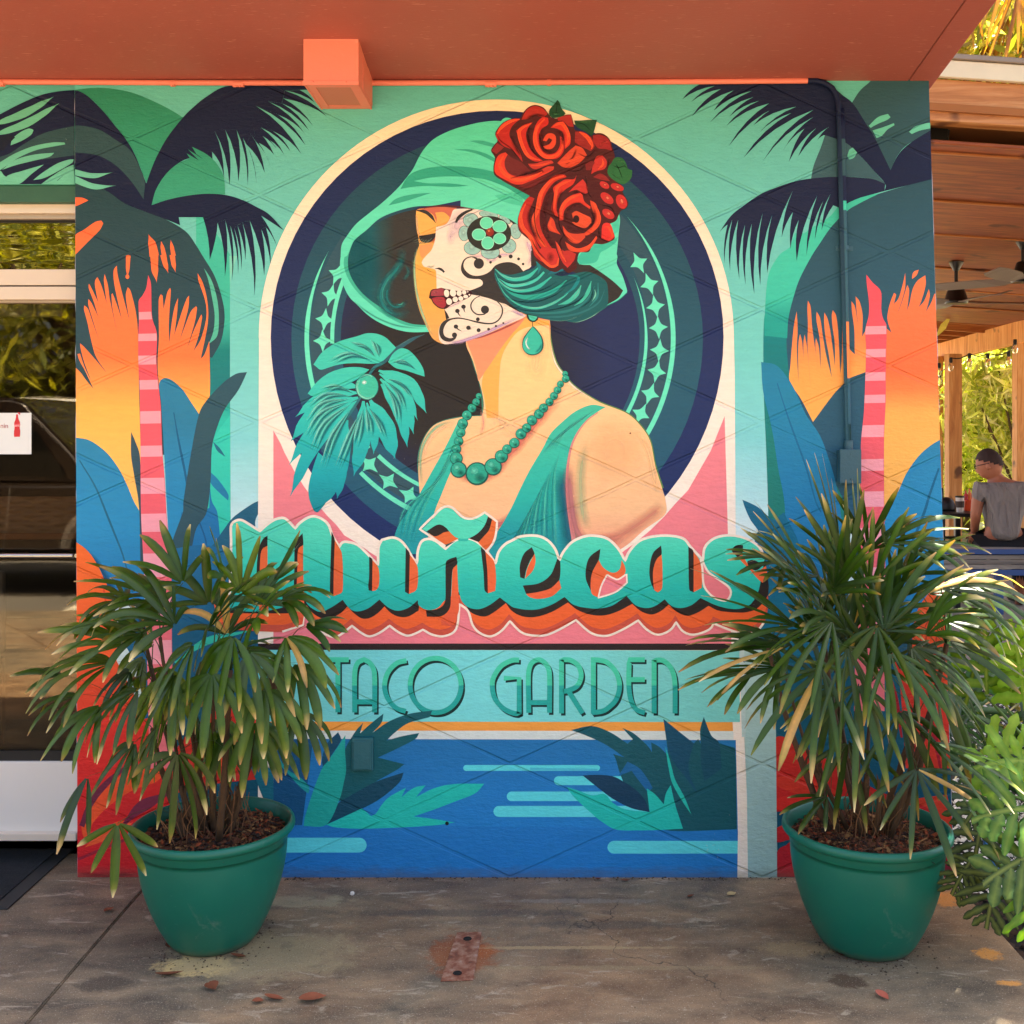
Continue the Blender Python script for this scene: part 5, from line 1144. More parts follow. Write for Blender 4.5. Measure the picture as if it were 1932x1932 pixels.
# ------------------------------------------------------------------ ground
def concrete():
    m = MatB('stained_concrete'); co = m.coord(obj_=False)
    big = m.noise(co, 1.1, 5, .6, .6); mid = m.noise(m.coord((1, 2.2, 1), False), 4.2, 7, .66, .4); fine = m.noise(co, 60, 6, .7)
    c = m.ramp(mid, [(.30, '#4c4438'), (.44, '#675b4a'), (.56, '#7c6c56'), (.72, '#947f62')])
    c = m.mix(m.ramp(big, [(.42, 0.0), (.62, .75)]), c, m.ramp(mid, [(.3, '#6e5038'), (.7, '#a5835f')]))
    pale = m.ramp(m.noise(m.coord((1, 2.6, 1), False), 7.5, 8, .72, .8), [(.57, 0.0), (.66, .6)])
    c = m.mix(pale, c, '#b3a48c')
    dark = m.ramp(m.noise(co, 2.6, 6, .6, .5), [(.58, 0.0), (.74, .65)])
    c = m.mix(dark, c, '#3c3936')
    sp = m.ramp(m.noise(co, 130, 4, .7), [(.60, 0.0), (.70, .5)]); c = m.mix(sp, c, '#cfc4b0')
    sp2 = m.ramp(m.noise(co, 85, 4, .7), [(.27, .7), (.36, 0.0)]); c = m.mix(sp2, c, '#2b2723')
    c = m.mix(1.0, c, m.math('ADD', .84, m.math('MULTIPLY', fine, .32)), 'MULTIPLY')
    # rust bleeding round the steel plate, ochre paint drips, mineral bloom under the left pot
    sep = m.n('ShaderNodeSeparateXYZ'); m.l(co, sep.inputs[0])
    def spot(x, y, rx, ry, col, c, amp=.9, nzs=14):
        dx = m.math('DIVIDE', m.math('SUBTRACT', sep.outputs[0], x), rx); dy = m.math('DIVIDE', m.math('SUBTRACT', sep.outputs[1], y), ry)
        d = m.math('ADD', m.math('ADD', m.math('MULTIPLY', dx, dx), m.math('MULTIPLY', dy, dy)), m.math('MULTIPLY', m.math('SUBTRACT', m.noise(co, nzs, 6, .7, .6), .5), 3.2))
        return m.mix(m.ramp(d, [(.35, amp), (.95, 0.0)]), c, col)
    P_ = floor_at
    def sp_(u, v, rx, ry, col, c, amp=.9, nzs=14):
        q = P_(u, v); return spot(q.x, q.y, rx, ry, col, c, amp, nzs)
    c = sp_(870, 1800, .11, .15, '#8a4a22', c, .75, 20); c = sp_(905, 1795, .06, .05, '#9a5526', c, .7, 30)
    c = sp_(372, 1822, .13, .07, '#d8b878', c, .8, 22); c = sp_(500, 1800, .30, .16, '#9c8a66', c, .65, 12); c = sp_(560, 1700, .22, .05, '#a79a78', c, .6, 16)
    c = sp_(1780, 1695, .06, .07, '#c9853e', c, .9, 40); c = sp_(1865, 1800, .045, .04, '#cf8f42', c, .9, 60); c = sp_(1905, 1855, .04, .018, '#cf8f42', c, .9, 60)
    c = sp_(1600, 1850, .06, .05, '#4a3626', c, .8, 18); c = sp_(200, 1855, .09, .05, '#463f35', c, .75, 12)
    for u, v, rx, ry, cc, am in ((1080, 1788, .42, .012, '#a89068', .7), (1190, 1826, .5, .014, '#94805e', .6), (1100, 1700, .3, .02, '#8e877a', .4), (1500, 1790, .12, .05, '#a48a62', .6), (880, 1722, .5, .03, '#48443e', .5), (1150, 1745, .35, .03, '#4a463e', .5)):
        c = sp_(u, v, rx, ry, cc, c, am, 26)
    vo = m.n('ShaderNodeTexVoronoi', feature='DISTANCE_TO_EDGE'); vo.inputs['Scale'].default_value = 1.1
    wv = m.n('ShaderNodeVectorMath', operation='ADD'); ns = m.n('ShaderNodeTexNoise'); ns.inputs['Scale'].default_value = 5; ns.inputs['Detail'].default_value = 6; m.l(co, ns.inputs['Vector'])
    sc_ = m.n('ShaderNodeVectorMath', operation='SCALE'); m.l(ns.outputs['Color'], sc_.inputs[0]); sc_.inputs['Scale'].default_value = .35; m.l(co, wv.inputs[0]); m.l(sc_.outputs[0], wv.inputs[1]); m.l(wv.outputs[0], vo.inputs['Vector'])
    ck = m.math('MULTIPLY', m.ramp(vo.outputs['Distance'], [(.0, 1.0), (.0035, 0.0)]), m.ramp(big, [(.5, 0.0), (.56, .8)])); c = m.mix(ck, c, '#2c261f')
    grit = m.ramp(m.noise(co, 260, 2, .5), [(.62, 0.0), (.68, .55)]); c = m.mix(grit, c, '#b8ab96'); grit2 = m.ramp(m.noise(co, 210, 2, .5), [(.32, .55), (.38, 0.0)]); c = m.mix(grit2, c, '#332c25')
    b = m.bump(fine, .5, .003, m.bump(mid, .4, .012))
    return m.done(c, m.math('ADD', .55, m.math('MULTIPLY', mid, .35)), b, spec=.35)
M_CON = concrete()
M_SOIL = simple('garden_soil', '#1c130d', .95, 0, .5, 30, 1, 40)
XE = 1.335
wk = empty('concrete_walkway', (0, 0, 0)); wk['kind'] = 'structure'
sx_ = floor_at(271, 1676).x; sx2 = floor_at(50, 1932).x
def slab(name, pts, z0, z1, mat, par, bev=.004):
    bm = bmesh.new(); lo = [bm.verts.new((x, y, z0)) for x, y in pts]; hi = [bm.verts.new((x, y, z1)) for x, y in pts]
    bm.faces.new(lo[::-1]); top = bm.faces.new(hi)
    for i in range(len(pts)): bm.faces.new((lo[i], lo[(i + 1) % len(pts)], hi[(i + 1) % len(pts)], hi[i]))
    bmesh.ops.recalc_face_normals(bm, faces=bm.faces)
    if bev: bmesh.ops.bevel(bm, geom=[e for e in bm.edges if all(abs(v.co.z - z1) < 1e-6 for v in e.verts)], offset=bev, segments=2, affect='EDGES')
    return obj(name, bm, mat, par)
slab('slab', [(sx_ + .0018, .6), (sx_ + .0018, -.01), (sx2 + .0018, -.95), (sx2 - 3.2, -5.0), (XE, -5.0), (XE, .6)], -.12, 0, M_CON, wk)
slab('slab', [(-6.5, .6), (-6.5, -5.0), (sx2 - 3.206, -5.0), (sx2 - .0018, -.95), (sx_ - .0018, -.01), (sx_ - .0018, .6)], -.12, 0, M_CON, wk)
boxo('joint_filler', -1.6, -1.2, -2.5, .6, -.12, -.006, simple('joint_dirt', '#5a4a36', .95, 0, .2, 20), wk)
asph = simple('asphalt', '#5e5a54', .9, 0, .25, 3, .6, 80)
ln = boxo('ground', -60, 60, -60, 60, -.6, -.16, simple('outer_ground', '#6a5a40', .95, 0, .3, .6, .4, 20, False)); ln['kind'] = 'structure'
pk = boxo('parking_lot', -30, 1.334, -13.5, -5.005, -.155, -.06, asph); pk['kind'] = 'structure'
M_LINE = simple('line_paint', '#c8c2b0', .8, 0, .2, 8)
for k in range(4):
    tag(boxo('parking_line', -9.4 + k * 2.7, -9.29 + k * 2.7, -8.9, -5.3, -.0595, -.0555, M_LINE), kind='structure')
# soil bed and white gravel right of the slab
bed = boxo('soil_bed', XE + .001, 6.5, -3.2, 3.0, -.158, -.045, M_SOIL); bed['kind'] = 'structure'
pf = boxo('patio_floor', XE - 6.2, 9, 2.95, 16, -.158, -.02, simple('patio_concrete', '#7a7166', .85, 0, .15, 3, .3, 40)); pf['kind'] = 'structure'; pf.location.x = 0

# ------------------------------------------------------------------ door mat
M_MAT = simple('mat_pile', '#1f1f20', .95, 0, .35, 40, 1, 160); M_MATE = simple('mat_rubber_edge', '#2b2b29', .7, 0, .2, 14)
a = floor_at(140, 1603); b = floor_at(15, 1717)
xr, yt, yb_ = a.x + .0, a.y, b.y
mt = empty('door_mat', (xr - .5, (yt + yb_) / 2, 0), 0, 'black ribbed door mat with a rubber border below the glass door', 'mat')
keep(boxo('mat_base', xr - 1.2, xr, yb_, yt, .0005, .005, M_MATE, None, .002), mt)
bm = bmesh.new(); rr = random.Random(4)
for i in range(46):
    y_ = yb_ + .03 + (yt - yb_ - .06) * i / 45
    tube(bm, [(xr - 1.15, y_, .007)] + [(xr - 1.15 + 1.1 * k / 8, y_ + rr.uniform(-.0012, .0012), .0075) for k in range(1, 8)] + [(xr - .05, y_, .007)], .0035, 5)
keep(obj('mat_pile', bm, M_MAT), mt)

# ------------------------------------------------------------------ rusty plate, litter
M_RUST = MatB('rusted_steel'); co = M_RUST.coord(obj_=False); nn = M_RUST.noise(co, 30, 8, .7)
M_RUST = M_RUST.done(M_RUST.ramp(nn, [(.3, '#4a2c1e'), (.46, '#7e4a33'), (.6, '#96705a'), (.72, '#a8978a')]), .85, M_RUST.bump(nn, .8, .004))
c4 = [floor_at(u, v) for u, v in ((862, 1761), (909, 1760), (893, 1851), (831, 1853))]
pl = empty('rusty_plate', (c4[0] + c4[2]) / 2, 0, 'rusted steel base plate with two bolt holes bolted to the concrete', 'metal plate')
bm = bmesh.new(); lo = [bm.verts.new(p + Vector((0, 0, .0005))) for p in c4]; hi = [bm.verts.new(p + Vector((0, 0, .004))) for p in c4]
bm.faces.new(lo); bm.faces.new(hi)
for i in range(4): bm.faces.new((lo[i], lo[(i + 1) % 4], hi[(i + 1) % 4], hi[i]))
bmesh.ops.recalc_face_normals(bm, faces=bm.faces); bmesh.ops.bevel(bm, geom=bm.edges[:], offset=.0015, segments=1, affect='EDGES'); keep(obj('plate', bm, M_RUST), pl)
M_HOLE = simple('hole_dark', '#130c08', .95)  # near-black colour stands in for the dark inside the uncut holes
for u, v in ((882, 1774), (863, 1839)):
    q = floor_at(u, v); bm = bmesh.new(); lathe(bm, [(.0125, .0042), (.0115, .0058), (.0085, .0058), (.008, .0046), (.0001, .0045)], 18, q); keep(obj('bolt_hole', bm, M_HOLE, None, True), pl)
def curl_leaf(name, q, L_, W_, ang, col, lab, grp=None):
    bm = bmesh.new(); n_ = 8; rows = []
    for i in range(n_ + 1):
        t = i / n_; w_ = W_ * math.sin(PI * min(1, t * 1.05 + .03)) ** .7 * (1 if t < 1 else 0) + .0004; x = L_ * (t - .5); z = .004 + .012 * L_ / .06 * (t - .5) ** 2 * 2
        rows.append([bm.verts.new((x, s_ * w_, z + abs(s_) * w_ * .5)) for s_ in (-1, 0, 1)])
    for r0, r1 in zip(rows, rows[1:]):
        for k in range(2): bm.faces.new((r0[k], r1[k], r1[k + 1], r0[k + 1]))
    o = obj(name, bm, col, None, 'all'); o.location = q; o.rotation_euler = (0, 0, R(ang)); o.rotation_euler.x = R(rnd.uniform(-12, 12)); return tag(o, lab, 'leaf', grp)
M_DL = simple('dead_leaf', '#6e3b1f', .8, 0, .4, 60); M_DL2 = simple('ochre_leaf', '#84482c', .8, 0, .3, 60)
for u, v, L_, W_, an, mt_, lab in ((206, 1720, .035, .012, 60, M_DL2, 'orange dead leaf on the concrete left of the left pot'), (320, 1842, .075, .01, 12, M_DL, 'long brown leaf on the concrete just in front of the left pot'), (400, 1866, .045, .018, -50, M_DL, 'broad brown leaf below and right of the left pot base'), (450, 1808, .05, .010, -15, M_DL, 'thin brown leaf touching the right of the left pot base'), (325, 1790, .05, .016, -40, M_DL, 'brown leaf tucked at the left of the left pot base'),
    (487, 1893, .03, .012, 10, M_DL2, 'small rust leaf at the bottom edge, left of the other fallen leaves'), (517, 1888, .06, .013, -20, M_DL2, 'rust coloured leaf in the middle of the bottom litter'), (590, 1889, .07, .02, 15, M_DL2, 'curled rust leaf at the right end of the bottom litter'),
    (1304, 1694, .03, .008, 40, M_DL, 'small dark leaf on the concrete between the pots'), (700 + 480, 1664, .03, .006, 5, M_DL, 'thin dark leaf against the foot of the painted wall'), (1320 - 190, 1661, .02, .007, 30, M_DL, 'tiny dark leaf against the foot of the painted wall, left of the thin one'),
    (1590, 1805, .04, .010, -35, M_DL, 'brown leaf at the left of the right pot base'), (1665, 1883, .05, .013, -70, simple('pink_leaf', '#b8604a', .7), 'pinkish leaf on the concrete in front of the right pot'), (1380, 1690, .035, .01, 30, simple('straw', '#b09a6a', .8), 'small straw coloured tuft on the concrete right of centre')):
    curl_leaf('fallen_leaf', floor_at(u, v), L_, W_, an, mt_, lab)
bm = bmesh.new(); bmesh.ops.create_icosphere(bm, subdivisions=1, radius=.009)
for v_ in bm.verts: v_.co.z *= .8; v_.co.x *= rnd.uniform(.7, 1.1)
o = obj('pebble', bm, simple('white_stone', '#e6dfd2', .7)); o.location = floor_at(665, 1689) + Vector((0, 0, .006)); tag(o, 'small white stone on the concrete near the wall right of the left pot', 'stone')
# crumbs swept against the wall foot
bm = bmesh.new(); rr = random.Random(9); P1c = (-.951, -.435); P2c = (.925, -.455)
for i in range(760):
    if i >= 420:
        q_ = (P1c, P2c)[i % 2]; a_ = rr.uniform(0, 6.3); d_ = .118 + abs(rr.gauss(0, .045)); x = q_[0] + d_ * math.cos(a_); y = q_[1] + d_ * math.sin(a_); r_ = rr.uniform(.001, .004)
    elif i < 260: x = rr.uniform(-.85, 1.2); y = -.004 - abs(rr.gauss(0, .012)); r_ = rr.uniform(.0012, .0045)
    else: x = rr.uniform(-1.6, 1.3); y = rr.uniform(-.9, -.05); r_ = rr.uniform(.0008, .0022)
    m4 = Matrix.Translation((x, y, r_ * .4)) @ Matrix.Rotation(rr.uniform(0, 6), 4, 'Z') @ Matrix.Diagonal((1, rr.uniform(.4, 1), .5, 1))
    bmesh.ops.create_icosphere(bm, subdivisions=1, radius=r_, matrix=m4)
o = obj('crumbs', bm, simple('dark_crumbs', '#4a3c2e', .9, 0, .6, 30, 0, 60, False)); tag(o, kind='stuff')
# ------------------------------------------------------------------ foliage
def leafmat(name, trans=.3, rough=.38, gain=1.7):
    m = MatB(name); at = m.n('ShaderNodeVertexColor', layer_name='Col')
    co = m.coord(obj_=False); n1 = m.noise(co, 22, 5, .65); n2 = m.noise(co, 140, 3)
    c = m.mix(1.0, at.outputs[0], m.math('ADD', .50, m.math('ADD', m.math('MULTIPLY', n1, .8), m.math('MULTIPLY', n2, .2))), 'MULTIPLY')
    m.done(c, rough, m.bump(n2, .15, .002), spec=.45)
    t = m.n('ShaderNodeBsdfTranslucent'); tc = m.mix(1.0, c, '#ffffb0', 'MULTIPLY'); tc2 = m.mix(.5, tc, '#9ad020'); 
    gm = m.n('ShaderNodeMixShader'); gm.inputs[0].default_value = trans
    br = m.mix(.0, c, c); sc = m.n('ShaderNodeHueSaturation'); sc.inputs['Value'].default_value = gain; sc.inputs['Saturation'].default_value = 1.1; m.l(tc, sc.inputs['Color']); m.l(sc.outputs[0], t.inputs[0])
    m.l(m.b.outputs[0], gm.inputs[1]); m.l(t.outputs[0], gm.inputs[2]); m.l(gm.outputs[0], m.out.inputs[0])
    return m.m
M_LEAF = leafmat('palm_leaf'); M_CANE = simple('palm_cane', '#4a3520', .8, 0, .4, 40, .6, 120)
G_UP = Vector((0, 0, 1))
def seg_strip(V, F, C, p0, d0, side, L, wmax, droop, greens, tipc, rr, nseg=8, blunt=.34, twist=0, grav=G_UP):
    """one pleated finger of a fan leaf"""
    d = d0.normalized(); p = Vector(p0); s_ = side.normalized(); base = len(V); st = L / nseg
    tipn = .945 + rr.uniform(-.10, .06)
    for i in range(nseg + 1):
        t = i / nseg
        w_ = wmax * (.28 + .72 * min(1, t / .3) ** .8) * (1 - .66 * max(0, (t - .62) / .38) ** 2.2)
        if i == nseg: w_ *= blunt / .34 * .5
        s_ = (s_ - d * s_.dot(d)).normalized(); n_ = s_.cross(d).normalized()
        if n_.z < 0 and abs(n_.z) > .2: pass
        fo = .18 + .3 * math.sin(t * 2.6 + wmax * 900); V += [p - s_ * w_ - n_ * w_ * fo, p + n_ * w_ * .12, p + s_ * w_ * .96 - n_ * w_ * (fo + .12)]
        k = max(0, min(1, (t - tipn) / .05)); col = lerp(greens[0], greens[1], t)
        if t > tipn - .12: col = lerp(col, hx('#8a8a3a'), max(0, min(1, (t - tipn + .12) / .12)) * .6)
        col = lerp(col, tipc, k); C += [col, lerp(col, (col[0] * 1.5, col[1] * 1.4, col[2] * 1.2, 1), .8), lerp(col, (col[0] * .7, col[1] * .75, col[2] * .7, 1), .6)]
        if i:
            a = base + 3 * (i - 1); b = base + 3 * i
            F += [(a, b, b + 1, a + 1), (a + 1, b + 1, b + 2, a + 2)]
        p = p + d * st
        d = (d - grav * droop * st / L * (.35 + 1.3 * t) * 1.6).normalized()
        if twist: s_ = Matrix.Rotation(twist * st / L, 3, d) @ s_
GREENS = [('#2c4a0a', '#3c5c0e'), ('#36540c', '#4a6a14'), ('#24420a', '#33520e'), ('#46600e', '#5c7818'), ('#2a480c', '#3e5e12')]
TIPS = [hx('#c9a878'), hx('#a87c50'), hx('#d8c8a0'), hx('#8c6a40')]
def fan_leaf(hub, d, n, L, w_, droop, spread, rr, greens=None, stem=None, name='leaf', parent=None, mat=None, tips=TIPS, faceup=None, lvar=.12, dead=0):
    V, F, C = [], [], []
    d = d.normalized(); up = faceup or (G_UP * .9 + Vector((0, -.35, 0)))
    side = d.cross(up); side = side.normalized() if side.length > .05 else Vector((1, 0, 0)); nrm = side.cross(d).normalized()
    g_ = greens or GREENS[rr.randrange(len(GREENS))]; g_ = (hx(g_[0]), hx(g_[1]))
    v_ = rr.uniform(.55, 1.0); g_ = tuple((c[0] * v_, c[1] * v_, c[2] * v_, 1) for c in g_)
    for i in range(n):
        f = 0 if n == 1 else (i / (n - 1) * 2 - 1)
        a = R(spread) * f + rr.uniform(-.06, .06)
        dd = d * math.cos(a) + side * math.sin(a) + nrm * (.10 - .22 * abs(f)) * 1.0
        ss = (side * math.cos(a) - d * math.sin(a)) + nrm * rr.uniform(-.35, .35)
        Lk = L * (1 - .22 * abs(f) ** 1.5) * (1 + rr.uniform(-lvar, lvar))
        gg = g_
        if rr.random() < dead: gg = (hx('#a58a48'), hx('#b8925c'))
        seg_strip(V, F, C, hub + dd * .006, dd, ss, Lk, w_ * rr.uniform(.8, 1.15) * (1 - .25 * abs(f)), droop * rr.uniform(.6, 1.35), gg, tips[rr.randrange(len(tips))], rr, twist=rr.uniform(-.5, .5))
    nl = len(F)
    if stem is not None:      # petiole
        base = len(V); A = Vector(stem); B = Vector(hub); mid = A.lerp(B, .5) + Vector((0, 0, .03)); rr_ = .0016; k_ = 5
        pts = [A, A.lerp(mid, .5) + Vector((0, 0, .01)), mid, mid.lerp(B, .5) + Vector((0, 0, .006)), B]
        for i, p in enumerate(pts):
            for k in range(4): V.append(p + Vector((math.cos(k * PI / 2) * rr_, math.sin(k * PI / 2) * rr_, 0))); C.append((.05, .09, .02, 1))
            if i:
                for k in range(4):
                    a_ = base + 4 * (i - 1) + k; b_ = base + 4 * (i - 1) + (k + 1) % 4; F.append((a_, b_, b_ + 4, a_ + 4))
    me = bpy.data.meshes.new(name); me.from_pydata([tuple(p) for p in V], [], F); me.update()
    me.polygons.foreach_set('use_smooth', [True] * len(F))
    ca = me.color_attributes.new('Col', 'FLOAT_COLOR', 'POINT'); ca.data.foreach_set('color', np.array(C, np.float32).ravel())
    return link_mesh(name, me, mat or M_LEAF, parent)

# ---- pots
def potmat():
    m = MatB('glazed_green_plastic'); co = m.coord(); n1 = m.noise(co, 5, 4); n2 = m.noise(m.coord((1, 1, 3)), 60, 5, .6)
    c = m.mix(n1, '#03604e', '#08705a'); c = m.mix(m.ramp(n2, [(.66, 0.0), (.72, .3)]), c, '#5a9482')
    sep = m.n('ShaderNodeSeparateXYZ'); m.l(co, sep.inputs[0])
    mr = m.n('ShaderNodeMapRange'); m.l(m.math('ADD', sep.outputs[2], m.math('MULTIPLY', n2, .03)), mr.inputs[0]); mr.inputs[1].default_value = .015; mr.inputs[2].default_value = .045; mr.inputs[3].default_value = .55; mr.inputs[4].default_value = 0
    c = m.mix(mr.outputs[0], c, '#6a6248'); c = m.mix(m.ramp(m.noise(m.coord((1, 1, .35)), 16, 6, .7, .5), [(.60, 0.0), (.72, .28)]), c, '#8a9484')
    return m.done(c, m.math('ADD', .30, m.math('MULTIPLY', n1, .18)), m.bump(n1, .1, .004), spec=.5)
M_POT = potmat()
def soilmat():
    m = MatB('potting_bark'); co = m.coord(obj_=False); v = m.n('ShaderNodeTexVoronoi'); v.inputs['Scale'].default_value = 110; m.l(co, v.inputs['Vector'])
    c = m.mix(m.noise(co, 18, 4), v.outputs['Color'], '#5a3a22'); h = m.n('ShaderNodeHueSaturation'); h.inputs['Saturation'].default_value = .0; m.l(v.outputs['Color'], h.inputs['Color'])
    c = m.mix(h.outputs[0], '#2a160c', '#7a5234')
    return m.done(c, .95, m.bump(v.outputs['Distance'], 1, .01))
M_BARK = soilmat()
M_CHIP = [simple('bark_chip_brown', '#5a3018', .9), simple('bark_chip_tan', '#8a6238', .9), simple('bark_chip_dark', '#23120a', .9), simple('bark_chip_rust', '#8a3e1c', .9)]
def make_pot(c, r, h, rb, lab):
    pot = empty('plant_pot', c, 0, lab, 'pot')
    prof = [(.001, .012), (rb * .86, .012), (rb * .9, .002), (rb * .94, .0), (rb, .004)]
    for i in range(1, 20):
        t = i / 19; rr_ = rb + (r * .905 - rb) * math.sin(t * PI / 2) ** .82; prof.append((rr_, .004 + (h * .84) * t))
    prof += [(r * .912, h * .846), (r * .909, h * .85), (r * .914, h * .854), (r * .918, h * .90), (r * .925, h * .915), (r * .975, h * .925), (r * .998, h * .943), (r * 1.0, h * .965), (r * .99, h * .988), (r * .965, h), (r * .94, h * .996), (r * .925, h * .975), (r * .90, h * .9), (r * .86, h * .6)]
    bm = bmesh.new(); lathe(bm, prof, 72); b_ = obj('pot_body', bm, M_POT, pot, 'all')
    zs_ = h * .86; bm = bmesh.new(); rr = random.Random(int(r * 1e4))
    rings = []
    for i in range(13):
        q = r * .905 * i / 12
        rings.append([bm.verts.new((q * math.cos(2 * PI * k / 40), q * math.sin(2 * PI * k / 40), zs_ + rr.uniform(-.004, .006) + .022 * (1 - (i / 12) ** 2))) for k in range(40)] if i else [bm.verts.new((0, 0, zs_ + .024))])
    for k in range(40): bm.faces.new((rings[0][0], rings[1][k], rings[1][(k + 1) % 40]))
    for a, b in zip(rings[1:], rings[2:]):
        for k in range(40): bm.faces.new((a[k], b[k], b[(k + 1) % 40], a[(k + 1) % 40]))
    so = obj('potting_soil', bm, M_BARK, pot, 'all')
    V, F, MI = [], [], []
    for i in range(2600):
        a = rr.uniform(0, 2 * PI); q = r * .88 * math.sqrt(rr.random()); l_ = rr.uniform(.003, .011) if i > 160 else rr.uniform(.012, .03); w_ = l_ * rr.uniform(.2, .6) if i > 160 else l_ * rr.uniform(.12, .3)
        mt = Matrix.Translation((q * math.cos(a), q * math.sin(a), zs_ + .022 * (1 - (q / r) ** 2) + rr.uniform(.001, .008))) @ Matrix.Rotation(rr.uniform(0, 6.3), 4, 'Z') @ Matrix.Rotation(rr.uniform(-.6, .6), 4, 'X') @ Matrix.Rotation(rr.uniform(-.5, .5), 4, 'Y')
        b0 = len(V); V += [mt @ Vector(p) for p in ((-l_, -w_ * .6, 0), (0, -w_, .002), (l_, -w_ * .3, 0), (l_ * .9, w_ * .5, 0), (0, w_, .002), (-l_, w_ * .4, 0))]
        F += [(b0, b0 + 1, b0 + 4, b0 + 5), (b0 + 1, b0 + 2, b0 + 3, b0 + 4)]; k = rr.choice((0, 0, 1, 2, 2, 3)); MI += [k, k]
    ch = pydata('bark_mulch', V, F, M_CHIP, pot); ch.data.polygons.foreach_set('material_index', MI); ch['kind'] = 'stuff'
    return pot
P1 = Vector((-.951, -.435, 0)); P2 = Vector((.925, -.455, 0))
pot1 = make_pot(P1, .231, .338, .116, 'glossy green pot on the concrete beside the door mat, left of the mural sign')
pot2 = make_pot(P2, .237, .341, .125, 'glossy green pot in front of the striped right trunk by the garden bed')

def cane(bm, p, q, r0, rr, bendv):
    n = 9; pts = []; rs = []
    for i in range(n + 1):
        t = i / n; pts.append(p.lerp(q, t) + bendv * math.sin(PI * t) * .5 + Vector((rr.uniform(-.002, .002), rr.uniform(-.002, .002), 0))); rs.append(r0 * (1.25 - .55 * t) * (1.12 if i % 2 else .95))
    tube(bm, pts, rs, 7)
    return pts
def palm_plant(c, zsoil, hubs, lab, seed, canes=15, greens=None, dead=.02):
    rr = random.Random(seed); pl = empty('potted_palm', (c.x, c.y, zsoil), 0, lab, 'plant')
    tops = []
    for i in range(canes):
        a = rr.uniform(0, 2 * PI); q = rr.uniform(.0, .115); b = Vector((c.x + q * math.cos(a), c.y + q * math.sin(a), zsoil + .01))
        h = rr.uniform(.12, .62); top = b + Vector((math.cos(a) * h * .28 + rr.uniform(-.04, .04), math.sin(a) * h * .2, h))
        bm = bmesh.new(); pts = cane(bm, b, top, rr.uniform(.005, .0095), rr, Vector((math.cos(a), math.sin(a), 0)) * .03)
        for k in range(rr.randrange(3, 7)):     # fibre sheaths
            p = pts[rr.randrange(1, len(pts) - 1)]; v0 = bm.verts.new(p + Vector((rr.uniform(-.006, .006), -.006, -.02))); v1 = bm.verts.new(p + Vector((rr.uniform(-.004, .004), -.008, .02))); e = Vector((rr.choice((-1, 1)) * rr.uniform(.008, .02), -.006, rr.uniform(.03, .06))); v2 = bm.verts.new(p + e)
            bm.faces.new((v0, v1, v2))
        keep(obj('cane', bm, M_CANE, None, 'all'), pl); tops += pts[3:]
    for (hub, d, n, L, w_, dr_, sp_, dd_) in hubs:
        best = min(tops, key=lambda t_: (t_ - hub).length + max(0, t_.z - hub.z + .05) * 3 + rr.uniform(0, .05))
        keep(fan_leaf(hub, d, n, L, w_, dr_, sp_, rr, greens=greens, stem=best, dead=dead if dd_ is None else dd_), pl)
    # loose basal fibres
    bm = bmesh.new()
    for i in range(70):
        a = rr.uniform(0, 2 * PI); q = rr.uniform(.02, .13); b = Vector((c.x + q * math.cos(a), c.y + q * math.sin(a), zsoil)); e = b + Vector((rr.uniform(-.05, .05), rr.uniform(-.04, .03), rr.uniform(.02, .16)))
        tube(bm, [b, b.lerp(e, .5) + Vector((rr.uniform(-.02, .02), 0, .01)), e], rr.uniform(.0006, .0016), 4, False)
    f_ = keep(obj('basal_fibres', bm, simple('dry_fibre', '#7a5436', .9, 0, .4, 30), None), pl); f_['kind'] = 'stuff'
    return pl
def img(u, v, d): return Vector(((u - VP_X) * d / F_PX, d - DIST, EYE - (v - VP_Y) * d / F_PX))
def idir(a, out=-.3):       # a: degrees, 0 = right in the photo, 90 = up; out: towards the viewer (negative)
    return Vector((math.cos(R(a)), out, math.sin(R(a)))).normalized()
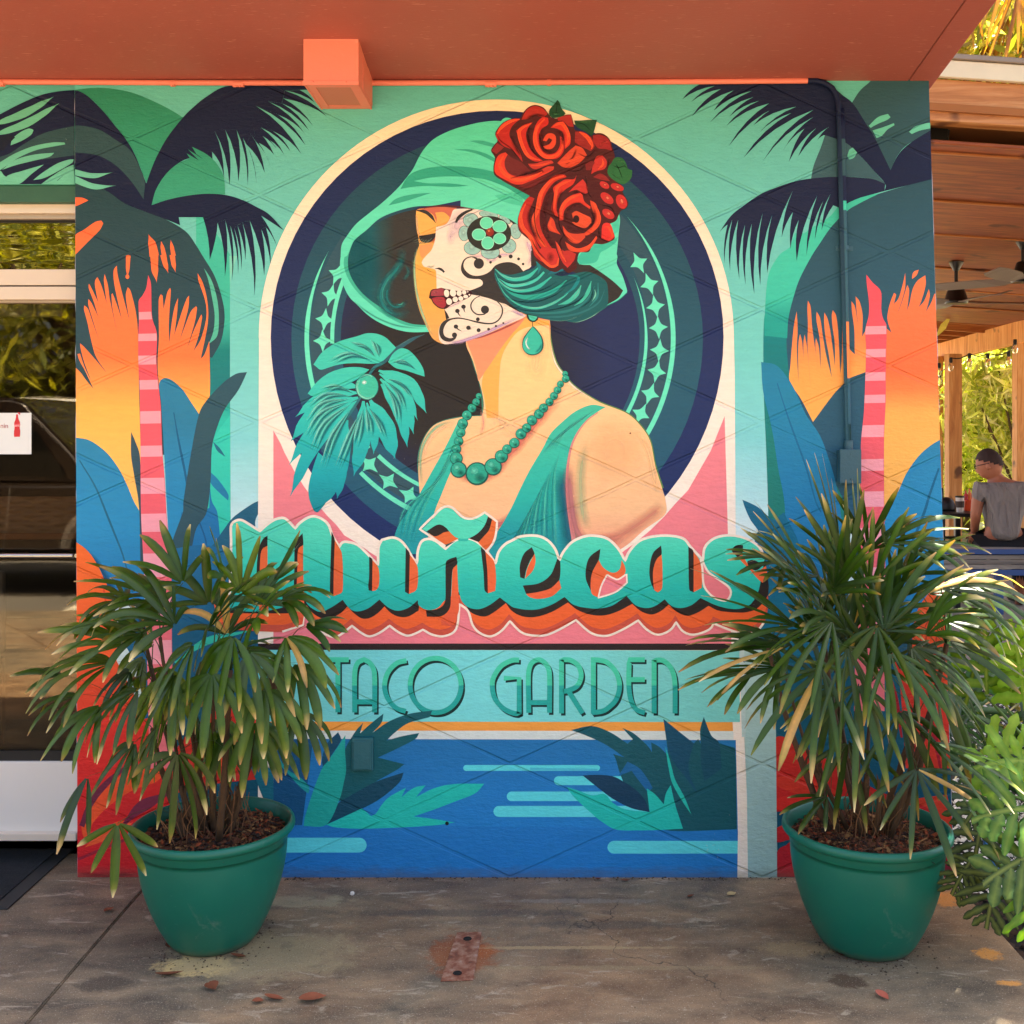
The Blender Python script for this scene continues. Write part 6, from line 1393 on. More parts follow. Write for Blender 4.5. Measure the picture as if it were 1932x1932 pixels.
# u, v, depth, angle, fingers, finger length px, droop, spread
L_ = [(395, 1185, 2.98, 60, 7, 150, .9, 75), (330, 1180, 3.0, 130, 7, 160, 1.0, 70), (455, 1120, 3.05, 80, 8, 120, .6, 85), (515, 1095, 3.1, 55, 3, 110, .1, 30), (420, 1090, 3.15, 100, 6, 100, .5, 80), (345, 1100, 3.1, 115, 6, 120, .4, 60), (300, 1130, 3.12, 150, 6, 150, .5, 45),
    (270, 1195, 3.0, 165, 7, 170, 1.0, 55), (215, 1250, 3.0, 175, 7, 170, 1.2, 50), (150, 1310, 3.05, 190, 6, 110, 1.3, 55), (190, 1330, 2.95, 215, 6, 130, 1.2, 55), (260, 1300, 2.9, 215, 7, 150, 1.3, 60), (330, 1270, 2.86, 240, 7, 160, 1.3, 60), (400, 1270, 2.84, 270, 7, 150, 1.3, 70), (470, 1230, 2.9, 300, 7, 160, 1.3, 60),
    (540, 1200, 3.0, 330, 7, 120, 1.2, 60), (560, 1250, 3.05, 310, 7, 130, 1.2, 60), (500, 1300, 2.95, 290, 6, 140, 1.3, 60), (575, 1180, 3.1, 10, 6, 90, 1.0, 50), (530, 1130, 3.1, 20, 6, 110, 1.0, 60), (335, 1420, 2.84, 265, 7, 150, 1.2, 75), (222, 1553, 2.93, 270, 5, 115, .2, 62), (165, 1465, 3.0, 255, 3, 130, .7, 25),
    (480, 1360, 3.0, 275, 6, 130, 1.2, 60), (430, 1380, 3.1, 250, 5, 110, 1.2, 60), (560, 1340, 3.1, 300, 6, 120, 1.2, 55), (300, 1370, 3.0, 235, 6, 130, 1.2, 60), (255, 1400, 3.1, 230, 6, 130, 1.2, 55), (120, 1275, 3.15, 160, 5, 90, .9, 45), (395, 1140, 3.2, 95, 7, 110, .6, 80), (480, 1170, 3.0, 50, 7, 130, .8, 70), (240, 1215, 3.15, 150, 7, 150, .8, 50), (440, 1200, 2.86, 250, 6, 140, 1.3, 60), (365, 1215, 2.84, 220, 7, 150, 1.3, 60)]
rr = random.Random(21)
hubs1 = []
for u, v, d, a, n, lp, dr_, sp in L_:
    k = d / F_PX; hubs1.append((img(u, v, d), idir(a, rr.uniform(-.55, .1)), n, lp * k * 1.0, .0135, dr_, sp, None))
for i in range(24):
    u = rr.gauss(375, 120); v = rr.uniform(1120, 1400); 
    if u < 130 or u > 590: continue
    d = rr.uniform(3.05, 3.4); a = 90 + (375 - u) * .55 + rr.uniform(-40, 40); a = a if v < 1230 else 270 + (u - 375) * .3 + rr.uniform(-30, 30)
    hubs1.append((img(u, v, d), idir(a, rr.uniform(-.4, .5)), rr.randrange(5, 8), rr.uniform(.13, .19), .0135, rr.uniform(.8, 1.3), 60, None))
palm_plant(P1, .30, hubs1, 'lady palm with drooping blunt-tipped leaves in the green pot beside the door', 11, 16)
R_ = [(1600, 1090, 3.1, 95, 7, 160, .3, 45), (1590, 1060, 3.2, 110, 6, 190, .2, 35), (1540, 1120, 3.1, 125, 7, 190, .4, 40), (1500, 1180, 3.05, 150, 7, 190, .6, 45), (1560, 1160, 3.0, 135, 7, 180, .6, 55), (1640, 1110, 3.1, 80, 6, 150, .3, 45), (1690, 1130, 3.1, 65, 5, 160, .3, 40), (1668, 1190, 3.0, 60, 7, 170, .6, 60),
    (1480, 1220, 3.0, 175, 7, 190, .8, 40), (1470, 1260, 3.0, 190, 7, 150, .9, 50), (1550, 1260, 2.86, 235, 7, 190, 1.2, 60), (1570, 1170, 2.84, 215, 6, 190, 1.2, 45), (1620, 1290, 2.84, 262, 7, 190, 1.0, 60), (1680, 1230, 2.86, 300, 7, 180, 1.2, 60), (1655, 1180, 2.84, 255, 5, 170, 1.3, 50),
    (1720, 1220, 2.95, 320, 7, 170, 1.1, 55), (1745, 1160, 3.05, 40, 6, 150, .7, 50), (1600, 1220, 2.84, 290, 7, 200, 1.1, 60), (1600, 1400, 3.1, 270, 6, 150, 1.0, 60), (1700, 1340, 3.0, 285, 6, 170, 1.1, 60), (1730, 1450, 2.86, 285, 7, 160, .4, 80), (1780, 1290, 3.1, 310, 6, 160, 1.0, 50), (1420, 1270, 3.1, 185, 5, 120, .8, 40), (1560, 1500, 3.1, 200, 4, 90, .6, 50), (1620, 1010, 3.25, 100, 4, 110, .1, 30), (1510, 1090, 3.2, 140, 5, 130, .3, 35)]
hubs2 = []
for u, v, d, a, n, lp, dr_, sp in R_:
    k = d / F_PX; hubs2.append((img(u, v, d), idir(a, rr.uniform(-.5, .1)), n, lp * k * 1.08, .0105, dr_ * .6, sp, None))
# sunlit arching leaves past the wall corner
for u, v, d, a, n, lp, dr_, sp in ((1750, 1120, 3.0, 20, 5, 210, 1.3, 30), (1775, 1110, 2.9, 5, 4, 190, 1.2, 30), (1800, 1125, 3.05, 350, 5, 170, 1.1, 35), (1780, 1170, 2.95, 5, 5, 150, .6, 40), (1790, 1210, 2.9, 340, 5, 140, .6, 35), (1770, 1300, 2.95, 290, 5, 180, .8, 45), (1745, 1200, 2.9, 60, 5, 150, .9, 40), (1800, 1480, 2.9, 330, 5, 150, .5, 40), (1760, 1400, 2.9, 340, 5, 170, .4, 35)):
    k = d / F_PX; hubs2.append((img(u, v, d), idir(a, rr.uniform(-.4, .1)), n, lp * k * 1.1, .0115, dr_, sp, .05))
for i in range(32):
    u = rr.gauss(1615, 75); v = rr.uniform(1020, 1310)
    if u < 1410 or u > 1790: continue
    d = rr.uniform(3.05, 3.38); a = 90 + (1600 - u) * .45 + rr.uniform(-35, 35); a = a if v < 1290 else 270 + (u - 1600) * .3 + rr.uniform(-30, 30)
    hubs2.append((img(u, v, d), idir(a, rr.uniform(-.4, .4)), rr.randrange(5, 8), rr.uniform(.17, .25), .0105, rr.uniform(.25, .7), 55, None))
palm_plant(P2, .31, hubs2, 'tall spiky lady palm in the green pot at the right corner of the wall', 12, 15, ('#254206', '#3a5c0e'), .03)

# ---- garden bed at the right
def lobed_leaf(c, d, L_, W_, rr, col, parent, lobes=5, droop=.8, facing=None, name='leaf'):
    """big split-leaf philodendron blade: lobes cut almost to the midrib"""
    d = d.normalized(); up = facing or Vector((0, -.5, 1)).normalized(); side = d.cross(up).normalized(); V, F, C = [], [], []
    g = hx(col); v_ = rr.uniform(.5, .9); g = (g[0] * v_, g[1] * v_, g[2] * v_, 1)
    mid = []; p = Vector(c); dd = d.copy(); n = 2 * lobes + 2
    for i in range(n + 1):
        mid.append((p.copy(), dd.copy())); p = p + dd * L_ / n; dd = (dd - G_UP * droop * .12).normalized()
    for i in range(n + 1):
        p, q = mid[i]; w_ = .075 * W_; V += [p - side * w_, p, p + side * w_]; C += [g, lerp(g, hx('#c8d060'), .35), g]
        if i: a = 3 * (i - 1); F += [(a, a + 3, a + 4, a + 1), (a + 1, a + 4, a + 5, a + 2)]
    for j in range(lobes):
        i = 1 + 2 * j; p, q = mid[i]; p2 = mid[i + 1][0]; t = (j + .5) / lobes; ll = (1.15 if rr.random() > .12 else .7) * W_ * (math.sin(PI * min(1, .22 + t * .72)) ** .6) * rr.uniform(.75, 1.15)
        for sg in (-1, 1):
            nn = up; ld = (side * sg * 1.0 + q * (rr.uniform(.1, .35) + .95 * t) + nn * rr.uniform(-.05, .25)).normalized(); b0 = len(V); k = 8; wid = L_ / n * .74
            pp = p.lerp(p2, .5) + side * sg * .06 * W_; ax = (q - ld * q.dot(ld)).normalized()
            for m_ in range(k + 1):
                s_ = m_ / k; w_ = wid * (.42 + .62 * math.sin(PI * min(1, s_ * .72 + .12)) ** 1.2) * (1 if m_ < k else .35) * (1 + .2 * math.sin(s_ * 17 + j * 2 + sg))
                rf = nn * (w_ * .28 * math.sin(s_ * 11 + j * 2.1 + sg)); rg = nn * (w_ * .28 * math.sin(s_ * 9 + j * 1.3)); V += [pp - ax * w_ + rf, pp + nn * .0012, pp + ax * w_ + rg]; cc = lerp(g, (g[0] * 1.25, g[1] * 1.2, g[2], 1), s_); C += [cc, lerp(cc, hx('#b8c850'), .25), cc]
                if m_: a = b0 + 3 * (m_ - 1); F += [(a, a + 3, a + 4, a + 1), (a + 1, a + 4, a + 5, a + 2)]
                pp = pp + ld * ll / k; ld = (ld - G_UP * droop * .10).normalized()
    me = bpy.data.meshes.new(name); me.from_pydata([tuple(v) for v in V], [], F); me.update(); me.polygons.foreach_set('use_smooth', [True] * len(F))
    ca = me.color_attributes.new('Col', 'FLOAT_COLOR', 'POINT'); ca.data.foreach_set('color', np.array(C, np.float32).ravel())
    return link_mesh(name, me, M_LEAF2, parent)
M_LEAF2 = leafmat('broad_leaf', .34, .55, 1.3)
ph = empty('philodendron', (1.75, -.2, -.04), 0, 'split-leaf philodendron with big sunlit lobed leaves at the right edge of the garden bed', 'plant')
rr = random.Random(31)
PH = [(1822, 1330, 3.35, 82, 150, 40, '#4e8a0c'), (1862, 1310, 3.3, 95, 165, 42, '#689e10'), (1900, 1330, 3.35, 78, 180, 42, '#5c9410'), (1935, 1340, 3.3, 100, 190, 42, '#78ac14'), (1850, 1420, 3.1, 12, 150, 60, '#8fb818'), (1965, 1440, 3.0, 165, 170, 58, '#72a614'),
    (1985, 1530, 2.9, 165, 190, 60, '#3c740e'), (1995, 1600, 2.85, 182, 180, 58, '#2a590c'), (1960, 1650, 2.8, 265, 120, 52, '#5c9412'), (1835, 1620, 3.05, 222, 80, 38, '#16290d'), (1885, 1640, 3.0, 245, 110, 46, '#182c0e'), (1850, 1560, 3.2, 250, 110, 44, '#1a3010'), (1925, 1600, 3.05, 285, 130, 50, '#1c3410'), (1870, 1490, 3.35, 215, 100, 40, '#223e14')]  # upper leaf greens lightened as if sunlit, lower ones darkened as if shaded
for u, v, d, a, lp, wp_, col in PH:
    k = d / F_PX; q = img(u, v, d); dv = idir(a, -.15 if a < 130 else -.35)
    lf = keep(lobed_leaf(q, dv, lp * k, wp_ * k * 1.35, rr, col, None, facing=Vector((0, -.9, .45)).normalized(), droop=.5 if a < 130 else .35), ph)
    bm = bmesh.new(); b0 = Vector((1.78, -.15, -.04)); tube(bm, [b0, b0.lerp(q, .5) + Vector((0, 0, .12)), q - dv * .01], [.008, .006, .004], 6); keep(obj('stalk', bm, simple('green_stalk', '#5a7a2c', .5), None, 'all'), ph)
# dark strap plants between the wall corner and the patio
def strap_plant(c, seed, lab, n=8, L_=.34, cols=('#1c3a16', '#2a4c1e')):
    rr = random.Random(seed); pl = empty('strap_palm', c, 0, lab, 'plant')
    for i in range(n):
        a = rr.uniform(0, 360); d = Vector((math.cos(R(a)) * .7, math.sin(R(a)) * .7, rr.uniform(.5, 1.3))).normalized(); h = Vector(c) + d * rr.uniform(.12, .34) + Vector((0, 0, .12))
        keep(fan_leaf(h, d, rr.randrange(6, 9), L_ * rr.uniform(.8, 1.1), .013, rr.uniform(.7, 1.2), 72, rr, greens=cols, stem=Vector(c)), pl)
    return pl
strap_plant((1.72, .55, -.05), 41, 'dark green palm clump behind the philodendron, near the wall corner', 15, .36)
strap_plant((2.2, .75, -.05), 42, 'dark green palm clump at the right edge in front of the patio bench', 15, .36)
strap_plant((1.66, 1.15, -.05), 43, 'upright palm clump rising in front of the blue patio bench', 12, .38, ('#2f5a20', '#45702c'))
strap_plant((1.62, .12, -.05), 44, 'low dark palm clump directly beside the right end of the painted wall', 10, .26)
# white gravel
V, F = [], []; rr = random.Random(5)
ico = [(0, 0, 1), (.94, 0, .3), (.29, .9, .3), (-.76, .55, .3), (-.76, -.55, .3), (.29, -.9, .3), (0, 0, -.4)]
icf = [(0, 1, 2), (0, 2, 3), (0, 3, 4), (0, 4, 5), (0, 5, 1), (6, 2, 1), (6, 3, 2), (6, 4, 3), (6, 5, 4), (6, 1, 5)]
for i in range(5200):
    x = rr.uniform(XE + .02, 3.0); y = rr.uniform(-.05, 2.8) if i > 2600 else rr.uniform(-.05, .9); s_ = rr.uniform(.007, .017); b0 = len(V); m4 = Matrix.Rotation(rr.uniform(0, 6), 3, 'Z')
    V += [m4 @ Vector((p[0] * s_ * rr.uniform(.7, 1.2), p[1] * s_, p[2] * s_ * .7)) + Vector((x, y, -.043 + rr.uniform(0, .008))) for p in ico]; F += [tuple(b0 + k for k in f) for f in icf]
g_ = pydata('gravel', V, F, simple('white_gravel', '#cfc8ba', .85, 0, .3, 30, 0, 60, False)); g_['kind'] = 'stuff'
# mulch bits on the soil
V, F = [], []
for i in range(2600):
    x = rr.uniform(XE + .01, 2.3); y = rr.uniform(-1.2, -.02); l_ = rr.uniform(.004, .016); w_ = l_ * rr.uniform(.3, .8); mt_ = Matrix.Translation((x, y, -.041 + rr.uniform(0, .006))) @ Matrix.Rotation(rr.uniform(0, 6.3), 4, 'Z') @ Matrix.Rotation(rr.uniform(-.7, .7), 4, 'X')
    b0 = len(V); V += [mt_ @ Vector(p) for p in ((-l_, -w_, 0), (l_, -w_, 0), (l_, w_, .003), (-l_, w_, 0))]; F.append((b0, b0 + 1, b0 + 2, b0 + 3))
o = pydata('mulch', V, F, simple('dark_mulch', '#3a2818', .95, 0, .5, 30, 0, 60, False)); o['kind'] = 'stuff'
# blue hose loop
bm = bmesh.new(); q = [img(u, v, d) for u, v, d in ((1856, 1560, 3.55), (1862, 1600, 3.5), (1878, 1640, 3.45), (1895, 1625, 3.5), (1893, 1590, 3.55), (1905, 1568, 3.6), (1932, 1560, 3.65), (1975, 1590, 3.7))]
q = [Vector((p.x, p.y, max(-.03, p.z))) for p in q]
tube(bm, q, .009, 10); tag(obj('garden_hose', bm, simple('blue_hose', '#2f6ea0', .4), None, True), 'blue garden hose curling over the white gravel behind the right pot', 'hose')
# ------------------------------------------------------------------ patio roof
def pine(name, a, b, c_, scale=1, axis='x', rough=.6):
    m = MatB(name); sc = {'x': (.8, 9, 9), 'y': (9, .8, 9), 'z': (9, 9, .8)}[axis]
    co = m.coord(tuple(s_ * scale for s_ in sc), False); g = m.noise(co, 2.2, 6, .6, 1.2); g2 = m.noise(co, 9, 3, .6)
    oi = m.n('ShaderNodeObjectInfo')
    c = m.ramp(g, [(.32, a), (.5, b), (.66, c_)]); c = m.mix(m.math('MULTIPLY', g2, .35), c, a)
    kn = m.ramp(m.noise(m.coord((1.3, 1.3, 1.3), False), 3.4, 2, .4), [(.66, 0.0), (.72, .8)]); c = m.mix(kn, c, '#3a1808')
    h = m.n('ShaderNodeHueSaturation'); m.l(c, h.inputs['Color']); m.l(m.math('ADD', .8, m.math('MULTIPLY', oi.outputs['Random'], .4)), h.inputs['Value'])
    return m.done(h.outputs[0], rough, m.bump(g, .25, .004))
M_PINE = pine('pine_ceiling', '#5c2a10', '#84401a', '#9c5824'); M_BEAM = pine('cedar_beam', '#8e5628', '#b57a44', '#c99a66', 1, 'x'); M_POST = pine('pine_post', '#b87438', '#d8964e', '#e4ac68', 1, 'z')
M_RAFT = pine('pine_rafter', '#84491f', '#a8642c', '#b87434', 1, 'x')
roof = empty('patio_roof', (2.5, 1.6, 2.9), 0, 'wooden patio roof of wide pine boards with a cedar front beam and white fascia', 'roof')
YB = 1.6; sl_ = -.068
def slope_box(name, x0, x1, y0, y1, zt, zb_, mat, par, bev=.003, s=sl_, xr=1.84):
    bm = bmesh.new(); vs_ = box(bm, x0, x1, y0, y1, zb_, zt)
    for v in vs_: v.co.z += (v.co.x - xr) * s
    if bev: bmesh.ops.bevel(bm, geom=bm.edges[:], offset=bev, segments=1, affect='EDGES')
    return keep(obj(name, bm, mat, None), par)
zA = img(1759, 227, YB + DIST).z; zB = img(1759, 148, YB + DIST).z; zC = img(1759, 115, YB + DIST).z
xw = 1.22
slope_box('front_beam', xw, 4.6, YB, YB + .09, zB, zA, M_BEAM, roof)
slope_box('fascia', xw, 4.6, YB - .03, YB - .002, zC, zB + .002, simple('fascia_white', '#d8d0b4', .6, 0, .1, 6, .1, 40), roof)
slope_box('drip_edge', xw, 4.6, YB - .045, YB + .05, zC + .028, zC + .002, simple('drip_edge_grey', '#8f8274', .5, .3), roof)
hz_ = lambda v, d: EYE + (VP_Y - v) * d / F_PX
ZCEIL = EYE + 1.35; jn = [YB + .09]
for v in (283, 367, 425, 483, 520, 549): jn.append(1.35 * F_PX / (800 - v) - DIST)
jn = sorted(jn); jn.append(jn[-1] + 1.4)
for i, (a, b) in enumerate(zip(jn, jn[1:])):
    slope_box('board', xw, 5.2, a + .004, b - .004, ZCEIL + .02 + .006 * (i % 2), ZCEIL + .006 * (i % 2), M_PINE, roof, .004, sl_)
    slope_box('batten', xw, 5.2, b - .012, b + .012, ZCEIL - .001, ZCEIL - .012, M_RAFT, roof, .003, sl_)
yr = jn[-1]
for i in range(4):
    slope_box('rafter', xw - .2, 6.5, yr + .3 + i * .55, yr + .35 + i * .55, ZCEIL + .08, ZCEIL - .06, M_RAFT, roof, .003, sl_)
slope_box('roof_sheet', xw, 6.5, YB - .02, yr + 2.3, ZCEIL + .16, ZCEIL + .125, simple('roof_sheathing', '#9a6030', .8, 0, .2, 4), roof, 0, sl_)
# far beam and posts
def barbeam(name, p, q, h, t, mat, par):
    d = (q - p); L_ = d.length; bm = bmesh.new(); box(bm, 0, L_, -t / 2, t / 2, -h, 0, .006)
    o = obj(name, bm, mat, None); x = d.normalized(); y = G_UP.cross(x).normalized(); z = x.cross(y)
    M = Matrix((x, y, z)).transposed().to_4x4(); M.translation = p; o.matrix_world = M; bpy.context.view_layer.update(); return o
bp0 = img(1762, 652, 14.6); bp1 = img(1990, 588, 11.4)
fb = barbeam('far_beam', bp0, bp1, .24, .09, M_POST, None); fb.parent = roof; fb.matrix_parent_inverse = Matrix.Translation(-Vector(roof.location))
for k, (u0, u1, d) in enumerate(((1766, 1778, 14.2), (1786, 1811, 12.4), (1914, 1938, 12.2))):
    a = img(u0, 0, d).x; b = img(u1, 0, d).x; y = d - DIST; zt = img(0, (672, 668, 640)[k], d).z
    tag(boxo('patio_post', a, b, y - (b - a) / 2, y + (b - a) / 2, -.02, zt, M_POST, None, .008), ('thin pine patio post nearest the painted wall', 'pine patio post with knots left of the seated man', 'pine patio post at the right edge behind the string lights')[k], 'post', 'patio posts')
# black speaker under the beam
M_BLK = simple('black_plastic', '#0f0e0e', .5, 0, .2, 20); M_BLKM = simple('black_fan_metal', '#080808', .35)
sp = empty('wall_speaker', img(1772, 250, 5.6), 0, 'black speaker mounted under the cedar beam against the wall corner', 'speaker')
a = img(1752, 274, 5.5); b = img(1795, 234, 5.5)
bm = bmesh.new(); vs_ = box(bm, a.x, b.x, a.y, a.y + .22, a.z, b.z)
for v in vs_:
    if v.co.x > a.x + .01 and v.co.z < a.z + .01: v.co.x -= .012
bmesh.ops.bevel(bm, geom=bm.edges[:], offset=.012, segments=3, affect='EDGES'); keep(obj('speaker_box', bm, M_BLK, None), sp)
keep(boxo('grille', a.x + .01, b.x - .02, a.y - .004, a.y - .001, a.z + .012, b.z - .012, M_BLKM, None, .001), sp)
bm = bmesh.new(); tube(bm, [Vector((a.x + .05, a.y + .12, b.z)), Vector((a.x + .05, a.y + .12, zA + .03))], .012, 8); keep(obj('bracket', bm, M_BLKM, None), sp)
# ceiling fans
def ceiling_fan(u, vtop, d, lab, rot):
    c = img(u, 0, d); s_ = d / F_PX; zt = ZCEIL + (c.x - 1.84) * sl_
    f = empty('ceiling_fan', (c.x, c.y, zt), 0, lab, 'ceiling fan', 'black and grey fans on the patio ceiling')
    zz = lambda v: EYE + (VP_Y - v) * s_
    dv = vtop - 486
    bm = bmesh.new(); lathe(bm, [(.003, zt), (13 * s_, zt), (13 * s_, zz(497 + dv)), (5 * s_, zz(511 + dv)), (.003, zz(511 + dv))], 20, (c.x, c.y, 0)); keep(obj('canopy', bm, M_BLKM, None, True), f)
    bm = bmesh.new(); tube(bm, [(c.x, c.y, zz(509 + dv)), (c.x, c.y, zz(537 + dv))], 3.4 * s_, 12); keep(obj('downrod', bm, M_BLKM, None, True), f)
    bm = bmesh.new(); lathe(bm, [(.003, zz(534 + dv)), (10 * s_, zz(534 + dv)), (12 * s_, zz(537 + dv)), (22.5 * s_, zz(569 + dv)), (20 * s_, zz(573 + dv)), (.003, zz(573 + dv))], 24, (c.x, c.y, 0)); keep(obj('motor_housing', bm, M_BLKM, None, True), f)
    M_BLD = simple('grey_fan_blade', '#75675c', .5, 0, .06, 4)
    zb_ = zz(570 + dv)
    for k in range(4):
        a = R(rot + 90 * k); x = Vector((math.cos(a), math.sin(a), 0)); y = Vector((-math.sin(a), math.cos(a), 0)); V = []
        for t, w_ in ((.06, .03), (.16, .055), (.3, .085), (.55, .075), (.64, .05)):
            for sg in (-1, 1):
                for dz in (0, .006): V.append(Vector((c.x, c.y, zb_)) + x * t + y * w_ * sg + Vector((0, 0, .016 * sg * (1 if t > .1 else .3) + dz)))
        F = []
        for i in range(4):
            b_ = 4 * i
            F += [(b_, b_ + 4, b_ + 6, b_ + 2), (b_ + 1, b_ + 3, b_ + 7, b_ + 5), (b_, b_ + 1, b_ + 5, b_ + 4), (b_ + 2, b_ + 6, b_ + 7, b_ + 3)]
        F += [(0, 2, 3, 1), (16, 17, 19, 18)]
        keep(pydata('blade', V, F, M_BLD, None), f)
ceiling_fan(1804, 486, 8.6, 'black ceiling fan with grey blades hanging nearest the painted wall corner', 12)
ceiling_fan(1930, 446, 7.6, 'black ceiling fan hanging at the right edge of the patio ceiling', 50)
# string lights
M_BULB = bpy.data.materials.new('clear_bulb'); M_BULB.use_nodes = True; b_ = M_BULB.node_tree.nodes['Principled BSDF']; b_.inputs['Transmission Weight'].default_value = .9; b_.inputs['Roughness'].default_value = .05; b_.inputs['Base Color'].default_value = hx('#fff4d8'); b_.inputs['IOR'].default_value = 1.3
slg = empty('string_lights', img(1850, 680, 12), 0, 'black string lights with clear bulbs hung along the far patio beam', 'string lights')
def wirepts(ps):
    return [img(u, v, d) for u, v, d in ps]
bulbs = [(1772, 694, 12.8), (1773, 712, 12.9), (1794, 684, 12.3), (1829, 676, 12.2), (1864, 676, 12.1), (1903, 672, 12.0), (1915, 650, 11.8)]
bm = bmesh.new(); wp_ = sorted(bulbs); P_ = []
for (u0, v0, d0), (u1, v1, d1) in zip(wp_, wp_[1:]):
    for k in range(6): t = k / 6; P_.append(img(u0 + (u1 - u0) * t, (v0 - 9) + (v1 - v0) * t + 5 * math.sin(PI * t), d0 + (d1 - d0) * t))
tube(bm, P_, .006, 5); keep(obj('cable', bm, M_BLK, None), slg)
for u, v, d in bulbs:
    p = img(u, v, d); bm = bmesh.new(); lathe(bm, [(.001, .055), (.017, .055), (.02, .03), (.018, .0), (.001, 0)], 10, p); so = keep(obj('socket', bm, M_BLK, None, True), slg)
    bm = bmesh.new(); lathe(bm, [(.012, .0), (.022, -.02), (.033, -.05), (.026, -.085), (.001, -.1)], 12, p); bb = obj('bulb', bm, M_BULB, None, 'all'); bb.parent = so; bb.matrix_parent_inverse = so.matrix_parent_inverse.inverted() @ so.matrix_parent_inverse.inverted().inverted() if False else Matrix.Translation(Vector(slg.location)) @ Matrix.Identity(4)
    bb.matrix_parent_inverse = Matrix.Identity(4)

# ------------------------------------------------------------------ picnic table, bench, man
DT = 8.9
M_TBL = simple('black_table_paint', '#0d0d0f', .4, 0, .2, 10)
tb = empty('patio_table', img(1790, 968, DT), 0, 'black patio table beyond the wall corner beside the seated man', 'table')
def ib(name, u0, u1, v0, v1, d, dep, mat, par, bev=.006):
    a = img(u0, v1, d); b = img(u1, v0, d); return keep(boxo(name, a.x, b.x, a.y, a.y + dep, a.z, b.z, mat, None, bev), par)
ib('table_top', 1700, 1850, 969, 976, DT, .75, M_TBL, tb)
for u0, u1, d in ((1776, 1784, DT + .1), (1803, 1813, DT + .1), (1706, 1716, DT + .1), (1840, 1848, DT + .6)):
    ib('leg', u0, u1, 974, 1152, d, .05, M_TBL, tb)
ib('crossbar', 1780, 1806, 1012, 1018, DT + .12, .03, M_TBL, tb, .002)
M_CUP = simple('paper_cup', '#d8cfc0', .6); M_SLV = simple('cup_sleeve', '#4a3c34', .8); M_ORG = simple('orange_plastic', '#e04a18', .4, 0, .15, 30)
ztb = img(0, 969, DT + .02).z
cu = img(1811, 0, DT + .15); cup = empty('paper_cup', (cu.x, cu.y, ztb), 0, 'pale takeaway cup with a dark sleeve and lid on the black table', 'cup')
hC = .135; bm = bmesh.new(); lathe(bm, [(.001, 0), (.026, 0), (.034, hC * .92), (.001, hC * .92)], 20, (cu.x, cu.y, ztb)); keep(obj('cup_body', bm, M_CUP, None, True), cup)
bm = bmesh.new(); lathe(bm, [(.0295, hC * .3), (.0335, hC * .3), (.0365, hC * .68), (.032, hC * .68)], 20, (cu.x, cu.y, ztb)); keep(obj('sleeve', bm, M_SLV, None, True), cup)
bm = bmesh.new(); lathe(bm, [(.001, hC * .9), (.037, hC * .9), (.037, hC * .97), (.03, hC), (.001, hC)], 20, (cu.x, cu.y, ztb)); keep(obj('lid', bm, M_BLK, None, True), cup)
oc = img(1829, 0, DT + .3); oo = empty('condiment_caddy', (oc.x, oc.y, ztb), 0, 'orange and red plastic condiment caddy on the table beside the man', 'caddy')
keep(boxo('caddy_body', oc.x - .05, oc.x + .05, oc.y - .04, oc.y + .04, ztb, ztb + .09, M_ORG, None, .01), oo)
for k, (dx, h, c_) in enumerate(((-.03, .17, '#c8200f'), (.0, .185, '#f0761a'), (.032, .165, '#d8330f'))):
    bm = bmesh.new(); lathe(bm, [(.001, .05), (.017, .05), (.018, h * .75), (.008, h * .85), (.005, h), (.001, h)], 12, (oc.x + dx, oc.y, ztb)); keep(obj('squeeze_bottle', bm, simple('sauce_bottle', c_, .35), None, True), oo)
nb = img(1789, 0, DT + .3); no = empty('black_bag', (nb.x - .02, nb.y, ztb), 0, 'rounded black bag with an upright black bottle on the table next to the wall corner', 'bag')
bm = bmesh.new(); bmesh.ops.create_uvsphere(bm, u_segments=20, v_segments=12, radius=1)
for v in bm.verts:
    v.co = Vector((v.co.x * .075, v.co.y * .06, max(v.co.z, -.2) * .095))
    v.co += Vector((nb.x - .015, nb.y, ztb + .02))
keep(obj('bag_body', bm, M_BLK, None, 'all'), no); keep(boxo('bottle', nb.x - .085, nb.x - .035, nb.y, nb.y + .05, ztb, ztb + .19, M_BLK, None, .008), no)
# bench
DBn = 8.35
bn = empty('patio_bench', img(1860, 1036, DBn), 0, 'blue framed bench with weathered grey slats carrying the seated man', 'bench')
M_BLU = simple('blue_bench_paint', '#2f4f86', .5, 0, .15, 8); M_GRY = pine('weathered_slat', '#6a6258', '#8f877a', '#a8a090', 1, 'x')
ZS1 = img(0, 1037, DBn).z
for k in range(4): keep(boxo('seat_slat', img(1762, 0, DBn).x, img(2040, 0, DBn).x, DBn - DIST + .02 + k * .1, DBn - DIST + .11 + k * .1, ZS1 - .03, ZS1, M_GRY, None, .004), bn)
ib('blue_rail', 1762, 2040, 1036.5, 1046, DBn, .018, M_BLU, bn, .002)
for k in range(3): ib('front_slat', 1762, 2040, 1047.5 + k * 9, 1055.5 + k * 9, DBn + .01, .02, M_GRY, bn, .002)
ib('lower_blue_rail', 1762, 2040, 1075, 1086, DBn, .018, M_BLU, bn, .002)
for u in (1770, 1880, 2010): ib('leg', u, u + 14, 1075, 1160, DBn + .05, .06, M_BLU, bn, .004)
for u in (1776, 2006): ib('leg', u, u + 12, 1050, 1158, DBn + .36, .05, M_BLU, bn, .004)

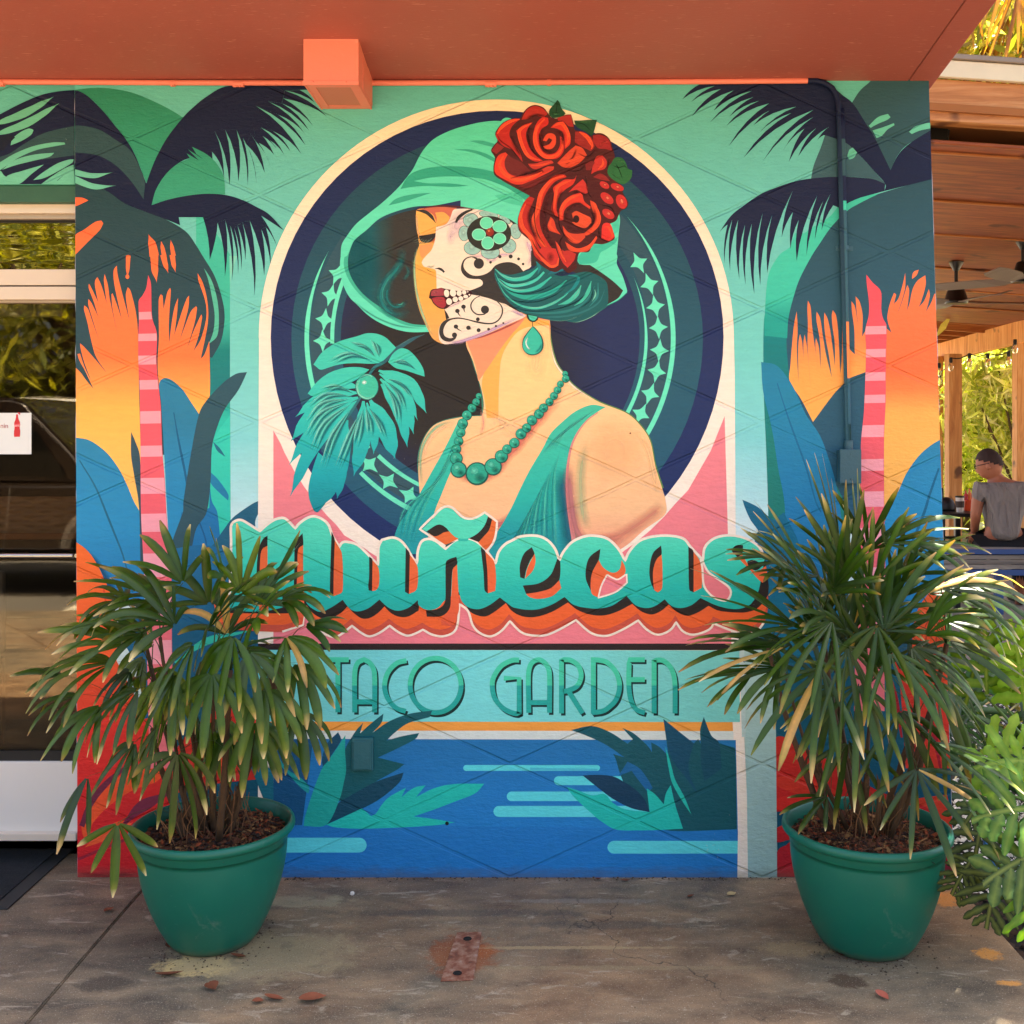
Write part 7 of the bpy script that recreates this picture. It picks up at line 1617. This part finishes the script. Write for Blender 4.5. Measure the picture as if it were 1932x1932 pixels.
# the man: one skinned body with clothes, head, hair
DM = 8.62
man = empty('person', (img(1885, 0, DM).x, DM - DIST, ZS1), 0, 'man in a grey t-shirt and black trousers sitting on the bench with his back turned, wearing glasses', 'person')
man['label'] = 'man in grey t-shirt, black trousers and glasses sitting on the bench, back turned'
M_SKIN = simple('skin', '#a8684a', .55, 0, .08, 20); M_SHIRT = MatB('grey_tshirt'); co = M_SHIRT.coord(obj_=False); fo = M_SHIRT.noise(M_SHIRT.coord((7, 7, 1.6), False), 2.0, 3, .5, 1.4)
M_SHIRT = M_SHIRT.done(M_SHIRT.mix(fo, '#6e6660', '#8d857e'), .85, M_SHIRT.bump(fo, 1.0, .05)); M_TRS = simple('black_trousers', '#0c0b0c', .8); M_HAIR = simple('dark_brown_hair', '#33201a', .8, 0, .3, 60, .8, 200)
def skin(name, pts, edges, rads, mat, par, root=0, sub=2):
    me = bpy.data.meshes.new(name); me.from_pydata([tuple(p) for p in pts], edges, []); me.update()
    o = link_mesh(name, me, mat, None); sk = o.modifiers.new('skin', 'SKIN'); 
    for i, v in enumerate(me.skin_vertices[0].data):
        r = rads[i]; v.radius = r if isinstance(r, tuple) else (r, r); v.use_root = (i == root)
    sb = o.modifiers.new('sub', 'SUBSURF'); sb.levels = sub; sb.render_levels = sub
    dg = bpy.context.evaluated_depsgraph_get(); m2 = bpy.data.meshes.new_from_object(o.evaluated_get(dg)); m2.name = name
    m2.polygons.foreach_set('use_smooth', [True] * len(m2.polygons)); bpy.data.objects.remove(o)
    o2 = bpy.data.objects.new(name, m2); COL.objects.link(o2)
    if not m2.materials: m2.materials.append(mat)
    return keep(o2, par) if par else o2
I = lambda u, v, dd=0: img(u, v, DM + dd)
hip, wst, chs, nkb, nk, hd = I(1890, 1022), I(1892, 985), I(1893, 940, .02), I(1880, 908, .05), I(1874, 893, .06), I(1868, 880, .05)
shl, shr = I(1848, 921, .03), I(1934, 924, .0)
ell_, ha1 = I(1841, 972, .02), I(1838, 1004, .18); elr, ha2 = I(1946, 985, .05), I(1940, 1010, .3)
kl, kr = I(1842, 1020, .45), I(1925, 1020, .5); fl, fr = I(1842, 1140, .55), I(1925, 1135, .6); hl, hr = I(1872, 1022, .04), I(1912, 1022, .04)
tl, tr_ = I(1838, 1146, .72), I(1922, 1142, .78)
body = [hip, wst, chs, nkb, nk, hd, shl, ell_, ha1, shr, elr, ha2, hl, kl, fl, hr, kr, fr, tl, tr_]
bed_ = [(0, 1), (1, 2), (2, 3), (3, 4), (4, 5), (2, 6), (6, 7), (7, 8), (2, 9), (9, 10), (10, 11), (0, 12), (12, 13), (13, 14), (0, 15), (15, 16), (16, 17), (14, 18), (17, 19)]
rd = [(.06, .06), (.12, .09), (.15, .10), .07, .055, .06, .058, .043, .03, .058, .043, .03, .1, .075, .045, .1, .075, .045, .035, .035]
skin('body', body, bed_, rd, M_SKIN, man)
# t-shirt over the body
skin('t_shirt', [I(1890, 1024), wst, chs, I(1884, 914, .04), shl, I(1843, 952, .02), shr, I(1941, 958, .03)], [(0, 1), (1, 2), (2, 3), (2, 4), (4, 5), (2, 6), (6, 7)], [(.185, .14), (.165, .122), (.18, .125), .088, .076, .066, .076, .066], M_SHIRT, man)
skin('trousers', [I(1890, 1008), hl, kl, I(1842, 1118, .54), hr, kr, I(1925, 1115, .6)], [(0, 1), (1, 2), (2, 3), (0, 4), (4, 5), (5, 6)], [(.17, .13), .12, .09, .062, .118, .09, .062], M_TRS, man)
# head turned away and down to the left
hc = I(1866, 877, .05); fwd = Vector((-.80, .50, -.28)).normalized(); rt = fwd.cross(G_UP).normalized(); upv = rt.cross(fwd)
bm = bmesh.new(); bmesh.ops.create_uvsphere(bm, u_segments=28, v_segments=20, radius=1)
for v in bm.verts:
    x, y, z = v.co   # y forward, x right, z up
    sx = .074 * (1 - .18 * max(0, -z)); sy = .098; sz = .118
    if z < -.3 and y > 0: sy *= .92 + .1 * y
    if y > .72 and -.35 < z < .12 and abs(x) < .22: y += .16 * (1 - abs(x) / .22) * (1 - abs(z + .15) / .3)
    if y > .6 and -.75 < z < -.55: y += .05
    v.co = hc + rt * x * sx + fwd * y * sy + upv * z * sz
keep(obj('head', bm, M_SKIN, None, 'all'), man)
bm = bmesh.new(); bmesh.ops.create_uvsphere(bm, u_segments=28, v_segments=20, radius=1)
for v in list(bm.verts):
    if v.co.z < .02 - .55 * max(0, -v.co.y) + .45 * max(0, v.co.y): bm.verts.remove(v)
for v in bm.verts: v.co = hc + upv * .008 + rt * v.co.x * .079 + fwd * (v.co.y * .102 - .004) + upv * v.co.z * .122
keep(obj('hair', bm, M_HAIR, None, 'all'), man)
for sg in (-1, 1):
    bm = bmesh.new(); bmesh.ops.create_uvsphere(bm, u_segments=12, v_segments=8, radius=1)
    for v in bm.verts: v.co = hc + rt * (sg * .076 + v.co.x * .012) + fwd * (v.co.y * .018 - .005) + upv * (v.co.z * .03 - .01)
    keep(obj('ear', bm, M_SKIN, None, 'all'), man)
bm = bmesh.new()
for sg in (-1, 1):
    c_ = hc + fwd * .098 + rt * .034 * sg + upv * .012
    tube(bm, [c_ + rt * .026 * math.cos(a) + upv * .02 * math.sin(a) for a in [2 * PI * k / 14 for k in range(15)]], .003, 6)
    tube(bm, [c_ + rt * .026 * sg, hc + rt * .082 * sg + fwd * .06 + upv * .014, hc + rt * .083 * sg - fwd * .02 + upv * .01], .0028, 6)
keep(obj('glasses', bm, M_BLK, None, 'all'), man)
for hand, el in ((ha1, ell_), (ha2, elr)):
    d = (hand - el).normalized(); s_ = d.cross(G_UP).normalized(); bm = bmesh.new()
    tube(bm, [hand, hand + d * .05, hand + d * .085], [.028, .038, .034], 10)
    for k in range(4):
        b_ = hand + d * .08 + s_ * (k - 1.5) * .019; L_ = (.062, .074, .07, .054)[k]; tube(bm, [b_, b_ + d * L_ * .5, b_ + d * L_ * .85 - G_UP * L_ * .35], [.0095, .009, .007], 8)
    b_ = hand + d * .03 - s_ * .03; tube(bm, [b_, b_ - s_ * .02 + d * .03, b_ - s_ * .022 + d * .055], [.012, .010, .008], 8)
    keep(obj('hand', bm, M_SKIN, None, 'all'), man)
# boxy shoes
for f_, t_2 in ((fl, tl), (fr, tr_)):
    d = Vector((0, 1, 0)); bm = bmesh.new(); tube(bm, [Vector((f_.x, f_.y - .05, .03)), Vector((f_.x, f_.y + .06, .035)), Vector((f_.x, f_.y + .19, .022))], [.042, .046, .035], 12); keep(obj('shoe', bm, M_BLK, None, 'all'), man)

# ------------------------------------------------------------------ trees and shrubs (real leaf faces)
M_FOL = leafmat('garden_foliage', .5, .45, 2.2); M_BRK = simple('tree_bark', '#5a4632', .95, 0, .4, 8, .8, 30)
def leafcloud(name, n, shp, size, cols, rr, mat=None, parent=None, elong=2.2, up=.3):
    V = np.zeros((n * 4, 3), np.float32); C = np.zeros((n * 4, 4), np.float32); F = []
    for i in range(n):
        p = shp(rr); a = Vector((rr.gauss(0, 1), rr.gauss(0, 1), rr.gauss(0, 1) * .7 + up)).normalized(); b = a.orthogonal().normalized(); b = Matrix.Rotation(rr.uniform(0, 6.3), 3, a) @ b; c = a.cross(b)
        s_ = size * rr.uniform(.6, 1.4); L_ = s_ * elong
        col = hx(cols[rr.randrange(len(cols))]); v_ = rr.uniform(.6, 1.35)
        for k, q in enumerate((-b * L_, c * s_ * .5, b * L_, -c * s_ * .5)): V[i * 4 + k] = p + q; C[i * 4 + k] = (col[0] * v_, col[1] * v_, col[2] * v_, 1)
        F.append((i * 4, i * 4 + 1, i * 4 + 2, i * 4 + 3))
    me = bpy.data.meshes.new(name); me.from_pydata(V.tolist(), [], F); me.update()
    ca = me.color_attributes.new('Col', 'FLOAT_COLOR', 'POINT'); ca.data.foreach_set('color', C.ravel())
    return link_mesh(name, me, mat or M_FOL, parent)
def clumpy(c, r, k, rr0, flat=.8):
    cs = [(Vector(c) + Vector((rr0.gauss(0, .5) * r[0], rr0.gauss(0, .5) * r[1], rr0.gauss(0, .5) * r[2])), rr0.uniform(.18, .42)) for _ in range(k)]
    def f(rr):
        q, s_ = cs[rr.randrange(k)]; return q + Vector((rr.gauss(0, s_ * .6) * r[0], rr.gauss(0, s_ * .6) * r[1], rr.gauss(0, s_ * .5) * r[2]))
    return f
def tree(c, h, r, lab, seed, n=5000, size=.09, cols=('#4a5f22', '#5d7328', '#3c4f1c', '#6f8430'), grp=None, branches=7, zc_=.68):
    rr = random.Random(seed); t = empty('tree', c, 0, lab, 'tree', grp)
    bm = bmesh.new(); b0 = Vector(c); tp = b0 + Vector((rr.uniform(-.3, .3), rr.uniform(-.3, .3), h * .8)); tube(bm, [b0, b0.lerp(tp, .5) + Vector((rr.uniform(-.15, .15), 0, 0)), tp], [r * .07, r * .05, r * .015], 8)
    for i in range(branches):
        s_ = b0.lerp(tp, rr.uniform(.25, .85)); a = rr.uniform(0, 6.3); e = s_ + Vector((math.cos(a) * r * .8, math.sin(a) * r * .8, rr.uniform(.1, .4) * h)); tube(bm, [s_, s_.lerp(e, .5) + Vector((0, 0, .1)), e], [r * .03, r * .02, r * .008], 6)
    keep(obj('trunk', bm, M_BRK, None, True), t)
    keep(leafcloud('crown', n, clumpy((c[0], c[1], c[2] + h * zc_), (r, r, h * .36), 26, rr), size, cols, rr), t)
    return t
def fanpalm(c, h, nf, L_, lab, seed, cols, grp=None, dead=0, size=.03, trunk=.1):
    rr = random.Random(seed); t = empty('fan_palm', c, 0, lab, 'palm', grp)
    if h > .3:
        bm = bmesh.new(); tube(bm, [Vector(c), Vector(c) + Vector((.05, 0, h * .5)), Vector(c) + Vector((0, 0, h))], [trunk * 1.2, trunk, trunk * .9], 10); keep(obj('trunk', bm, M_BRK, None, True), t)
    top = Vector(c) + Vector((0, 0, h))
    for i in range(nf):
        el = rr.uniform(-.3, 1.3); a = rr.uniform(0, 6.3); d = Vector((math.cos(a) * math.cos(el), math.sin(a) * math.cos(el), math.sin(el)))
        hub = top + d * L_ * rr.uniform(.5, .9); keep(fan_leaf(hub, d, rr.randrange(13, 18), L_ * rr.uniform(.7, 1), size, .5, 100, rr, greens=cols, stem=top, mat=M_FOL, tips=[hx('#b8b060')], dead=dead), t)
    return t
YG = ('#76904a', '#9aac66')
rr = random.Random(77); ov = empty('tree', (5.4, 3.4, -.1), 0, 'unseen tree added to shade the garden bed, branches over the patio roof', 'tree')
bm = bmesh.new(); tube(bm, [(5.4, 3.4, -.1), (5.3, 3.3, 2.5), (4.6, 2.8, 4.6)], [.16, .13, .09], 10)
for e in ((1.5, .6, 5.0), (1.9, 2.2, 5.3), (3.0, .9, 4.9), (2.6, 3.0, 5.4), (4.2, 1.2, 5.2)): tube(bm, [(4.6, 2.8, 4.6), ((4.6 + e[0]) / 2, (2.8 + e[1]) / 2, 5.1), e], [.06, .04, .015], 6)
keep(obj('trunk', bm, M_BRK, None, True), ov)
def shade_canopy(rr):  # leaves added overhead for shade; the gap lets sun reach the plants
    y = rr.uniform(.1, 3.6); x = rr.uniform(1.0, 5.0)
    while 1.5 < x < 2.8 and .92 < y < 1.26: y = rr.uniform(.1, 3.6)
    return Vector((x, y, 4.8 + rr.uniform(-.2, .3)))
keep(leafcloud('crown', 12000, shade_canopy, .08, ('#4a6324', '#5d7328', '#3c4f1c'), rr), ov)
fanpalm(tuple(img(1822, 1000, 15.5).xy) + (0,), 1.15, 16, .85, 'bright fan palm with radiating fronds behind the patio post, left of the man', 61, YG, None, 0, .035)
fanpalm(tuple(img(1790, 1000, 17.5).xy) + (0,), 1.6, 12, .8, 'yellow green fan palm glimpsed between the two left patio posts', 62, ('#93a838', '#b8c450'), None, 0, .035)
fanpalm(tuple(img(1860, 1000, 21).xy) + (0,), 2.6, 14, 1.0, 'taller fan palm far behind the seated man', 63, ('#8a9f38', '#b5c050'), None, 0, .04)
def shrub(u, d, w_, h, lab, seed, cols, n=4200, size=.07, grp=None):
    rr = random.Random(seed); c = img(u, 800, d); s_ = empty('shrub', (c.x, c.y, 0), 0, lab, 'shrub', grp)
    bm = bmesh.new()
    for i in range(9): a = rr.uniform(0, 6.3); e = Vector((c.x + math.cos(a) * w_ * .6, c.y + math.sin(a) * w_ * .6, h * rr.uniform(.6, .95))); tube(bm, [Vector((c.x, c.y, 0)), Vector((c.x, c.y, 0)).lerp(e, .5) + Vector((0, 0, .1)), e], [.03, .02, .008], 5)
    keep(obj('stems', bm, M_BRK, None, True), s_); keep(leafcloud('foliage', n, clumpy((c.x, c.y, h * .52), (w_, w_, h * .5), 22, rr), size, cols, rr, elong=3.2), s_)
PALE = ('#c8c8a0', '#b4b87c', '#dcd8b8', '#98a45c')
shrub(1880, 15.0, 1.3, 2.5, 'pale silvery shrub in full sun behind the seated man', 71, PALE, 10000, .036)
shrub(1945, 13.8, 1.2, 2.3, 'pale sunlit shrub at the right edge beyond the patio', 72, PALE, 10000, .036)
shrub(1800, 19.5, 1.6, 2.9, 'light green bush far behind the left patio posts', 73, ('#9ca676', '#b8be94', '#7a8a50'), 8000, .05)
shrub(1905, 19, 2.2, 3.6, 'tall yellow green bush behind the pale shrubs', 74, ('#9ca676', '#b8be94', '#7a8a50'), 9000, .055)
shrub(1700, 21, 2.6, 3.6, 'tall bush behind the wall corner, mostly hidden', 75, ('#98a848', '#7a9038'), 2500, .1)
tree((9, 24, 0), 9, 4.5, 'large leafy tree far beyond the patio roof', 81, 9000, .16)
tree((14.5, 22, 0), 9, 4.2, 'second large tree right of the patio, beyond the shrubs', 82, 6000, .16)
tree((4.6, 26, 0), 8, 4.0, 'leafy tree far behind the building corner', 83, 6000, .16)
# palm with hanging dead fronds above the patio roof
rr = random.Random(91); pc = Vector((5.2, 7.6, 0)); sk_ = empty('skirted_palm', pc, 0, 'tall palm with brown hanging dead fronds above the patio roof', 'palm')
bm = bmesh.new(); tube(bm, [pc, pc + Vector((0, 0, 8))], [.2, .17], 12); keep(obj('trunk', bm, M_BRK, None, True), sk_)
BR = ('#7a5434', '#98704a')
for i in range(46):
    a = rr.uniform(0, 6.3); z = rr.uniform(4.4, 7.5); h = pc + Vector((math.cos(a) * rr.uniform(.3, 1.5), math.sin(a) * .8, z)); d = Vector((math.cos(a) * .35, math.sin(a) * .35, -1)).normalized()
    keep(fan_leaf(h, d, rr.randrange(6, 10), rr.uniform(.8, 1.5), .022, .3, 24, rr, greens=BR, stem=pc + Vector((0, 0, z + .5)), mat=M_FOL, tips=[hx('#9a6a34')], name='dead_frond'), sk_)
for i in range(22):
    a = rr.uniform(0, 6.3); h = pc + Vector((math.cos(a) * 1.0, math.sin(a) * 1.0, rr.uniform(7.2, 8.2))); keep(fan_leaf(h, Vector((math.cos(a), math.sin(a), rr.uniform(-.3, .6))), 16, 1.1, .035, .6, 95, rr, greens=('#5a6f22', '#8a9a38'), stem=pc + Vector((0, 0, 7.8)), mat=M_FOL, name='frond'), sk_)
for k, (x, y, h) in enumerate(((3.6, 9.2, 7.6), (6.8, 10.5, 8.0))):
    tree((x, y, 0), h, 2.2, ('yellow green tree over the patio roof beside the building corner', 'yellow green tree over the patio roof at the right edge')[k], 95 + k, 5500, .075, ('#7c7c40', '#94885a', '#666e38', '#a89a6a'), 'trees over the patio roof')
# ------------------------------------------------------------------ what stands behind the viewer and shows in the door glass
def carmat(name, col, rough=.25):
    m = MatB(name); m.b.inputs['Coat Weight'].default_value = .6; n1 = m.noise(m.coord(obj_=True), 6, 4)
    return m.done(m.mix(n1, tuple(x * .9 for x in hx(col)[:3]) + (1,), col), rough)
M_CG = simple('car_window', '#0b0d0e', .06); M_TYRE = simple('tyre_rubber', '#141414', .85); M_RIM = simple('wheel_metal', '#9a9a9a', .3, .9); M_TRIM = simple('fender_plastic', '#5a544e', .6)
def car(x0, y, L_, W_, H, col, lab, name='parked_car', boxy=True, belt=.55, gc=.32):
    c = empty(name, (x0 + L_ / 2, y, -.06), 0, lab, 'car'); mat = carmat(name + '_paint', col)
    z0 = -.06; bl = z0 + H * belt
    low = [(0, z0 + gc + .1), (.02, bl - .12), (.12, bl - .03), (L_ - .95, bl), (L_ - .2, bl - .1), (L_, bl - .25), (L_, z0 + gc), (.05, z0 + gc)]
    def ext(prof, y0, y1, inset=0):
        bm = bmesh.new(); a = [bm.verts.new((x0 + p[0], y0, p[1])) for p in prof]; b = [bm.verts.new((x0 + p[0], y1, p[1])) for p in prof]
        bm.faces.new(a); bm.faces.new(b[::-1])
        for i in range(len(prof)): bm.faces.new((a[i], b[i], b[(i + 1) % len(prof)], a[(i + 1) % len(prof)]))
        bmesh.ops.recalc_face_normals(bm, faces=bm.faces); bmesh.ops.bevel(bm, geom=bm.edges[:], offset=.04, segments=3, affect='EDGES'); return bm
    keep(obj('body', ext(low, y - W_ / 2, y + W_ / 2), mat, None, True), c)
    cab = [(.1, bl - .03), (.3, z0 + H - .03), (.42, z0 + H), (L_ - 1.9, z0 + H), (L_ - 1.75, z0 + H - .04), (L_ - 1.1, bl - .03)]
    keep(obj('cabin', ext(cab, y - W_ / 2 + .1, y + W_ / 2 - .1), mat, None, True), c)
    for sg in (-1, 1):
        yy = y + sg * (W_ / 2 - .1 + .003)
        for k, (a, b) in enumerate(((.42, 1.15), (1.25, 2.05), (2.15, L_ - 1.75))):
            bm = bmesh.new(); sl2 = .35 if k == 2 else .0
            pts = [(x0 + a + (.1 if k == 0 else 0), z0 + H - .14), (x0 + b, z0 + H - .14), (x0 + b + sl2, bl + .06), (x0 + a, bl + .06)]
            f0 = [bm.verts.new((p[0], yy, p[1])) for p in pts]; f1 = [bm.verts.new((p[0], yy + sg * .012, p[1])) for p in pts]; bm.faces.new(f0); bm.faces.new(f1)
            for i in range(4): bm.faces.new((f0[i], f0[(i + 1) % 4], f1[(i + 1) % 4], f1[i]))
            bmesh.ops.recalc_face_normals(bm, faces=bm.faces); bmesh.ops.bevel(bm, geom=bm.edges[:], offset=.005, segments=2, affect='EDGES'); keep(obj('side_window', bm, M_CG, None), c)
        for wx in (.85, L_ - .9):
            bm = bmesh.new(); cy = y + sg * (W_ / 2 - .1); tube(bm, [(x0 + wx, cy - .11, z0 + .36), (x0 + wx, cy + .12, z0 + .36)], .36, 28); wh = keep(obj('wheel', bm, M_TYRE, None, True), c)
            bm = bmesh.new(); tube(bm, [(x0 + wx, cy + sg * .115, z0 + .36), (x0 + wx, cy + sg * .13, z0 + .36)], .2, 20); keep(obj('rim', bm, M_RIM, None, True), c)
            bm = bmesh.new(); cy2 = y + sg * (W_ / 2 + .03); P_ = [(x0 + wx + .46 * math.cos(t), cy2, z0 + .36 + .46 * math.sin(t)) for t in [PI * k / 12 for k in range(13)]]; tube(bm, P_, .06, 8); keep(obj('fender_flare', bm, M_TRIM, None, True), c)
        bm = bmesh.new(); yl = y + sg * (W_ / 2 + .004)
        tube(bm, [(x0 + 1.25, yl, bl - .05), (x0 + 1.25, yl, z0 + gc + .2), (x0 + 1.6, yl, z0 + gc + .08), (x0 + 2.3, yl, z0 + gc + .08), (x0 + 2.35, yl, bl - .05)], .006, 5, False); keep(obj('door_seam', bm, M_TRIM, None), c)
        keep(boxo('door_handle', x0 + 1.4, x0 + 1.56, yl - .01, yl + .02, bl - .16, bl - .12, M_TRIM, None, .004), c)
    for sg in (-1, 1): keep(boxo('headlight', x0 + L_ - .02, x0 + L_ + .015, y + sg * (W_ / 2 - .22) - .12, y + sg * (W_ / 2 - .22) + .12, bl - .36, bl - .2, M_RIM, None, .004), c)
    return c
car(-7.1, -6.9, 4.2, 1.8, 1.78, '#1c120d', 'dark brown off-road car with grey fender flares reflected in the door glass', 'parked_jeep', True, .58)
car(-9.6, -13.2, 4.8, 1.95, 1.92, '#e8e6e0', 'white sport utility car reflected above the dark one in the door glass', 'parked_suv')
YL = ('#7a7a2a', '#8f8a34', '#5c6426', '#a09a48')
for i, (x, y, h, r) in enumerate(((-12, -17, 7.5, 2.6), (-8.6, -16, 8, 2.6), (-5.2, -17.5, 7.5, 2.6), (-15.5, -19, 8, 2.8), (-9.8, -21, 9, 3.4))):
    tree((x, y, -.16), h, r, ('sunlit tree reflected at the left of the door glass', 'branching tree reflected in the middle of the door glass', 'tree reflected beside the painted wall edge', 'tree beyond the lot, farthest left in the reflection', 'taller tree behind the others in the reflection')[i], 110 + i, 5200, .09, YL, 'trees across the parking lot', 12, .55)
rr = random.Random(7)
for k in range(3):
    x = -12.5 + k * 3.6; s_ = empty('shrub', (x, -15, -.16), 0, ('roadside undergrowth reflected behind the white car, left', 'roadside undergrowth reflected behind the white car, middle', 'roadside undergrowth reflected behind the white car, right')[k], 'shrub', 'undergrowth across the lot')
    keep(leafcloud('foliage', 4200, clumpy((x, -15.5, .9), (2.2, .9, 1.1), 22, rr), .08, ('#5a5c24', '#44481c', '#74703a', '#3a3a1a'), rr, elong=3), s_)
